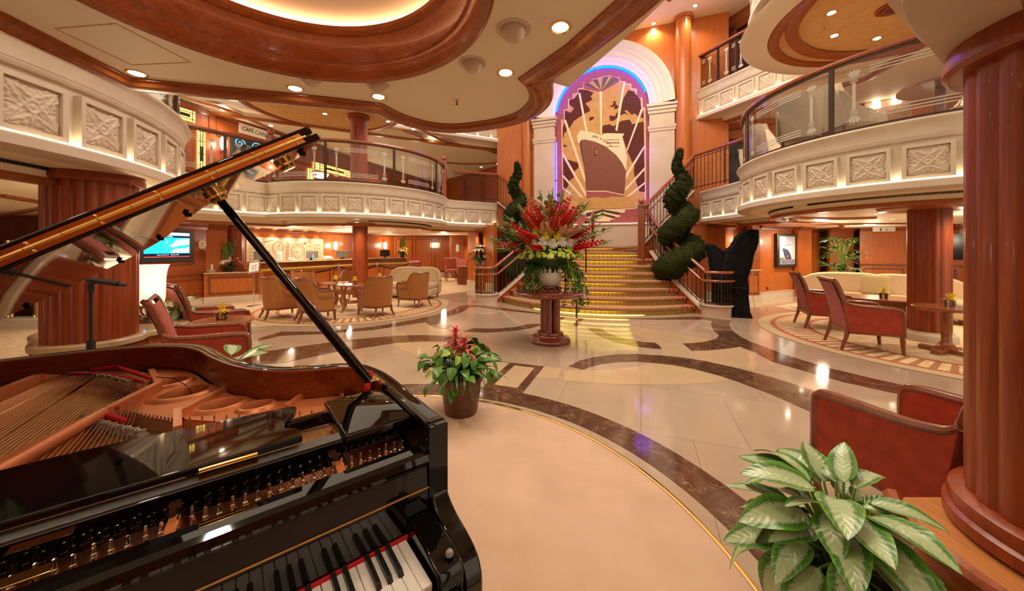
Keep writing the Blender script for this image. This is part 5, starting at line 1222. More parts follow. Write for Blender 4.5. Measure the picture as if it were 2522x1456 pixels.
# ---------------------------------------------------------------- sofas
def sofa(label, loc, rz, L, legs=True, seam=True):
    t = thing('sofa', label, 'sofa', (*loc, .006), rz); n = 24
    def bk(u, v, o):
        x = (u - .5) * L; c = 1 - abs(2 * u - 1) ** 6; h = .50 + .36 * c ** .5 * 1.0 - (.025 * math.exp(-((u - .5) * 30) ** 2) if seam else 0)
        return (x, -.34 - .12 * v * (h - .3) + o + .20 * (abs(2 * u - 1) ** 4), .16 + (h - .16) * v)
    q = MB(); q.grid(lambda u, v: bk(u, v, .12 - .04 * v), n, 8); q.grid(lambda u, v: bk(u, v, -.06), n, 8, True)
    a = [bk(i / n, 1, .08) for i in range(n + 1)]; c = [bk(i / n, 1, -.06) for i in range(n + 1)]
    mid = [((p[0] + r_[0]) / 2, (p[1] + r_[1]) / 2, p[2] + .035) for p, r_ in zip(a, c)]
    m_ = n + 1; q.add(a + mid + c, [(i, i + 1, m_ + i + 1, m_ + i) for i in range(n)] + [(m_ + i, m_ + i + 1, 2 * m_ + i + 1, 2 * m_ + i) for i in range(n)])
    for e in (0, 1): q.add([bk(e, 0, .12), bk(e, 1, .08), bk(e, 1, -.06), bk(e, 0, -.06)], [(0, 1, 2, 3) if e == 0 else (3, 2, 1, 0)])
    q.build('backrest', m_sofa, t, ang=70)
    q = MB(); q.rbox(-L / 2 + .06, -.26, .10, L / 2 - .06, .42, .30, .04, 3); q.build('base', m_sofa, t)
    for s in (-1, 1): q = MB(); q.rbox(min(s * .01, s * (L / 2 - .08)), -.22, .29, max(s * .01, s * (L / 2 - .08)), .43, .45, .05, 3); q.build('seat_cushion', m_sofa, t)
    for sx in (-1, 1):
        for y in (-.3, .36): q = MB(); q.tube([(sx * (L / 2 - .18), y, .11), (sx * (L / 2 - .18), y, 0)], [.03, .022], 4); q.build('leg', m_dark, t)
    return t
def cushion(label, c, rz, s=.42, tilt=-20):
    t = tag(MB().rbox(-s / 2, -.065, 0, s / 2, .065, s * .92, .06, 4).build('cushion', m_olive), label, 'cushion'); t.location = c; t.rotation_euler = (R(tilt), 0, rz); return t
sofa('beige two-seat sofa behind the tan armchairs, facing the piano', (-3.0, 10.55), R(166), 1.75)
cushion('small olive cushion leaning on the beige sofa by the lounge column', (-3.12, 10.52, .455), R(166), .40, 14)
sofa('long beige curved-back sofa in front of the tall palm on the right', (7.95, 7.75), R(132), 2.7)
cushion('olive cushion lying against the long beige sofa on the right', (7.82, 7.62, .455), R(132), .46, 14)
# ---------------------------------------------------------------- tables
def round_table(name, label, c, h, r, mat=m_dark, z=.009, grp=None):
    t = thing(name, label, 'table', (c[0], c[1], z), .4, grp)
    q = MB(); q.lathe([(0, h), (r - .01, h), (r, h - .008), (r + .004, h - .02), (r - .006, h - .034), (r - .05, h - .045), (0, h - .045)], n=40); q.build('tabletop', mat, t)
    for k in range(4):
        a = R(45 + 90 * k); q = MB(); pth = spline([(r * .55, h - .045), (r * .72, h * .62), (r * .66, h * .32), (r * .60, h * .18), (r * .95, .0)], 5)
        q.tube([(x * math.cos(a), x * math.sin(a), zq) for x, zq in pth], .02, 6); q.build('leg', mat, t)
    q = MB(); q.lathe([(0, h * .34), (r * .62, h * .34), (r * .62, h * .31), (0, h * .31)], n=24); q.build('shelf', mat, t); return t
m_tab = wood('table_cherry', (.26, .075, .022), (.38, .125, .04), 0, .2, .8, .4)
T1 = (-3.72, 8.25); T2 = (-4.42, 8.85); T3 = (-3.62, 9.55)
G = 'round wooden lounge tables'
round_table('lounge_table', 'front round wooden table with curved legs among the tan armchairs', T1, .62, .33, m_tab, grp=G); round_table('lounge_table', 'round wooden table touching the front one, in front of an outward-facing tan armchair', T2, .60, .31, m_tab, grp=G); round_table('lounge_table', 'round wooden table half hidden beside the slender column and sofa', T3, .60, .30, m_tab, grp=G)
def ped_table(label, c, h, r, z):
    t = thing('pedestal_table', label, 'table', (c[0], c[1], z), .3)
    q = MB(); q.lathe([(0, h), (r - .015, h), (r, h - .012), (r, h - .03), (r - .02, h - .045), (r - .06, h - .05), (0, h - .05)], n=48); q.build('tabletop', m_tab, t)
    q = MB(); q.lathe([(.05, h - .05), (.085, h - .07), (.06, h - .1), (.055, .16), (.09, .10), (.11, .085), (.11, .06)], n=8); q.build('pedestal', m_tab, t)
    q = MB(); q.prism([(-.27, -.05), (-.05, -.05), (-.05, -.27), (.05, -.27), (.05, -.05), (.27, -.05), (.27, .05), (.05, .05), (.05, .27), (-.05, .27), (-.05, .05), (-.27, .05)], 0, .06); q.build('foot', m_tab, t, bev=.01); return t
ped_table('round wooden side table with a yellow flower, behind the piano between two red chairs', (-3.40, 4.16), .62, .30, .003)
ped_table('round wooden pedestal table at the edge of the foreground column', (6.05, 4.93), .64, .34, .009)
t = thing('coffee_table', 'square wooden coffee table between the red armchairs and the long sofa', 'table', (6.62, 6.52, .009), R(45))
q = MB(); q.box(-.46, -.46, .52, .46, .46, .56); q.box(-.44, -.44, .49, .44, .44, .52); q.build('tabletop', m_tab, t, bev=.008)
q = MB(); q.box(-.40, -.40, .38, .40, .40, .49); q.build('apron', m_tab, t)
for sx in (-1, 1):
    for sy in (-1, 1): q = MB(); q.box(sx * .37 - .035, sy * .37 - .035, 0, sx * .37 + .035, sy * .37 + .035, .49); q.build('leg', m_tab, t)
q = MB(); q.box(-.38, -.38, .12, .38, .38, .15); q.build('shelf', m_tab, t)
# flower table: cluster of turned columns on a round foot
t = thing('flower_table', 'round polished redwood table with four-column pedestal carrying the big flower arrangement', 'table', (.60, 5.56, .0))
q = MB(); q.lathe([(0, .80), (.54, .80), (.555, .795), (.575, .782), (.58, .765), (.572, .748), (.555, .738), (.54, .73), (.50, .715), (0, .71)], n=64)
q.build('tabletop', m_redwood, t)
q = MB()
for k in range(56):
    a = 2 * pi * k / 56; q.ball((.574 * math.cos(a), .574 * math.sin(a), .766), .014, 6)
q.build('carved_edge', m_redwood, t)
for k in range(4):
    a = R(45 + 90 * k + 20); q = MB(); q.lathe([(.066, .16), (.066, .71)], (.095 * math.cos(a), .095 * math.sin(a), 0), 20); q.build('column', m_redwood, t)
q = MB(); q.lathe([(0, .0), (.30, .0), (.318, .018), (.32, .04), (.31, .055), (.30, .062), (.30, .075), (.285, .09), (.22, .10), (.205, .12), (.21, .14), (.20, .158), (.18, .165), (0, .165)], n=64); q.build('foot', m_redwood, t)
# ---------------------------------------------------------------- alabaster lamp, microphone, small things
t = thing('alabaster_lamp', 'glowing alabaster bell lamp on the marble ledge beside the broad column', 'lamp', (-4.38, 4.30, .57))
q = MB(); q.lathe([(.055, .20), (.09, .205), (.115, .235), (.125, .29), (.128, .40), (.130, .52), (.138, .60), (.152, .665), (.165, .69), (.158, .69), (.13, .60), (.118, .40), (.11, .26), (.08, .215), (.0, .21)], n=48); q.build('shade', m_alab, t)
q = MB(); q.lathe([(0, .0), (.125, .0), (.128, .02), (.118, .035), (.118, .075), (.10, .085), (0, .085)], n=40); q.build('base', m_oldbrass, t)
for k in range(6):
    a = 2 * pi * k / 6; q = MB(); q.tube([(r_ * math.cos(a), r_ * math.sin(a), z_) for r_, z_ in ((.09, .08), (.125, .11), (.125, .16), (.09, .195), (.05, .20))], .011, 6); q.build('bracket', m_oldbrass, t)
q = MB(); q.ball((0, 0, .14), .055, 16); q.build('glass_ball', m_etch, t)
l = bpy.data.lights.new('lamp_light', 'POINT'); l.energy = 16; l.color = (1, .75, .45); l.shadow_soft_size = .12; o = bpy.data.objects.new('lamp_light', l); COL.objects.link(o); o.location = (-4.38, 4.30, 1.42)
t = thing('microphone_stand', 'black microphone on a straight stand in front of the broad fluted column', 'microphone', (-2.83, 2.38, .003))
q = MB(); q.lathe([(0, .03), (.13, .025), (.14, .0), (0, 0)], n=24); q.build('foot', m_rubber, t)
q = MB(); q.tube([(0, 0, .02), (0, 0, .78)], .013, 10); q.tube([(0, 0, .78), (0, 0, .84)], .022, 10); q.tube([(0, 0, .84), (0, 0, 1.17)], .010, 10); q.build('pole', m_blackp, t)
q = MB(); q.tube([(0, 0, 1.165), (0, 0, 1.205)], .017, 10); q.tube([(-.01, 0, 1.2), (.02, 0, 1.235)], .014, 8); q.build('clip', m_blackp, t)
q = MB(); q.tube([(-.02, -.0, 1.248), (.10, .02, 1.225), (.15, .03, 1.215)], [.018, .020, .019], 12); q.tube([(.15, .03, 1.215), (.19, .036, 1.206)], .012, 10); q.build('microphone', m_blackp, t)
q = MB(); q.tube([(-.02, 0, 1.248), (-.10, -.02, 1.25)], .017, 10); q.ball((-.13, -.026, 1.25), .032, 12); q.build('microphone_head', m_gray, t)
# covered harp
t = thing('covered_harp', 'concert harp under a black cloth cover, standing right of the curved stair railing', 'harp', (4.78, 7.72, 0), R(-18))
oh = spline([(-.34, .02), (-.36, .5), (-.40, .9), (-.44, 1.25), (-.50, 1.48), (-.47, 1.56), (-.36, 1.55), (-.24, 1.44), (-.10, 1.42), (.02, 1.55), (.12, 1.74), (.25, 1.85), (.40, 1.87), (.50, 1.82), (.47, 1.55), (.38, 1.2), (.30, .85), (.29, .55), (.33, .2), (.36, .02)], 4)
q = MB(); n = len(oh)
vs = []; K = 10
for j in range(K + 1):
    f = j / K * 2 - 1; sc = (1 - abs(f) ** 2.6 * .55)
    for i, (x, z) in enumerate(oh):
        cx_ = .0; zz_ = max(.012, z * (1 if z > .3 else 1)); ww = .18 + .09 * max(0, 1 - z / .9)
        fold = .016 * math.sin(i * 1.9 + z * 9 + j * .8) * min(1, z + .4)
        vs.append((cx_ + (x - cx_) * (.82 + .18 * sc) + fold, f * ww, max(.006, .85 + (z - .85) * (.93 + .07 * sc)) if z > .3 else .006 + z * .3 + (.02 if z > .1 else 0)))
q.add(vs, [(j * n + i, j * n + (i + 1) % n, (j + 1) * n + (i + 1) % n, (j + 1) * n + i) for j in range(K) for i in range(n)] + [list(range(n - 1, -1, -1)), [K * n + i for i in range(n)]])
q.build('cloth_cover', m_blackcloth, t, ang=70)
q = MB(); q.tube([(-.37, .06, .66), (-.1, -.26, .64), (.2, -.25, .62), (.31, -.08, .62)], .012, 6); q.build('tie', m_rubber, t)
q = MB(); q.tube([(.47, -.19, 1.62), (.40, -.2, 1.3), (.33, -.21, .9), (.33, -.24, .5), (.40, -.20, .1)], .006, 5); q.build('cover_piping', m_tan, t)
# white chairs on the lounge balcony
def white_chair():
    t = thing('lounge_chair', '', 'chair', (0, 0, 0), 0, 'white chairs on the lounge balcony')
    q = MB(); q.grid(lambda u, v: ((u - .5) * (.54 - .06 * v), -.24 - .16 * v ** 1.3 + .06 + .05 * abs(2 * u - 1) ** 2, .30 + .66 * v - .03 * abs(2 * u - 1) ** 3 * v), 8, 8); q.grid(lambda u, v: ((u - .5) * (.56 - .06 * v), -.26 - .17 * v ** 1.3 - .03 + .05 * abs(2 * u - 1) ** 2, .30 + .66 * v - .03 * abs(2 * u - 1) ** 3 * v), 8, 8, True)
    q.build('backrest', m_linen, t, ang=60)
    q = MB(); q.rbox(-.28, -.25, .27, .28, .30, .46, .05, 3); q.build('seat', m_linen, t)
    for s in (1, -1):
        q = MB(); q.extr([(s * .27, -.30, .30), (s * .27, .12, .30), (s * .27, .10, .48), (s * .27, -.10, .56), (s * .27, -.28, .78), (s * .265, -.36, .80)], (s * .035, 0, 0)); q.build('wing', m_linen, t, bev=.012)
        for y in (-.24, .25): q = MB(); q.tube([(s * .22, y, .29), (s * .23, y * 1.1, 0)], [.028, .02], 4); q.build('leg', m_dark, t)
    q = MB()
    for s in (1, -1):
        for k in range(12): q.ball((s * .307, -.30 + k * .018, .76 - k * .02), .006, 5)
    q.build('nail_trim', m_brass, t); return t
wc = white_chair(); wc.location = (5.22, 5.45, 3.0); wc.rotation_euler = (0, 0, R(-100)); wc['label'] = 'white leather chair side-on behind the middle pane of the lounge balustrade'
for (x, y), r, lab in (((4.98, 6.08), -48, 'white leather chair with its rounded back against the lounge balustrade'), ((5.32, 7.25), -88, 'white leather chair behind the narrow end pane of the lounge balustrade'), ((6.55, 5.15), 80, 'white leather chair nearest the foreground column on the lounge balcony')): tree_copy(wc, (x, y, 3.0), R(r), lab)
t = thing('lounge_table', 'dark round table beside the white chairs on the lounge balcony', 'table', (5.95, 4.92, 3.0)); q = MB(); q.lathe([(0, .72), (.42, .72), (.42, .69), (0, .69)], n=32); q.build('tabletop', m_dark, t); q = MB(); q.lathe([(.05, .69), (.05, .06), (.24, .03), (.24, 0)], n=20); q.build('pedestal', m_dark, t)
for i, (x, y) in enumerate(((-2.9, -1.1), (.4, -1.3), (2.6, -.9))):  # unseen uplighters, added to carry the ceiling fill lamps
    t = thing('fill_uplight', ('bronze torchere added out of view behind the piano bass end', 'bronze torchere added out of view behind the keyboard', 'bronze torchere added out of view behind the foreground column')[i], 'lamp', (x, y, 0)); q = MB(); q.lathe([(0, .03), (.15, .03), (.16, 0), (0, 0)], n=24); q.tube([(0, 0, .02), (0, 0, 1.55)], .018, 10); q.build('stand', m_oldbrass, t); q = MB(); q.lathe([(.02, 1.52), (.10, 1.57), (.19, 1.69), (.185, 1.69), (.09, 1.58), (.0, 1.56)], n=28); q.build('bowl', m_oldbrass, t)
# ---------------------------------------------------------------- lights in the ceilings
ORD = 'first second third fourth fifth sixth seventh eighth ninth tenth eleventh twelfth thirteenth fourteenth fifteenth sixteenth'.split()
_dl = {}
def downlight(label, x, y, z, r=.045, power=0, ang=120, grp=None, col=(1, .80, .56), lit=True):
    t = thing('downlight', label, 'ceiling light', (x, y, z), 0, grp)
    k = (r, lit)
    if k not in _dl:
        q = MB(); q.lathe([(r, -.001), (r * 1.25, -.004), (r * 1.35, -.001), (r * 1.35, .004), (r, .004)], n=20); a = q.build('trim_ring', m_brass, t)
        q = MB(); q.lathe([(0, -.002), (r, -.001)], n=16); q.f = [f[::-1] for f in q.f]; b_ = q.build('bulb', m_bulb if lit else m_sconce, t); _dl[k] = (a, b_)
    else:
        for o in _dl[k]: c = o.copy(); COL.objects.link(c); c.parent = t
    if power: spot('lamp', (x, y, z - .03), power, ang, .8, col, .04)
    return t
for lab, x, y, p in (('canopy downlight at the left corner of the wood trim', 337, 181, 7), ('canopy downlight between the big wood ring and the left trim', 727, 218, 7), ('canopy downlight beside the kink in the trim, above the column', 932, 238, 7), ('canopy downlight inside the rounded lobe of the canopy', 1245, 179, 11), ('brightest canopy downlight near the diagonal trim', 1380, 67, 15)):
    X, Y = px(x, y, ZC); downlight(lab, X, Y, ZC - .002, .042, p, 125, 'canopy downlights')
for i, (x, y, p) in enumerate(((-1.9, .6, 12), (-.35, .35, 16), (.9, .5, 12), (-2.4, 1.6, 8))): spot('canopy_fill_lamp', (x, y, ZC - .02), p, 130, .8)  # added fill lamps out of view near the piano, no fittings
for i, (x, y) in enumerate(((548, 270), (667, 309), (800, 280), (956, 299), (1018, 318), (1067, 343), (1140, 357), (1208, 367), (1250, 372), (1255, 380), (1258, 388), (1253, 394), (1242, 399), (1226, 403), (1185, 411), (1210, 422))):
    X, Y = px(x, y, 5.17); downlight('small ceiling downlight over the cafe deck, %s counting from the left' % ORD[i], X, Y, 5.163, .055, 45 if i in (0, 2, 3, 4, 6, 8, 12, 15) else 0, 140, 'downlights over the cafe deck')
for lab, x, y, z, p in (('downlight in the round tan ceiling, farthest from its wood rosette', 2048, 32, 5.163, 70), ('middle downlight in the round tan ceiling over the lounge balcony', 2055, 88, 5.163, 50), ('downlight in the round tan ceiling nearest the balustrade rail', 2160, 95, 5.163, 50), ('downlight in the high ceiling beside the window frame', 1712, 14, 8.275, 60), ('downlight in the high ceiling above the mural arch', 1610, 58, 8.275, 70)):
    X, Y = px(x, y, z); downlight(lab, X, Y, z, .055, p, 130, 'upper ceiling downlights')
LLT = [(-7.4, 8.2), (-6.2, 9.6), (-5.2, 8.0 + 1.2), (-3.9, 8.9), (-2.9, 10.2), (-4.6, 10.9), (-6.3, 11.6), (-3.2, 12.2), (-4.9, 13.2), (-2.2, 13.6), (-3.9, 15.3), (-2.5, 16.4), (-6.7, 7.0), (-5.7, 5.2), (-7.4, 5.6), (-6.9, 12.9)]
for i, (x, y) in enumerate(sorted(LLT, key=lambda p: p[0] / p[1])): downlight('flush light in the low ceiling over the reception lounge, %s from the left' % ORD[i], x, y, 2.117, .05, 40, 150, 'flush lights over the reception lounge', lit=False)
RLT = [(5.9, 7.6), (6.9, 6.7), (7.9, 5.8), (7.2, 8.8), (8.6, 8.0), (8.6, 9.9), (10.2, 10.8), (6.9, 5.0), (10.4, 8.6), (6.4, 9.6), (11.8, 9.6)]
for i, (x, y) in enumerate(sorted(RLT, key=lambda p: p[0] / p[1])): downlight('flush light in the low ceiling over the red armchair lounge, %s from the left' % ORD[i], x, y, 2.117, .05, 48, 150, 'flush lights over the red armchair lounge', lit=False)
for lab, x, y, r in (('large eyeball speaker in the canopy beside the brightest downlight', 1264, 72, .092), ('eyeball speaker in the canopy between two bright downlights', 1163, 155, .085), ('eyeball speaker in the canopy above the kink in the trim', 928, 206, .085), ('eyeball speaker in the canopy farthest left, under the wood ring', 764, 190, .085)):
    X, Y = px(x, y, ZC); t = thing('ceiling_speaker', lab, 'speaker', (X, Y, ZC), 0, 'canopy speakers')
    q = MB(); q.lathe([(r * .72, -.004), (r * .9, -.006), (r, -.003), (r, 0)], n=32); q.build('flange', m_stone, t)
    q = MB(); q.ball((0, 0, -.002), r * .72, 24); g_ = q.build('eyeball', m_stone, t); g_.rotation_euler = (R(25), R(18), 0)
    q = MB(); q.lathe([(0, -r * .715), (r * .30, -r * .66), (r * .32, -r * .63)], n=20); q.build('grille', m_gray, t).rotation_euler = (R(38), R(-25), 0)
def sprinkler(label, x, y, z):
    X, Y = px(x, y, z); t = thing('sprinkler', label, 'sprinkler', (X, Y, z)); q = MB(); q.lathe([(0, -.012), (.008, -.012), (.008, 0)], n=10); q.lathe([(.02, -.002), (.021, 0)], n=16); q.build('rose', m_stone, t); q = MB(); q.lathe([(0, -.035), (.013, -.034), (.005, -.028), (.006, -.010)], n=10); q.build('head', m_oldbrass, t)
sprinkler('fire sprinkler hanging from the rounded lobe of the canopy', 1125, 247, ZC); sprinkler('fire sprinkler in the round tan ceiling', 2030, 66, 5.163)
X, Y = px(2200, 18, 5.163); t = thing('ceiling_rosette', 'stepped wooden rosette in the round tan ceiling', 'rosette', (X, Y, 5.163)); q = MB(); q.lathe([(.20, .0), (.20, -.02), (.17, -.03), (.14, -.02), (.13, -.05), (.09, -.05), (.08, -.02), (.0, -.02)], n=32); q.build('rings', m_mahog, t)
# ---------------------------------------------------------------- reception counter
DK = (-7.15, 10.05); dk = lambda t_, s=0: along_axis(DK, t_, s)
KT = 5.0; ke = dk(KT); kend = (ke[0] + .95, ke[1] + .55)
t = thing('reception_counter', 'long two-level wooden reception counter with cream marble tops and gold lip', 'counter', (0, 0, 0))
fp = [dk(0), ke, kend]
q = MB(); q.sweep(fp, [(0, 0), (0, .80), (-.5, .80), (-.5, 0)]); q.build('lower_body', m_cherry, t)
q = MB(); q.sweep(fp, [(.06, .80), (.06, .855), (.02, .865), (-.3, .865), (-.3, .80)]); q.build('gold_lip', noisy('ribbed_gold', (.52, .34, .06), (.62, .42, .09), 60, .35, .5), t)
q = MB(); q.sweep(fp, [(-.22, .86), (-.22, 1.02), (-.52, 1.02), (-.52, .86)]); q.build('upper_body', m_dark, t)
q = MB(); q.sweep(fp, [(-.17, 1.02), (-.15, 1.04), (-.17, 1.065), (-.62, 1.065), (-.62, 1.02)]); q.build('marble_top', m_floor2, t)
q = MB(); q.sweep(fp, [(.04, 0), (.04, .13), (0, .14), (-.1, .14), (-.1, 0)]); q.build('plinth', m_stone, t)
def fr(q, a, c, z0, z1, o=.012, w=.035):
    a, c = Vector(a), Vector(c); d = (c - a); L = d.length; d.normalize(); n = Vector((d.y, -d.x)); ang = math.atan2(d.y, d.x)
    for (u0, u1, v0, v1) in ((0, L, z0, z0 + w), (0, L, z1 - w, z1), (0, w, z0, z1), (L - w, L, z0, z1)):
        m = a + d * ((u0 + u1) / 2) + n * (o / 2); q.cbox((m.x, m.y, (v0 + v1) / 2), (u1 - u0, o, v1 - v0), ang)
for i in range(4): q = MB(); fr(q, dk(.1 + i * 1.22), dk(1.2 + i * 1.22), .22, .72); q.build('panel_frame', m_dark, t); 
q = MB(); fr(q, (ke[0] + .06, ke[1] + .04), (kend[0] - .06, kend[1] - .04), .22, .72); q.build('panel_frame', m_dark, t)
for i in range(4): q = MB(); fr(q, dk(.1 + i * 1.22, -.22), dk(1.2 + i * 1.22, -.22), .88, 1.0, .01, .022); q.build('upper_panel_frame', m_mahog, t)
t = thing('side_counter', 'low wooden side counter with marble top, left of the reception counter', 'counter', (0, 0, 0))
sp = [(-8.2, 9.42), (-7.12, 10.12)]
q = MB(); q.sweep(sp, [(0, .14), (0, .77), (-.45, .77), (-.45, .14)]); q.build('body', m_cherry, t)
q = MB(); q.sweep(sp, [(.05, .77), (.06, .79), (.05, .81), (-.5, .81), (-.5, .77)]); q.build('marble_top', m_floor2, t)
q = MB(); q.sweep(sp, [(.03, 0), (.03, .13), (0, .15), (-.4, .15), (-.4, 0)]); q.build('plinth', m_stone, t)
q = MB(); fr(q, (-8.12, 9.47), (-7.22, 10.05), .22, .70, .02, .045); q.build('panel_frame', m_dark, t)
# marquetry behind the desk
A0, A1_ = hit_x(605, W3, UAt), hit_x(795, W3, UAt)
t = thing('clock_mural', 'pale wall panel with sepia drawings of clocks and towers behind the reception counter', 'mural', (A0[0], A0[1], 0), pi / 2 - AX)
Lm = math.hypot(A1_[0] - A0[0], A1_[1] - A0[1])
q = MB(); q.box(0, -.03, .95, Lm, 0, 1.83); q.build('panel', noisy('parchment', (.62, .50, .34), (.72, .60, .43), 5, .6), t)
sep = plain('sepia_ink', (.30, .17, .07), .7)
def line(q, pts, w=.010, y=-.034):
    for a, c in zip(pts[:-1], pts[1:]):
        d = Vector((c[0] - a[0], c[1] - a[1])); 
        if d.length < 1e-5: continue
        n = Vector((-d.y, d.x)).normalized() * (w / 2); q.poly([(a[0] - n.x, y, a[1] - n.y), (c[0] - n.x, y, c[1] - n.y), (c[0] + n.x, y, c[1] + n.y), (a[0] + n.x, y, a[1] + n.y)])
def clock(q, cx, cz, r, hands):
    line(q, ring(cx, cz, r, n=32) + [(cx + r, cz)], .012)
    for k in range(12):
        a = k * pi / 6; line(q, [(cx + r * .82 * math.cos(a), cz + r * .82 * math.sin(a)), (cx + r * .95 * math.cos(a), cz + r * .95 * math.sin(a))], .014)
    for a, l in hands: line(q, [(cx, cz), (cx + r * l * math.cos(R(a)), cz + r * l * math.sin(R(a)))], .012)
q = MB(); clock(q, Lm * .36, 1.50, .20, ((50, .5), (65, .75))); q.build('drawn_clock', sep, t)
q = MB(); clock(q, Lm * .62, 1.33, .21, ((185, .75), (170, .5))); line(q, [(Lm * .62 - .26, 1.0), (Lm * .62 - .26, 1.45), (Lm * .62 - .14, 1.60), (Lm * .62 + .14, 1.60), (Lm * .62 + .26, 1.45), (Lm * .62 + .26, 1.0)], .02); q.build('drawn_clock', sep, t)
q = MB()
for x0, h, w in ((.06, .55, .16), (.16, .72, .2), (.48, .62, .1), (.78, .66, .22), (.9, .76, .26)):
    x = Lm * x0
    for k in range(5): line(q, [(x - w / 2, 1.0 + h * k / 5), (x + w / 2, 1.0 + h * k / 5)], .012)
    for k in range(4): line(q, [(x - w / 2 + w * k / 3, 1.0), (x - w / 2 + w * k / 3, 1.0 + h)], .009)
    line(q, [(x - w / 2, 1.0 + h), (x, 1.0 + h + .08), (x + w / 2, 1.0 + h)], .012)
line(q, [(Lm * .05, 1.62), (Lm * .32, 1.75), (Lm * .12, 1.60)], .012)
for k in range(26):
    a, r_ = random.random() * 6.28, .02 + .12 * random.random(); c = (Lm * .72 + r_ * math.cos(a), 1.66 + .7 * r_ * math.sin(a)); line(q, [(Lm * .72, 1.62), c, (c[0] + .02, c[1] + .01)], .006)
q.build('drawn_towers', sep, t)
for i in range(5):
    f = .10 + .2 * i; x_, y_ = lerp2(A0, A1_, f); downlight('small spotlight above the clock mural, %s from the left' % ORD[i], x_ + UN.x * .16, y_ + UN.y * .16, 2.1, .03, 22, 100, 'spotlights above the clock mural')
# things on the counters
def on_desk(pxx, s=-.32): x, y = hit_x(pxx, DK, UAt); return (x + UN.x * s, y + UN.y * s)
def monitor(label, pxx, rz=None, w=.44):
    x, y = on_desk(pxx); t = thing('monitor', label, 'monitor', (x, y, 1.066), R(70) if rz is None else rz, 'reception monitors')
    q = MB(); q.box(-w / 2, -.02, .06, w / 2, .02, .31); q.build('screen', m_gray, t, bev=.006); q = MB(); q.box(-.05, .0, 0, .05, .05, .2); q.box(-.11, -.06, 0, .11, .09, .012); q.build('stand', m_blackp, t)
monitor('dark monitor on the reception counter, left of the white notice', 664); monitor('dark monitor beside a blue bottle on the reception counter', 786); monitor('narrow dark monitor just left of the slender column on the counter', 860, R(30))
def desk_thing(name, label, cat, pxx, fn, grp=None, s=-.3, z=1.066, rz=R(70)):
    x, y = on_desk(pxx, s); t = thing(name, label, cat, (x, y, z), rz, grp); fn(t); return t
def f_notice(t):
    q = MB(); q.add([(-.09, .03, 0), (.09, .03, 0), (.09, .06, .30), (-.09, .06, .30), (-.09, .045, 0), (.09, .045, 0), (.09, .075, .30), (-.09, .075, .30)], [(0, 1, 2, 3), (7, 6, 5, 4), (0, 4, 5, 1), (2, 6, 7, 3), (1, 5, 6, 2), (0, 3, 7, 4)]); q.build('sheet', m_paper, t)
    q = MB(); 
    for k in range(6): q.poly([(-.06, .029 + .028 * (k + 2) / 10, .08 + k * .03), (.05, .029 + .028 * (k + 2) / 10, .08 + k * .03), (.05, .0295 + .028 * (k + 2) / 10, .086 + k * .03), (-.06, .0295 + .028 * (k + 2) / 10, .086 + k * .03)])
    q.build('print', m_ink, t); q = MB(); q.box(-.1, 0, -.0, .1, .1, .008); q.build('foot', m_glass, t)
desk_thing('notice_stand', 'white upright notice on the reception counter in front of the drawn clock', 'notice', 708, f_notice)
def f_phone(t): q = MB(); q.extr([(-.1, -.1, 0), (-.1, .1, 0), (-.1, .1, .07), (-.1, -.1, .03)], (.2, 0, 0)); q.build('body', m_white, t, bev=.006); q = MB(); q.tube([(-.07, -.09, .07), (-.07, -.06, .085), (-.07, .06, .10), (-.07, .09, .09)], [.022, .016, .016, .022], 8); q.build('handset', m_white, t)
desk_thing('telephone', 'white desk telephone on the reception counter by the drawn clock', 'telephone', 737, f_phone)
def f_bottle(mat):
    def f(t):
        q = MB(); q.lathe([(0, 0), (.032, 0), (.034, .02), (.034, .13), (.02, .155), (.012, .16)], n=16); q.build('bottle', mat, t); q = MB(); q.lathe([(.013, .16), (.013, .19), (.006, .195), (.006, .215)], n=10); q.box(-.03, -.008, .205, .008, .008, .218); q.build('pump', m_white, t)
    return f
m_bluegel = plain('blue_gel', (.18, .42, .68), .2)
desk_thing('sanitizer_bottle', 'blue pump bottle in front of a monitor on the reception counter', 'bottle', 785, f_bottle(m_bluegel), s=-.24); desk_thing('sanitizer_bottle', 'clear white pump bottle right of the slender column on the counter', 'bottle', 915, f_bottle(m_white))
def f_printer(t): q = MB(); q.extr([(-.16, -.12, 0), (-.16, .12, 0), (-.16, .12, .11), (-.16, .03, .13), (-.16, -.12, .05)], (.32, 0, 0)); q.build('body', m_white, t, bev=.012); q = MB(); q.box(-.12, -.1, .055, .12, .0, .06); q.build('paper_tray', m_paper, t)
desk_thing('printer', 'small white printer on the reception counter before the sconce', 'printer', 823, f_printer)
x, y = lerp2(ke, kend, .12); t = thing('monitor', 'angled dark monitor near the yellow flowers at the far end of the counter', 'monitor', (x - .1, y + .3, 1.066), R(15), 'reception monitors'); q = MB(); q.box(-.2, -.02, .06, .2, .02, .33); q.build('screen', m_screen, t, bev=.006); q = MB(); q.box(-.05, 0, 0, .05, .05, .2); q.box(-.1, -.06, 0, .1, .08, .012); q.build('stand', m_blackp, t)
x, y = lerp2(ke, kend, 1.0); t = thing('brochure_box', 'red and white brochure box at the far end of the reception counter', 'box', (x + .25, y + .25, .003), R(25)); q = MB(); q.box(-.22, -.2, 0, .22, .2, .86); q.build('cabinet', m_cherryd, t); q = MB(); q.box(-.16, -.1, .86, .16, .1, .93); q.build('white_tray', m_paper, t); q = MB(); q.box(-.17, -.11, .93, .17, .11, 1.05); q.build('red_box', plain('red_card', (.5, .03, .04), .5), t)
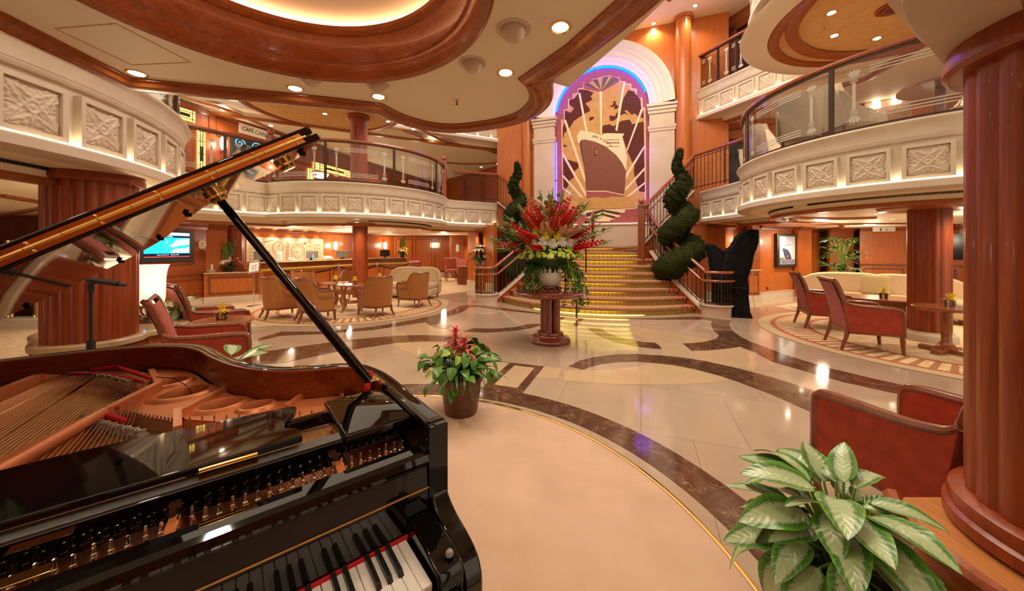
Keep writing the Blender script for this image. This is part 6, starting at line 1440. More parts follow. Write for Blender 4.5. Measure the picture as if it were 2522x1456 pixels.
# sconces
def sconce(label, p, z, rz, h=.34, grp=None):
    t = thing('wall_sconce', label, 'wall light', (p[0], p[1], z), rz, grp)
    q = MB(); q.lathe([(.045, -h / 2), (.075, -h * .3), (.085, 0), (.075, h * .3), (.06, h / 2)], (0, -.10, 0), 20); q.build('shade', m_sconce, t); q = MB(); q.box(-.02, -.1, -.02, .02, 0, .02); q.lathe([(.0, -h * .6), (.02, -h * .5)], (0, -.10, 0), 10); q.build('bracket', m_brass, t)
    l = bpy.data.lights.new('sconce_lamp', 'POINT'); l.energy = 14; l.color = (1, .80, .56); l.shadow_soft_size = .08; o = bpy.data.objects.new('sconce_lamp', l); COL.objects.link(o); d = Matrix.Rotation(rz, 3, 'Z') @ Vector((0, -.30, 0)); o.location = (p[0] + d.x, p[1] + d.y, z)
    return t
sconce('lit wall sconce above the small printer behind the reception counter', hit_x(822, W3, UAt), 1.57, pi / 2 - AX); sconce('lit wall sconce near the yellow flowers at the end of the counter', hit_x(945, W3, UAt), 1.60, pi / 2 - AX)
for x_, y_, z_, e_ in ((-7.0, 11.2, 1.6, 16), (-6.2, 13.4, 1.6, 16), (-3.2, 16.6, 1.7, 20), (7.9, 9.0, 1.75, 18), (10.2, 10.0, 1.7, 22), (8.6, 6.6, 1.75, 14)): # fill lamps without fittings, added to brighten lounge ceilings and walls
    l = bpy.data.lights.new('lounge_fill_lamp', 'POINT'); l.energy = e_; l.color = (1, .82, .60); l.shadow_soft_size = .1; o = bpy.data.objects.new('lounge_fill_lamp', l); COL.objects.link(o); o.location = (x_, y_, z_)
# sign stand
X, Y = px(625, 754, 0); t = thing('sign_stand', 'slim steel floor stand with a tilted wood-framed notice before the counter', 'sign', (X, Y, .003), R(12))
q = MB(); q.lathe([(0, .018), (.13, .014), (.15, 0), (0, 0)], n=32); q.build('foot', m_chrome, t); q = MB(); q.tube([(0, 0, .01), (0, 0, .84)], .017, 12); q.build('pole', m_chrome, t)
pn = MB(); pn.X = Matrix.Translation((0, .02, .97)) @ Matrix.Rotation(R(-42), 4, 'X') @ Matrix.Rotation(R(-14), 4, 'Y'); pn.box(-.13, -.012, -.20, .13, .012, .20); pn.build('frame', m_rail, t, bev=.004); Q = pn.X
pn = MB(); pn.X = Q; pn.box(-.10, -.015, -.16, .10, -.012, .17); pn.build('sheet', m_paper, t)
pn = MB(); pn.X = Q
for k in range(9): pn.box(-.06, -.017, -.10 + k * .022, .06, -.0152, -.094 + k * .022)
pn.box(-.09, -.017, -.15, .09, -.0152, -.135); pn.lathe([(0, 0), (.012, 0)], (0, -.0165, .14), 8); pn.build('print', m_ink, t)
# rope stanchions
st_ = [(-6.55, 9.85), (-5.55, 11.35), (-4.72, 12.4), (-4.05, 14.1)]
labs = ['rope stanchion behind the lid prop, nearest the sign stand', 'rope stanchion left of the slender column before the counter', 'rope stanchion between the slender column and the beige sofa', 'rope stanchion beside the far end of the counter']
for (x, y), lab in zip(st_, labs):
    t = thing('rope_stanchion', lab, 'stanchion', (x, y, .003), 0, 'rope stanchions'); q = MB(); q.lathe([(0, .03), (.10, .02), (.15, 0), (0, 0)], n=24); q.build('foot', m_chrome, t)
    q = MB(); q.tube([(0, 0, .02), (0, 0, .90)], .022, 12); q.build('pole', m_chrome, t); q = MB(); q.lathe([(.024, .88), (.04, .89), (.03, .93), (.035, .95), (.0, .97)], n=14)
    for a in range(4): q.tube([(0, 0, .91), (.07 * math.cos(a * pi / 2), .07 * math.sin(a * pi / 2), .89)], .012, 6)
    q.build('head', m_chrome, t)
for i in range(3):
    a, c = st_[i], st_[i + 1]; P = [(a[0] + (c[0] - a[0]) * k / 14, a[1] + (c[1] - a[1]) * k / 14, .90 - .18 * (1 - (k / 7 - 1) ** 2)) for k in range(15)]
    tag(MB().tube(P, .018, 8).build('barrier_rope', m_blackcloth), ('black barrier rope behind the tan armchairs, nearest the lid prop', 'black barrier rope passing behind the slender column', 'black barrier rope behind the beige sofa')[i], 'rope', 'barrier ropes')
# television on the left wall
t = thing('television', 'wall television showing a blue ship-position map, behind the piano lid', 'television', (-8.25, 8.42, 1.52), pi / 2)
TW, THh = 1.34, .76
q = MB(); q.box(-TW / 2 - .08, -.03, -THh / 2 - .08, TW / 2 + .08, 0, THh / 2 + .08); q.build('surround', m_dark, t); q = MB(); q.box(-TW / 2, -.07, -THh / 2, TW / 2, -.02, THh / 2); q.build('bezel', m_blackp, t, bev=.006)
def tvp(nm, x0, z0, x1, z1, mat, y=-.072): q = MB(); q.poly([(x0, y, z0), (x1, y, z0), (x1, y, z1), (x0, y, z1)]); return q.build(nm, mat, t)
e = lambda n_, c, s: emit(n_, c, s)
tvp('screen', -.56, -.30, .56, .33, e('tv_dark', (.01, .015, .03), 1), -.0715); tvp('map_sea', -.56, -.18, .56, .20, e('tv_sea', (.02, .55, .95), 1.5)); tvp('title_band', -.56, .25, .56, .32, e('tv_white', (.9, .95, 1), 1.3)); tvp('red_band', -.56, -.27, .56, -.25, e('tv_red', (.9, .08, .03), 1.2))
q = MB(); 
for P in ([(.0, .0), (.12, .06), (.2, .15), (.35, .17), (.55, .19), (.55, .05), (.4, .0), (.3, .02), (.2, -.02), (.1, -.04)], [(.05, -.17), (.1, -.1), (.25, -.05), (.4, -.06), (.55, -.02), (.55, -.17)], [(-.05, .05), (.0, .1), (-.02, .13), (-.07, .08)]): q.poly([(x, -.0735, z) for x, z in P])
q.build('map_land', e('tv_land', (.45, .85, .75), 1.3), t)
text('screen_text', 'Ship Position', bpy.data.materials['tv_white'], .045, (.0, -.0735, .225), (pi / 2, 0, 0), t, .0005); text('screen_text', 'Position: 49.9 N 6.3 W      Ship Time: 19:30', bpy.data.materials['tv_white'], .03, (0, -.0735, -.215), (pi / 2, 0, 0), t, .0005)
# wall clock
t = thing('wall_clock', 'small round wall clock between the television and the fluted pilaster', 'clock', (-8.25, 9.42, 1.56), pi / 2)
q = MB(); q.lathe([(.0, .02), (.115, .02), (.13, .012), (.13, 0)], n=32); q.X = None; o = q.build('case', m_brass, t); o.rotation_euler = (pi / 2, 0, 0); q = MB(); q.lathe([(0, .0215), (.112, .0215)], n=32); o = q.build('face', m_paper, t); o.rotation_euler = (pi / 2, 0, 0)
q = MB(); q.box(-.004, -.026, 0, .004, -.023, .08); q.box(-.05, -.026, -.004, .0, -.023, .004); q.build('hands', m_ink, t)
cxx = (-8.05, 10.28); column('fluted_pilaster', 'fluted wooden pilaster behind the flowers on the side counter', cxx, .24, .0, 2.1, 14)
# side counter: model boat, bowl
t = thing('model_boat', 'small red and white model boat on the side counter', 'model', (-8.22, 9.62, .812), R(35)); q = MB(); q.add([(-.16, 0, .07), (-.1, -.05, .06), (.1, -.05, .06), (.15, 0, .07), (.1, .05, .06), (-.1, .05, .06), (-.12, 0, 0), (.11, 0, 0)], [(0, 6, 7, 1)[:3] + (1,) if 0 else (0, 6, 1), (1, 6, 7, 2), (2, 7, 3), (3, 7, 4), (4, 7, 6, 5), (5, 6, 0), (0, 1, 2, 3, 4, 5)]); q.build('hull', m_white, t); q = MB(); q.extr([(-.08, 0, .07), (.08, 0, .07), (.07, 0, .22), (-.06, 0, .18)], (0, .006, 0)); q.build('sail', m_paper, t)
tag(MB().lathe([(0, .0), (.09, 0), (.12, .04), (.13, .05), (.0, .045)], (0, 0, 0), 20).build('shallow_bowl', m_redwood, loc=(-7.6, 10.0, .812)), 'shallow wooden bowl right of the flowers on the side counter', 'bowl')
# far wall: plaque, door light, sign, alcove picture
f4 = lambda f: lerp2((-6.0, 18.0), (-3.2, 18.9), f); a4 = math.atan2(.9, 2.8)
x, y = f4(.70); t = tag(MB().box(-.26, -.02, -.14, .26, -.003, .14).build('brass_plaque', m_brass, loc=(x, y, 1.62), rz=a4), 'polished brass plaque on the far cherry doors', 'plaque')
X, Y = -2.35, 17.55; t = structure(thing('door_1', None, None, (X - .35, Y - .03, 0), .15)); q = MB(); q.box(-.3, -.05, 0, .3, 0, 1.95); q.build('leaf', m_dark, t); q = MB(); q.extr([(-.07, -.055, 1.3), (.07, -.055, 1.3), (.07, -.055, 1.62), (.0, -.055, 1.68), (-.07, -.055, 1.62)], (0, .004, 0)); q.build('glazing', plain('door_glass', (.42, .42, .36), .2), t)
tag(MB().box(-.09, -.012, -.06, .09, 0, .06).build('brass_sign', plain('brass_sign_face', (.75, .52, .18), .35, .6), loc=(-2.05, 17.72, 1.32), rz=.15), 'small brass sign beside the dark far door', 'sign')
t = thing('framed_print', 'framed print of an arch in the lit far alcove beyond the rose chairs', 'picture', (-1.75, 17.74, 1.5), .15); q = MB(); q.box(-.24, -.03, -.42, .24, 0, .42); q.build('frame', m_dark, t); q = MB(); q.box(-.21, -.034, -.39, .21, -.03, .39); q.build('mat_board', m_paper, t); q = MB(); q.extr([(x_, -.036, z_) for x_, z_ in [(-.1, -.25), (.12, -.25), (.12, .05)] + [(.01 + .11 * math.cos(a), .05 + .18 * math.sin(a)) for a in [pi * i / 10 for i in range(1, 11)]]], (0, .002, 0)); q.build('print', plain('print_grey', (.25, .18, .14), .6), t)
q = MB(); q.box(-.02, -.05, 0, .02, 0, 1.2); o = q.build('blue_light_strip', m_blue, None, loc=(-1.52, 17.2, .9)); tag(o, 'slim blue light strip at the edge of the far alcove', 'light')
spot('alcove_lamp', (-1.9, 17.2, 2.05), 40, 110)
t = thing('writing_desk', 'dark writing desk with pale top beside the rose leather chairs', 'desk', (-1.98, 14.9, .003), R(8)); q = MB(); q.box(-.3, -.7, .72, .3, .7, .76); q.build('desktop', m_floor2, t); q = MB(); q.box(-.28, -.68, 0, .28, -.5, .72); q.box(-.28, .5, 0, .28, .68, .72); q.box(.2, -.5, .2, .28, .5, .72); q.build('pedestals', m_dark, t)
# niche shelf under the flowers
t = thing('niche_shelf', 'wooden shelf cabinet in the niche left of the stair', 'cabinet', (-1.08, 12.68, .0), R(-62)); q = MB(); q.box(-.35, -.12, 0, .35, .15, .84); q.build('body', m_cherry, t); q = MB(); q.box(-.37, -.14, .84, .37, .15, .88); q.build('top', m_rail, t)
spot('niche_lamp', (-1.2, 12.5, 2.05), 18, 100); spot('cabinet_lamp', (6.5, 9.75, 2.05), 16, 100)
# right wall: framed ship picture, cabinet, sign, outlet
rp_ = Vector((8.75 - 7.05, 10.95 - 10.1)).normalized(); ra = math.atan2(rp_.y, rp_.x); base = Vector((7.05, 10.1))
def onR(pxx): return hit_x(pxx, (7.05, 10.1), (rp_.x, rp_.y))
x, y = onR(1930); t = thing('framed_ship_picture', 'framed picture of a cruise ship bow at sea on the cherry wall', 'picture', (x, y, 1.40), ra)
q = MB(); q.box(-.52, -.10, -.50, .52, 0, .50); q.build('frame', plain('ribbed_pewter', (.09, .075, .06), .3, .7), t, bev=.02)
for k in range(40):
    pass
q = MB()
for k in range(38): q.box(-.525, -.095, -.48 + k * .0253, -.517, -.01, -.468 + k * .0253)
q.build('frame_ribs', m_blackp, t)
def rpx(l, y_): return [((x_ - 435) / 440 * .42 * 2.0 / 2, y_, (465 - z_) / 270 * .41) for x_, z_ in l]
def pic(nm, l, mat, y_): q = MB(); q.poly([( (x_ - 432) / 215 * .42, y_, (465 - z_) / 270 * .42) for x_, z_ in l][::-1]); o = q.build(nm, mat, t); return o
pic('sky', [(217, 195), (647, 195), (647, 735), (217, 735)], noisy('picture_sky', (.42, .47, .68), (.68, .72, .82), 2, .4), -.101)
pic('sea', [(217, 640), (647, 640), (647, 735), (217, 735)], noisy('picture_sea', (.10, .12, .22), (.32, .36, .50), 12, .4), -.102)
pic('shore', [(217, 600), (300, 600), (370, 620), (370, 638), (217, 642)], plain('picture_shore', (.18, .26, .12), .5), -.1025)
pic('superstructure', [(340, 370), (345, 350), (372, 340), (375, 322), (410, 312), (470, 305), (520, 310), (535, 350), (530, 380), (570, 470), (580, 620), (500, 600), (300, 420)], plain('picture_white', (.62, .66, .74), .4), -.103)
pic('hull', [(292, 430), (330, 425), (420, 445), (480, 490), (520, 560), (545, 635), (470, 638), (380, 628), (340, 560)], plain('picture_hull', (.05, .06, .13), .4), -.104)
pic('bow_band', [(287, 425), (300, 405), (360, 400), (450, 420), (500, 460), (540, 560), (545, 635), (520, 560), (480, 490), (420, 445), (330, 425), (292, 430)], bpy.data.materials['picture_white'], -.1045)
pic('boot_topping', [(375, 628), (470, 638), (540, 636), (500, 650), (400, 660), (378, 645)], plain('picture_orange', (.65, .18, .05), .4), -.1045); pic('anchor_mark', [(440, 550), (445, 575), (430, 600), (415, 590)], bpy.data.materials['picture_white'], -.105)
pic('windows_band', [(372, 330), (475, 318), (475, 326), (374, 338)], bpy.data.materials['picture_hull'], -.105); pic('windows_band', [(340, 362), (530, 350), (530, 360), (342, 372)], bpy.data.materials['picture_hull'], -.105)
spot('picture_lamp', (x - .1, y - .9, 2.08), 26, 90, rot=(R(42), 0, ra))
x, y = onR(1889); tag(MB().box(-.045, -.012, -.045, .045, 0, .045).build('wall_outlet', m_oldbrass, loc=(x, y, .30), rz=ra), 'small bronze wall outlet low on the cherry wall under the ship picture', 'outlet')
t = thing('wall_cabinet', 'built-in cherry cabinet with marble top behind the covered harp', 'cabinet', (6.42, 9.92, 0), R(10))
q = MB(); q.box(-.42, -.20, .16, .42, .14, .84); q.build('body', m_cherry, t); q = MB(); q.box(-.45, -.24, .84, .45, .14, .875); q.build('marble_top', m_floor2, t); q = MB(); q.box(-.44, -.23, 0, .44, .14, .16); q.build('plinth', m_stone, t)
d_ = MB(); d_.box(.0, -.215, .2, .36, -.20, .78); d_ = d_.build('door', m_dark, t); q = MB(); q.box(.05, -.222, .25, .31, -.215, .70); q.build('door_panel', m_cherry, d_); q = MB(); q.tube([(.335, -.235, .48), (.335, -.235, .60)], .007, 6); q.build('handle', m_brass, d_); q = MB(); q.box(.12, -.222, .735, .24, -.216, .76); q.build('label_plate', m_chrome, t)
for z in (1.15, 1.45): q = MB(); q.box(-.42, -.12, z, .42, .14, z + .025); q.build('shelf', m_rail, t); q = MB(); q.tube([(-.42, -.12, z + .07), (.42, -.12, z + .07)], .006, 6); q.build('shelf_rail', m_brass, t)
sg = Vector((11.2, 11.4)); X, Y = ax(2177, 10.9); t = thing('restroom_sign', 'small white hanging sign with person and wheelchair symbols', 'sign', (X, Y, 2.12), R(-8))
q = MB(); q.box(-.30, -.012, -.14, .30, .012, -.0); q.build('panel', m_paper, t)
q = MB(); q.ball((-.10, -.014, -.035), .014, 8, sy=.2); q.box(-.118, -.0165, -.095, -.082, -.012, -.052); q.box(-.114, -.0165, -.125, -.102, -.012, -.095); q.box(-.098, -.0165, -.125, -.086, -.012, -.095); q.box(-.07, -.0165, -.125, -.064, -.012, -.03)
q.build('person_symbol', m_ink, t); q = MB(); q.tube([(.06 + .028 * math.cos(R(a)), -.0145, -.098 + .028 * math.sin(R(a))) for a in range(120, 400, 20)], .0045, 5); q.ball((.052, -.014, -.035), .010, 8, sy=.3); q.tube([(.052, -.0145, -.045), (.056, -.0145, -.078), (.085, -.0145, -.078), (.098, -.0145, -.11)], .005, 5); q.build('wheelchair_symbol', m_ink, t)
q = MB(); X, Y = ax(2356, 9.6); tag(q.box(-.5, -.04, -.35, .5, 0, .35).build('wall_screen', m_screen, loc=(X, Y, 1.5), rz=R(-50)), 'dark wall screen in a wooden frame at the far right beside the foreground column', 'screen')
# projector, detectors, camera under the left ceiling
X, Y = px(645, 567, 2.11); t = thing('ceiling_projector', 'flat grey-blue ceiling unit above the reception lounge', 'projector', (X, Y, 2.12), R(60)); q = MB(); q.extr([(-.2, -.2, -.02), (.2, -.2, -.02), (.16, -.2, -.085), (-.2, -.2, -.085)], (0, .4, 0)); q.build('housing', plain('blue_grey', (.10, .17, .34), .4), t); q = MB(); q.box(-.05, -.05, -.02, .05, .05, 0); q.build('mount', m_stone, t)
for lab, x_, y_ in (('white smoke detector on the low ceiling right of the flat projector', 700, 566), ('dark dome camera on the low ceiling near the far cherry doors', 1050, 584)):
    X, Y = px(x_, y_, 2.12); t = thing('ceiling_dome', lab, 'detector', (X, Y, 2.12)); q = MB(); q.lathe([(.075, 0), (.075, -.025), (.06, -.05), (.0, -.055)], n=20); q.build('housing', m_stone if 'smoke' in lab else m_blackp, t)
# upper left deck: cafe sign, lit glass, decor
pW = lambda x_: hit_x(x_, W2L, UAt)
x, y = hit_x(641, W2L, UAt); rzW = pi / 2 - AX
t = thing('cafe_sign', 'cream cafe sign with dark lettering high on the upper deck wall', 'sign', (x, y, 4.95), rzW); q = MB(); q.box(-.62, -.04, -.14, .62, 0, .14); q.build('board', m_linen, t); text('lettering', 'CAFÉ CARINTHIA', m_ink, .17, (0, -.045, -.005), (pi / 2, 0, 0), t, .003, sx=.82)
def litpanel(label, x0, x1, y0, y1, vert=False):
    a, c = pW(x0), pW(x1); t = thing('backlit_panel', label, 'light panel', (a[0], a[1], 0), rzW, 'backlit gold glass panels'); L = math.hypot(c[0] - a[0], c[1] - a[1])
    q = MB(); q.box(0, -.05, y0, L, -.02, y1); q.build('gold_glass', m_goldlit, t); q = MB(); w = .018
    for u0, u1, v0, v1 in ((0, L, y0 + .05, y0 + .05 + w), (0, L, y1 - .05 - w, y1 - .05), (.05, .05 + w, y0, y1), (L - .05 - w, L - .05, y0, y1), (L * .25, L * .75, y0 + (y1 - y0) * .35, y0 + (y1 - y0) * .65)): q.box(u0, -.056, v0, u1, -.05, v1)
    n_ = int(max(L, y1 - y0) / .32)
    for k in range(1, n_): 
        if L > y1 - y0: q.box(L * k / n_ - w / 2, -.056, y0, L * k / n_ + w / 2, -.05, y1)
        else: q.box(0, -.056, y0 + (y1 - y0) * k / n_ - w / 2, L, -.05, y0 + (y1 - y0) * k / n_ + w / 2)
    q.build('dark_tracery', m_iron, t)
litpanel('backlit gold glass frieze at the far left above the straight glass balustrade', 426, 478, 4.72, 5.0); litpanel('tall backlit gold glass strip behind the straight glass balustrade', 484, 503, 3.3, 4.6); litpanel('long backlit gold glass frieze behind the curved cafe balustrade', 770, 868, 4.28, 4.52); litpanel('tall backlit gold glass strip beside the first newel post on the cafe deck', 757, 770, 3.1, 4.25)
m_cyan = emit('cyan_lit_glass', (.20, .58, .75), .75)
def curls(label, x0, x1, z0, z1):
    a, c = pW(x0), pW(x1); t = thing('curled_glass_panel', label, 'decorative panel', (a[0], a[1], 0), rzW, 'curled blue glass panels'); L = math.hypot(c[0] - a[0], c[1] - a[1]); q = MB(); q.box(0, -.03, z0, L, -.01, z1); q.build('dark_glass', m_screen, t); q = MB(); rr = .15
    nx, nz = max(1, int(L / .34)), max(1, int((z1 - z0) / .32))
    for i in range(nx):
        for j in range(nz):
            cx, cz = (i + .5) * L / nx, z0 + (j + .5) * (z1 - z0) / nz; sg_ = 1 if (i + j) % 2 else -1
            q.tube([(cx + sg_ * (rr * (1 - k / 22)) * math.cos(k * .5), -.04, cz + (rr * (1 - k / 22)) * math.sin(k * .5)) for k in range(20)], .018, 5)
    q.build('blue_scrolls', m_cyan, t)
curls('blue scrollwork glass panel under the cafe sign', 565, 652, 3.9, 4.7); curls('blue scrollwork glass panel behind the middle of the curved cafe balustrade', 928, 975, 3.2, 4.2)
t = thing('bowl_pendant', 'glowing latticed bowl lamp behind the curved cafe balustrade', 'lamp', (*ax(788, 11.6), 3.86)); q = MB(); q.lathe([(0, -.1), (.12, -.09), (.22, -.04), (.27, .05), (.26, .05)], n=24); q.build('bowl', m_shade, t); q = MB(); q.lathe([(.27, .05), (.29, .06), (.27, .075)], n=24); q.tube([(0, 0, .06), (0, 0, 1.3)], .012, 6); q.build('hanger', m_oldbrass, t)
for lab, x_, z_ in (('lit sconce on the upper deck wall under the cafe sign, nearest the newel', 545, 4.35), ('lit sconce on the upper deck behind the middle pane of the cafe balustrade', 922, 3.95), ('lit sconce on the upper deck behind the right panes of the cafe balustrade', 1012, 3.75)): sconce(lab, pW(x_), z_, rzW)
t = thing('wicker_chair', 'high-backed wicker chair behind the straight glass balustrade', 'chair', (-7.35, 8.95, 3.0), R(150)); q = MB(); q.grid(lambda u, v: ((u - .5) * .62, -.25 - .1 * v + .12 * abs(2 * u - 1) ** 2, .3 + (.72 - .28 * abs(2 * u - 1) ** 2.5) * v), 10, 10); q.grid(lambda u, v: ((u - .5) * .62, -.29 - .1 * v + .12 * abs(2 * u - 1) ** 2, .3 + (.72 - .28 * abs(2 * u - 1) ** 2.5) * v), 10, 10, True); q.build('backrest', m_weave, t); q = MB(); q.rbox(-.3, -.25, .28, .3, .3, .44, .04, 2); q.build('seat', m_weave, t)
for sx in (-1, 1):
    for y_ in (-.22, .24): q = MB(); q.tube([(sx * .25, y_, .3), (sx * .26, y_, 0)], .022, 5); q.build('leg', m_dark, t)
# lounge deck right: sconces, marble pier, gold panel, curtained arch window
W23, U23 = (5.45, 11.1), Vector((9.6 - 5.45, 8.75 - 11.1)).normalized(); a23 = math.atan2(U23.y, U23.x); pR = lambda x_: hit_x(x_, W23, (U23.x, U23.y))
x, y = pR(2182); t = structure(thing('trim_30', None, None, (x, y, 3.0), a23)); q = MB(); q.box(-.42, -.10, 0, .42, 0, 2.15); q.build('marble_pier', noisy('rose_marble', (.50, .28, .18), (.66, .42, .30), 4, .3, det=8), t)
for lab, x_ in (('left lit shade of the pair of sconces on the lounge balcony pier', 2150), ('right lit shade of the pair of sconces on the lounge balcony pier', 2199)):
    x, y = pR(x_); n23 = Vector((U23.y, -U23.x)); t = thing('wall_sconce', lab, 'wall light', (x + n23.x * .1, y + n23.y * .1, 5.0 - (.0 if x_ > 2160 else .05)), a23, 'paired balcony sconces'); q = MB(); q.lathe([(.085, -.10), (.07, .10)], (0, -.1, .1), 20); q.build('shade', m_sconce, t); q = MB(); q.tube([(0, 0, -.08), (0, -.06, -.1), (0, -.1, -.06), (0, -.1, 0)], .01, 6); q.build('arm', m_brass, t)
x, y = pR(2170); n23 = Vector((U23.y, -U23.x)); tag(MB().box(-.4, -.03, -.25, .4, 0, .25).build('gilded_panel', m_brass, loc=(x + n23.x * .11, y + n23.y * .11, 3.95), rz=a23), 'gilded panel on the pier below the paired sconces', 'panel')
x, y = pR(1800); t = structure(thing('window_2', None, None, (x, y, 3.0), a23)); AR = [(-.62, 0), (.62, 0), (.62, 1.0)] + [(.62 * math.cos(a), 1.0 + .62 * math.sin(a)) for a in [pi * i / 16 for i in range(1, 17)]]
q = MB(); q.extr([(x_, -.02, z_) for x_, z_ in AR], (0, .012, 0)); q.build('night_glass', m_screen, t); q = MB(); pts = AR[1:]; q.tube([(x_ * 1.04, -.03, z_ * 1.02) for x_, z_ in pts] + [(-.645, -.03, 0)], .06, 6); q.build('arch_frame', m_dark, t); q = MB(); q.box(-.12, -.05, 0, -.06, 0, 1.6); q.build('mullion', m_cherry, t)
for s_, nm in ((-1, 'curtain'), (1, 'curtain')):
    q = MB(); q.grid(lambda u, v: (s_ * (.58 - .42 * u * (.35 + .65 * v ** .7)), -.07 + .018 * math.sin(u * 26), .05 + 1.35 * v * (1 if u < .6 else .97)), 30, 6); q.build(nm, m_linen, t, ang=80)
# ---------------------------------------------------------------- plants and flowers
rnd = random.Random(11)
def leaf_mesh(name, L, W, mat, bend=.35, fold=.12, nu=4, nv=9, shape=1.0, wave=0, tip=.0):
    vs = []; uv = []
    for j in range(nv + 1):
        v = j / nv; a = bend * v * 1.6; y = L * (math.sin(a) / (bend * 1.6) if bend else v); z = -L * ((1 - math.cos(a)) / (bend * 1.6)) if bend else 0
        w = W / 2 * (math.sin(pi * v ** (.75 * shape)) ** .8 if 0 < v < 1 else 0) + .0006
        for i in range(nu + 1):
            u = i / nu * 2 - 1; vs.append((w * u, y, z + abs(u) ** 1.4 * w * fold * 2 + wave * math.sin(v * 14) * abs(u) * W)); uv.append((i / nu, v))
    k = nu + 1; fs = [(j * k + i, j * k + i + 1, (j + 1) * k + i + 1, (j + 1) * k + i) for j in range(nv) for i in range(nu)]
    me = bpy.data.meshes.new(name); me.from_pydata(vs, [], fs); me.materials.append(mat); l = me.uv_layers.new(name='uv')
    for lp_ in me.loops: l.data[lp_.index].uv = uv[lp_.vertex_index]
    me.polygons.foreach_set('use_smooth', [True] * len(me.polygons)); return me
def inst(name, me, parent, M): o = bpy.data.objects.new(name, me); COL.objects.link(o); o.parent = parent; o.matrix_local = M; return o
def frame(p, az, el, roll=0, s=1): # y axis points to azimuth az, elevation el
    return Matrix.Translation(p) @ Matrix.Rotation(az - pi / 2, 4, 'Z') @ Matrix.Rotation(el, 4, 'X') @ Matrix.Rotation(roll, 4, 'Y') @ Matrix.Scale(s, 4)
def addmesh(q, me, M):
    q.X = M; q.add([tuple(v.co) for v in me.vertices], [list(p.vertices) for p in me.polygons]); q.X = None
ag = [leaf_mesh('aglaonema_leaf', 1, .50, m_aglao, .3 + .25 * i, .10, 6, 12, .9 + .12 * i, .02) for i in range(3)]
def aglao_plant(t, n, R0, H, Lr, seed, z0, az0=0):
    r_ = random.Random(seed)
    st = MB()
    for i in range(n):
        f = (i + .5) / n; az = i * 2.39996 + az0 + r_.uniform(-.2, .2); lay = f
        rad = R0 * (.35 + .65 * lay ** .7) * r_.uniform(.85, 1.1); zt_ = z0 + H * (1 - lay ** 1.3) * r_.uniform(.9, 1.05) + .02
        L = r_.uniform(*Lr); el = R(38 - 70 * lay + r_.uniform(-12, 12))
        if math.cos(az) > .45 and n > 40: L *= .72; rad *= .72
        p = Vector((rad * .62 * math.cos(az), rad * .62 * math.sin(az), zt_))
        inst('leaf', ag[i % 3], t, frame(p, az + r_.uniform(-.3, .3), el, r_.uniform(-.4, .4), L))
        st.tube([(.03 * math.cos(az), .03 * math.sin(az), z0 - .05), (rad * .3 * math.cos(az), rad * .3 * math.sin(az), (z0 + zt_) / 2 + .02), tuple(p + Vector((0, 0, .004)))], [.008, .006, .004], 5)
    st.build('stems', m_stem, t)
def potobj(t, r0, r1, h, mat, rim=.012):
    q = MB(); q.lathe([(0, 0), (r0, 0), (r0 + .004, .015), (r1 - .006, h * .8), (r1, h - .05), (r1 + rim, h - .045), (r1 + rim, h - .005), (r1 + rim * .6, h), (r1 - .01, h), (r1 - .018, h - .04)], n=48); q.build('pot', mat, t)
    q = MB(); q.lathe([(0, h - .04), (r1 - .014, h - .045)], n=32); q.f = [f[::-1] for f in q.f]; q.build('soil', m_soil, t)
t = thing('potted_aglaonema', 'large variegated silver-green foliage plant in a bronze planter, right foreground', 'plant', (1.14, 1.23, .0))
potobj(t, .165, .185, .36, m_potm, .018); aglao_plant(t, 64, .30, .26, (.16, .25), 5, .34, .6)
t = thing('potted_aglaonema', 'small variegated plant poking up behind the piano rim, beside the nearest red armchair', 'plant', (-1.98, 2.50, .006)); potobj(t, .12, .14, .40, m_pot); aglao_plant(t, 20, .26, .26, (.17, .26), 8, .42)
t = thing('potted_aglaonema', 'leafy plant behind the alabaster lamp on the marble ledge', 'plant', (-4.28, 4.52, .57)); potobj(t, .05, .06, .08, m_pot); aglao_plant(t, 12, .20, .14, (.14, .2), 9, .08)
# bromeliad pot by the piano
t = thing('potted_bromeliad', 'red bromeliad with trailing green foliage in a brown pot on the peach carpet edge', 'plant', (-.455, 3.16, .006))
potobj(t, .142, .185, .33, m_pot, .010)
lf = leaf_mesh('bromeliad_leaf', 1, .13, m_leaf, .75, .25, 4, 10, .7); lfd = leaf_mesh('bromeliad_leaf', 1, .13, m_leafd, .75, .25, 4, 10, .7)
br = leaf_mesh('bract', 1, .34, m_brom, .95, .15, 4, 8, .8); hl = leaf_mesh('pothos_leaf', 1, .72, m_leaf, .35, .12, 4, 8, .72); hly = leaf_mesh('pothos_leaf', 1, .72, m_leafy, .35, .12, 4, 8, .72)
for cx, cy2, h in ((-.05, .0, .68), (.035, -.04, .60)):
    q = MB(); q.tube([(cx, cy2, .30), (cx, cy2, h + .02)], [.014, .008], 8); q.build('flower_stalk', m_leafy, t)
    for k in range(22):
        f = k / 21; az = k * 2.4; z = h - .15 + .19 * f; inst('bract', br, t, frame((cx, cy2, z), az, R(42 + 40 * f * f), 0, .165 - .06 * f))
for k in range(30):
    az = k * 2.4; c = Vector(((-.06 if k % 2 else .05), -.02, .33)); inst('strap_leaf', lf if k % 3 else lfd, t, frame(c, az, R(rnd.uniform(30, 66)), rnd.uniform(-.2, .2), rnd.uniform(.34, .47)))
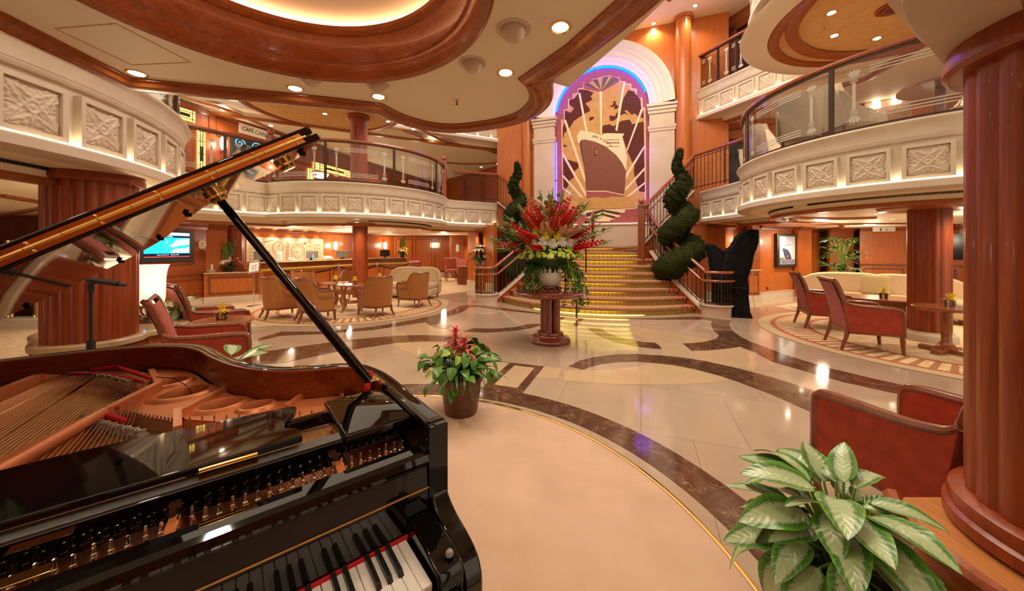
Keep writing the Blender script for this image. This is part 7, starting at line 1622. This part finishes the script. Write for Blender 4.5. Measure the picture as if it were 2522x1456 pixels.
for k in range(96):
    az = rnd.uniform(0, 2 * pi); r_ = rnd.uniform(.10, .35); z = .40 + (.33 - r_) * .7 + rnd.uniform(-.05, .10) - (.14 if r_ > .26 and rnd.random() < .25 else 0)
    inst('trailing_leaf', hl if rnd.random() > .14 else hly, t, frame((r_ * math.cos(az), r_ * math.sin(az), z), az + rnd.uniform(-.9, .9), R(rnd.uniform(-65, 25)), rnd.uniform(-.6, .6), rnd.uniform(.075, .125)))
q = MB()
for k in range(26):
    az = rnd.uniform(0, 2 * pi); r_ = rnd.uniform(.2, .30); q.tube([(.08 * math.cos(az), .08 * math.sin(az), .32), (.19 * math.cos(az), .19 * math.sin(az), .38), (r_ * math.cos(az + .1), r_ * math.sin(az + .1), rnd.uniform(.16, .34))], .0032, 4)
q.build('vines', m_stem, t)
# flower parts
def petal(q, p, az, el, L, W, curl=.6, n=3):
    M = frame(p, az, el); vs = []
    for j in range(n + 1):
        v = j / n; a = curl * v; w = W / 2 * math.sin(pi * (.12 + .80 * v)) ; y = L * v * math.cos(a * .5); z = -L * v * math.sin(a * .6)
        vs += [tuple(M @ Vector((-w, y, z + w * .25))), tuple(M @ Vector((0, y, z))), tuple(M @ Vector((w, y, z + w * .25)))]
    q.add(vs, [(3 * j + i, 3 * j + i + 1, 3 * j + 4 + i, 3 * j + 3 + i) for j in range(n) for i in range(2)])
def mum(r, mat, n=70, name='chrysanthemum', spider=False):
    q = MB(); q.ball((0, 0, 0), r * .35, 8)
    for k in range(n):
        f = (k + .5) / n; el = R(85 - 105 * f if not spider else 70 - 75 * f); petal(q, (0, 0, 0), k * 2.4, el, r * (.85 + .15 * rnd.random()), r * (.26 if not spider else .12), -.5 if el > .5 else .4)
    o = q.build(name, mat); me = o.data; bpy.data.objects.remove(o); return me
def floret(q, p, az, el, s):
    M = frame(p, az, el)
    for k in range(6):
        a = k * pi / 3; d = M @ Vector((math.cos(a) * .5, 1, math.sin(a) * .5)) - M @ Vector((0, 0, 0)); d.normalize(); petal(q, p, math.atan2(d.y, d.x), math.asin(max(-1, min(1, d.z))), s, s * .62, .9 * (1 if k % 2 else .5))
def gladiolus(mat, L=.85, n=13):
    q = MB(); q.cur = 0; pth = [(0, L * k / 8, -.05 * (k / 8) ** 2 * L) for k in range(9)]; q.tube(pth, [.008 - .005 * k / 8 for k in range(9)], 5)
    for k in range(n):
        f = k / (n - 1); y = L * (.38 + .46 * f); side = 1 if k % 2 else -1; q.cur = 1
        floret(q, (side * .022, y, .014), pi / 2 - side * .7, .45, .092 * (1 - .5 * f))
    q.cur = 0
    for k in range(7):
        f = k / 6; y = L * (.84 + .16 * f); q.ball((.006 * (-1) ** k, y, 0), .014 * (1 - .6 * f), 6, 1, .8, 1.8)
    o = q.build('gladiolus', [m_stem, mat]); me = o.data; bpy.data.objects.remove(o); return me
g_red, g_pink, g_bud = gladiolus(m_redf), gladiolus(m_pinkf, .6, 15), gladiolus(m_stem, .75, 6)
mu_y, mu_w, mu_s = mum(.075, m_yelf), mum(.078, m_whif, 90), mum(.10, m_yelf, 60, 'spider_mum', True)
bt = MB(); bt.lathe([(.006, .004), (.010, .010), (.018, .010), (.023, .004), (.020, -.006), (.0, -.012)], n=10); bt.ball((0, 0, .004), .008, 6); o = bt.build('button_flower', m_grnf); bt_me = o.data; bpy.data.objects.remove(o)
sm = leaf_mesh('spray_leaf', 1, .30, m_leaf, .3, .1, 2, 5, .8)
def spray(L, n, mat, seed): # drooping leafy spray as one mesh
    r_ = random.Random(seed); q = MB(); pth = [(0, L * .55 * math.sin(k / 10 * 1.5), -L * .75 * (k / 10) ** 2 * 1.0 + .12 * math.sin(k / 10 * pi)) for k in range(11)]
    q.tube(pth, .003, 4)
    for k in range(n):
        f = .15 + .85 * k / n; i = min(9, int(f * 10)); p = Vector(pth[i]).lerp(Vector(pth[i + 1]), f * 10 - i if f < 1 else 0); side = 1 if k % 2 else -1
        for e in range(3): addmesh(q, sm, frame(p + Vector((r_.uniform(-.02, .02), r_.uniform(-.02, .02), r_.uniform(-.02, .02))), pi / 2 - side * r_.uniform(.3, 1.5), r_.uniform(-1.1, .5), r_.uniform(-.8, .8), r_.uniform(.05, .085)))
    o = q.build('greenery_spray', mat); me = o.data; bpy.data.objects.remove(o); return me
sprays = [spray(.62, 22, m_leaf, 3), spray(.75, 26, m_leaf, 4), spray(.5, 18, m_leafd, 5), spray(.55, 20, m_leafy, 6)]
VC = (.60, 5.56)
t = thing('vase_stand', 'dark carved round stand under the white vase on the flower table', 'stand', (*VC, .80)); q = MB(); q.lathe([(0, .07), (.165, .07), (.17, .06), (.15, .045), (.145, .03), (.165, .02), (.17, 0), (0, 0)], n=40); q.build('stand', m_redwood, t)
for k in range(10): a = 2 * pi * k / 10; q = MB(); q.ball((.158 * math.cos(a), .158 * math.sin(a), .032), .024, 8, 1.1); q.build('carved_scroll', m_redwood, t)
t = thing('white_vase', 'white round vase with a flame-edged rim holding the big flower arrangement', 'vase', (*VC, .87)); q = MB(); q.lathe([(0, 0), (.115, 0), (.135, .015), (.165, .06), (.185, .13), (.18, .19), (.165, .22), (.16, .215), (.17, .18), (.16, .1)], n=48); q.build('bowl', m_white, t)
for k in range(5):
    a = R(-150 + 26 * k); q = MB(); w = .022 + .006 * (k % 2); h = .10 + .07 * (k % 3); q.add([(.168 * math.cos(a - w * 5), .168 * math.sin(a - w * 5), .19), (.168 * math.cos(a + w * 5), .168 * math.sin(a + w * 5), .19), (.175 * math.cos(a + w * 3.5), .175 * math.sin(a + w * 3.5), .19 + h * .5), (.172 * math.cos(a + w), .172 * math.sin(a + w), .19 + h), (.175 * math.cos(a - w * 2), .175 * math.sin(a - w * 2), .19 + h * .5)], [(0, 1, 2, 3, 4)]); q.build('flame', m_white, t)
t = thing('flower_arrangement', 'huge mixed flower arrangement with red gladioli, white and yellow chrysanthemums and trailing greens', 'flowers', (*VC, 1.05))
for k in range(46):
    az = -pi / 2 + (1 if k % 2 else -1) * (.75 + 2.4 * (k // 2) / 23) + rnd.uniform(-.12, .12); lo_ = (k // 2) % 2; inst('greenery_spray', sprays[k % 4], t, frame((.08 * math.cos(az), .08 * math.sin(az), .12 + .08 * rnd.random()), az, R(rnd.uniform(-8, 22) if lo_ else rnd.uniform(-22, 0)), rnd.uniform(-.5, .5), rnd.uniform(.85, 1.25)))
q = MB(); q.lathe([(.13, .08), (.26, .17), (.42, .26), (.44, .32), (.30, .42), (.20, .62), (.10, .74), (0, .78)], n=20); q.build('foliage_core', m_leafd, t)
for k in range(99):
    az = 2 * pi * k / 99 * 3; ring_ = k % 3; rr = .50 - .045 * ring_; inst('button_flower', bt_me, t, frame((rr * math.cos(az), rr * math.sin(az), .29 + .055 * ring_ + rnd.uniform(-.015, .015)), az, R(20 + 18 * ring_ - 60), 0, 1.35) @ Matrix.Rotation(R(0), 4, 'X'))
q = MB()
for k in range(230):
    az = rnd.uniform(0, 2 * pi); u = rnd.random(); rr = .51 - .16 * u; q.X = frame((rr * math.cos(az), rr * math.sin(az), .27 + .15 * u), az, R(-50 + 40 * u), 0, 1.3); q.add([tuple(v.co) for v in bt_me.vertices], [list(p.vertices) for p in bt_me.polygons])
q.X = None; o = q.build('button_flower_bed', m_grnf, t); o['kind'] = 'stuff'
for k in range(16): az = 2 * pi * k / 16; inst('white_chrysanthemum', mu_w, t, frame((.36 * math.cos(az), .36 * math.sin(az), .475 + .02 * (k % 2)), az, R(-35), 0, 1.15))
for k in range(20):
    az = 2 * pi * k / 10 + (.3 if k >= 10 else 0); rr, z = (.29, .58) if k < 10 else (.20, .68); inst('yellow_chrysanthemum', mu_y, t, frame((rr * math.cos(az), rr * math.sin(az), z), az, R(-30), 0, 1.12))
q = MB()
for k in range(420):
    az = rnd.uniform(0, 2 * pi); rr = rnd.uniform(.05, .30); z = rnd.uniform(.74, .92) - rr * .25; q.ball((rr * math.cos(az), rr * math.sin(az), z), rnd.uniform(.008, .016), 5)
o = q.build('goldenrod', m_gold, t); o['kind'] = 'stuff'
GL = [(-165, 30, 1.0), (-140, 22, 1.0), (-120, 8, .95), (-172, 8, 1.05), (175, 12, 1.1), (-20, 28, 1.0), (-8, 12, 1.1), (-35, 10, 1.05), (15, 18, 1.05), (35, 32, 1), (60, 25, 1), (95, 30, 1), (130, 25, 1), (160, 32, 1), (-100, 66, .85), (-70, 62, .9), (-85, 48, .82), (-130, 55, .9), (-45, 50, .95), (-150, 48, .95), (-28, 52, .95), (80, 70, .95), (20, 66, 1), (150, 64, 1), (-90, -4, .62), (-60, -2, .66)]
for a, e_, s in GL: az = R(a); inst('red_gladiolus', g_red, t, frame((.05 * math.cos(az), .05 * math.sin(az), .30 + .25 * max(0, e_) / 70), az, R(e_), rnd.uniform(-.6, .6), s))
for a, e_, s in ((-95, 70, 1.2), (-80, 60, 1.0), (-110, 45, .95), (60, 75, 1.2), (-60, 36, 1.0), (170, 70, 1.1), (-30, 30, 1.1), (-150, 22, 1.2), (-12, 20, 1.2)): az = R(a); inst('pale_pink_stem', g_pink, t, frame((.04 * math.cos(az), .04 * math.sin(az), .42), az, R(e_), 0, s))
for a, e_, s in ((178, 24, 1.25), (-178, 10, 1.3), (165, 38, 1.2), (150, 55, 1.2), (-120, 70, 1.25), (-60, 72, 1.3), (-10, 36, 1.3), (5, 20, 1.35), (25, 48, 1.25), (90, 80, 1.3), (-85, 82, 1.25), (-160, 0, 1.15), (-20, 52, 1.25)): az = R(a); inst('green_bud_stem', g_bud, t, frame((.04 * math.cos(az), .04 * math.sin(az), .40), az, R(e_), 0, s))
# small glass vases with one yellow spider mum
def small_vase(label, x, y, z):
    t = thing('flower_vase', label, 'flower vase', (x, y, z), rnd.uniform(0, 1), 'yellow flowers in small square glass vases')
    q = MB(); w = .042
    for (x0, y0, x1, y1) in ((-w, -w, w, -w + .004), (-w, w - .004, w, w), (-w, -w, -w + .004, w), (w - .004, -w, w, w), (-w, -w, w, w)):
        q.box(x0, y0, 0, x1, y1, .085 if (x1 - x0 < .05 or y1 - y0 < .05) else .006)
    q.build('glass', m_glass, t); q = MB(); q.tube([(0, 0, .006), (0, 0, .09)], .004, 5); q.build('stem', m_stem, t); inst('spider_mum', mu_s, t, Matrix.Translation((0, 0, .095)))
small_vase('yellow flower in a square glass vase on the front round lounge table', T1[0] + .06, T1[1], .629); small_vase('yellow flower in a square glass vase on the table touching the front one', T2[0], T2[1] + .02, .609); small_vase('yellow flower peeking over the tan armchair, on the table by the sofa', T3[0] + .05, T3[1], .609)
small_vase('yellow flower in a square glass vase on the side table behind the piano', -3.42, 4.18, .623); small_vase('yellow flower in a square glass vase on the square coffee table', 6.72, 6.40, .569); small_vase('yellow flower at the edge of the foreground column, on the pedestal table', 6.17, 4.98, .649)
# mixed bouquets in dark pots
lily = MB(); [petal(lily, (0, 0, 0), k * pi / 3, .55, .09, .045, .9) for k in range(6)]; o = lily.build('lily', m_yelf); li_y = o.data; bpy.data.objects.remove(o)
lily = MB(); [petal(lily, (0, 0, 0), k * pi / 3, .55, .09, .045, .9) for k in range(6)]; o = lily.build('lily', m_whif); li_w = o.data; bpy.data.objects.remove(o)
rs = MB(); [petal(rs, (0, 0, 0), k * 2.4, R(75 - 4 * k), .035, .045, -.6) for k in range(14)]; o = rs.build('rose', m_pinkf); ro_p = o.data; bpy.data.objects.remove(o); ro_r = ro_p.copy(); ro_r.materials.clear(); ro_r.materials.append(m_redf)
big = leaf_mesh('broad_leaf', 1, .35, m_leafd, .6, .12, 3, 7)
def bouquet(name, label, loc, s, pot, flowers, glads=(), n_leaf=14, ribbon=False):
    t = thing(name, label, 'flowers', loc); q = MB(); q.lathe([(0, 0), (.055 * s, 0), (.075 * s, .14 * s), (.07 * s, .145 * s), (0, .12 * s)], n=20); q.build('pot', pot, t)
    for k in range(n_leaf): az = k * 2.4; inst('leaf', big, t, frame((0, 0, .13 * s), az, R(rnd.uniform(-5, 50)), 0, rnd.uniform(.16, .26) * s))
    for (a, e_, r_, me, nm, sc) in flowers: az = R(a); el = R(e_); inst(nm, me, t, frame((r_ * s * math.cos(az) * math.cos(el), r_ * s * math.sin(az) * math.cos(el), .14 * s + r_ * s * math.sin(el)), az, el - pi / 2 + R(20), 0, sc * s))
    for (a, e_, me, sc) in glads: az = R(a); inst('flower_spike', me, t, frame((0, 0, .13 * s), az, R(e_), 0, sc * s))
    if ribbon: q = MB(); q.lathe([(.06 * s, .05 * s), (.075 * s, .07 * s), (.06 * s, .09 * s)], n=16); q.ball((0, -.08 * s, .08 * s), .03 * s, 8); q.extr([(-.03, -.085 * s, .08 * s), (.0, -.085 * s, .08 * s), (-.01, -.09 * s, -.0), (-.05, -.09 * s, .0)], (0, .004, 0)); q.build('red_ribbon', m_felt, t)
    return t
mixed = lambda a, b_, n, s: [(rnd.uniform(0, 360), rnd.uniform(15, 85), rnd.uniform(.14, .26), *(a if rnd.random() < .5 else b_), s) for k in range(n)]
g_white = g_pink.copy(); g_white.materials.clear(); g_white.materials.append(m_stem); g_white.materials.append(m_whif)
bouquet('flower_bouquet', 'yellow lilies, white spikes and pink roses in a black pot on the side counter', (-7.88, 9.86, .812), 1.25, m_blackp, [(180 + rnd.uniform(-40, 40), rnd.uniform(10, 50), .2, li_y, 'lily', 1) for k in range(5)] + [(rnd.uniform(-60, 30), rnd.uniform(10, 45), .22, ro_p, 'rose', 1.1) for k in range(6)] + [(-90, 30, .16, li_w, 'lily', 1), (-60, 45, .15, li_w, 'lily', .9)], [(170, 70, g_white, .8), (-90, 84, g_white, 1.0), (30, 78, g_bud, .8)])
x, y = lerp2(ke, kend, .72); bouquet('flower_bouquet', 'yellow lilies with a white orchid spray at the far end of the reception counter', (x, y + .22, 1.066), 1.3, m_blackp, [(rnd.uniform(0, 360), rnd.uniform(0, 60), rnd.uniform(.12, .22), li_y if k % 3 else li_w, 'lily', 1.1) for k in range(12)], [(-60, 82, g_white, 1.0), (100, 75, g_white, .9)])
bouquet('flower_bouquet', 'tall bouquet of yellow and white lilies in the niche left of the stair', (-1.17, 12.63, .88), 1.9, m_olive, [(rnd.uniform(0, 360), rnd.uniform(5, 85), rnd.uniform(.14, .24), li_y if k % 2 else li_w, 'lily', 1.0) for k in range(16)], [(-90, 85, g_white, .5)])
bouquet('flower_bouquet', 'red and white bouquet with a red ribbon in the niche left of the stair', (-.93, 12.58, .88), 1.5, m_glass, [(rnd.uniform(0, 360), rnd.uniform(5, 80), rnd.uniform(.16, .26), ro_r if k % 2 else mu_w, 'red_rose' if k % 2 else 'white_bloom', 1.1 if k % 2 else .6) for k in range(18)], ribbon=True)
tag(MB().extr([(-.08, 0, 0), (.08, 0, 0), (.08, .06, .2), (-.08, .06, .2)], (0, .012, 0)).build('small_notice', m_redwood, loc=(-1.0, 12.42, .88)), 'small dark notice card leaning before the red ribbon bouquet', 'notice')
# spiral topiaries
def topiary(label, c, z0, z1, r0, turns, seed):
    r_ = random.Random(seed); t = thing('spiral_topiary', label, 'topiary', (c[0], c[1], 0)); q = MB(); q.lathe([(0, 0), (.22, 0), (.27, .38), (.29, .40), (.26, .42), (0, .38)], n=28); q.build('pot', m_pot, t)
    q = MB(); q.tube([(0, 0, .36), (0, 0, z1 - .1)], [.035, .012], 8); q.build('trunk', m_dark, t)
    N = 150; q = MB(); P = []; Rr = []
    for i in range(N + 1):
        f = i / N; a = f * turns * 2 * pi + seed; rad = (r0 * .52) * (1 - f) ** .85 + .03; P.append((rad * math.cos(a), rad * math.sin(a), z0 + (z1 - z0) * f)); Rr.append((r0 * .62 * (1 - f) ** .75 + .05) * (1 + .10 * r_.uniform(-1, 1)))
    q.tube(P, Rr, 14, sq=1.25); m_ = len(q.v); q.v = [(x + r_.uniform(-.035, .035), y + r_.uniform(-.035, .035), z + r_.uniform(-.035, .035)) for x, y, z in q.v]
    for k in range(9000):
        i = r_.randrange(N); p = Vector(P[i]); d = Vector((r_.gauss(0, 1), r_.gauss(0, 1), r_.gauss(0, .9))).normalized(); b0 = p + d * Rr[i] * .92; l = r_.uniform(.05, .12); s = Vector((d.y, -d.x, r_.uniform(-.4, .4))) * .009; tip = b0 + d * l * .55 + Vector((0, 0, l * .75)) + s * r_.uniform(-3, 3)
        q.add([tuple(b0 - s), tuple(b0 + s), tuple(tip)], [(0, 1, 2)])
    q.build('spiral_foliage', m_topi, t, ang=80)
topiary('tall spiral topiary right of the stair, between its railing and the covered harp', (4.13, 8.72), .75, 3.85, .46, 3.6, 1.2); topiary('tall spiral topiary left of the stair, behind the big flower arrangement', (.13, 10.80), .75, 4.05, .46, 3.6, 4.0)
# lady palm behind the sofa
t = thing('potted_palm', 'tall fan palm behind the long beige sofa on the right', 'plant', (8.63, 9.25, 0)); potobj(t, .18, .22, .42, m_pot)
fr_ = leaf_mesh('palm_finger', 1, .13, m_leaf, .55, .1, 2, 6, .8); q = MB(); k_ = 0
for k in range(46):
    h = rnd.uniform(.75, 1.72); az = k * 2.4; rr = rnd.uniform(.08, .34) * (1.25 - .45 * h / 1.7); p = (rr * math.cos(az), rr * math.sin(az), h); q.tube([(.04 * math.cos(az), .04 * math.sin(az), .4), (.05 * math.cos(az), .05 * math.sin(az), h * .8), p], .006, 5)
    g = MB()
    for j in range(8): addmesh(g, fr_, frame(p, az + (j - 3.5) * .34, R(25 + rnd.uniform(-15, 25)), 0, rnd.uniform(.24, .32)))
    g.build('fan_leaf', m_leaf, t)
q.build('canes', m_stem, t)
for k in range(34): az = k * 2.4; inst('low_leaf', hl if k % 2 else big, t, frame((.18 * math.cos(az), .18 * math.sin(az), .48 + .1 * rnd.random()), az, R(rnd.uniform(-10, 45)), 0, rnd.uniform(.14, .26)))
for k in range(14): az = k * 2.4; inst('red_bract', br, t, frame((-.10, -.22, .72 + .01 * k), az, R(20 + 3 * k), 0, .13))
spot('palm_lamp', (8.55, 9.05, 2.09), 30, 80)
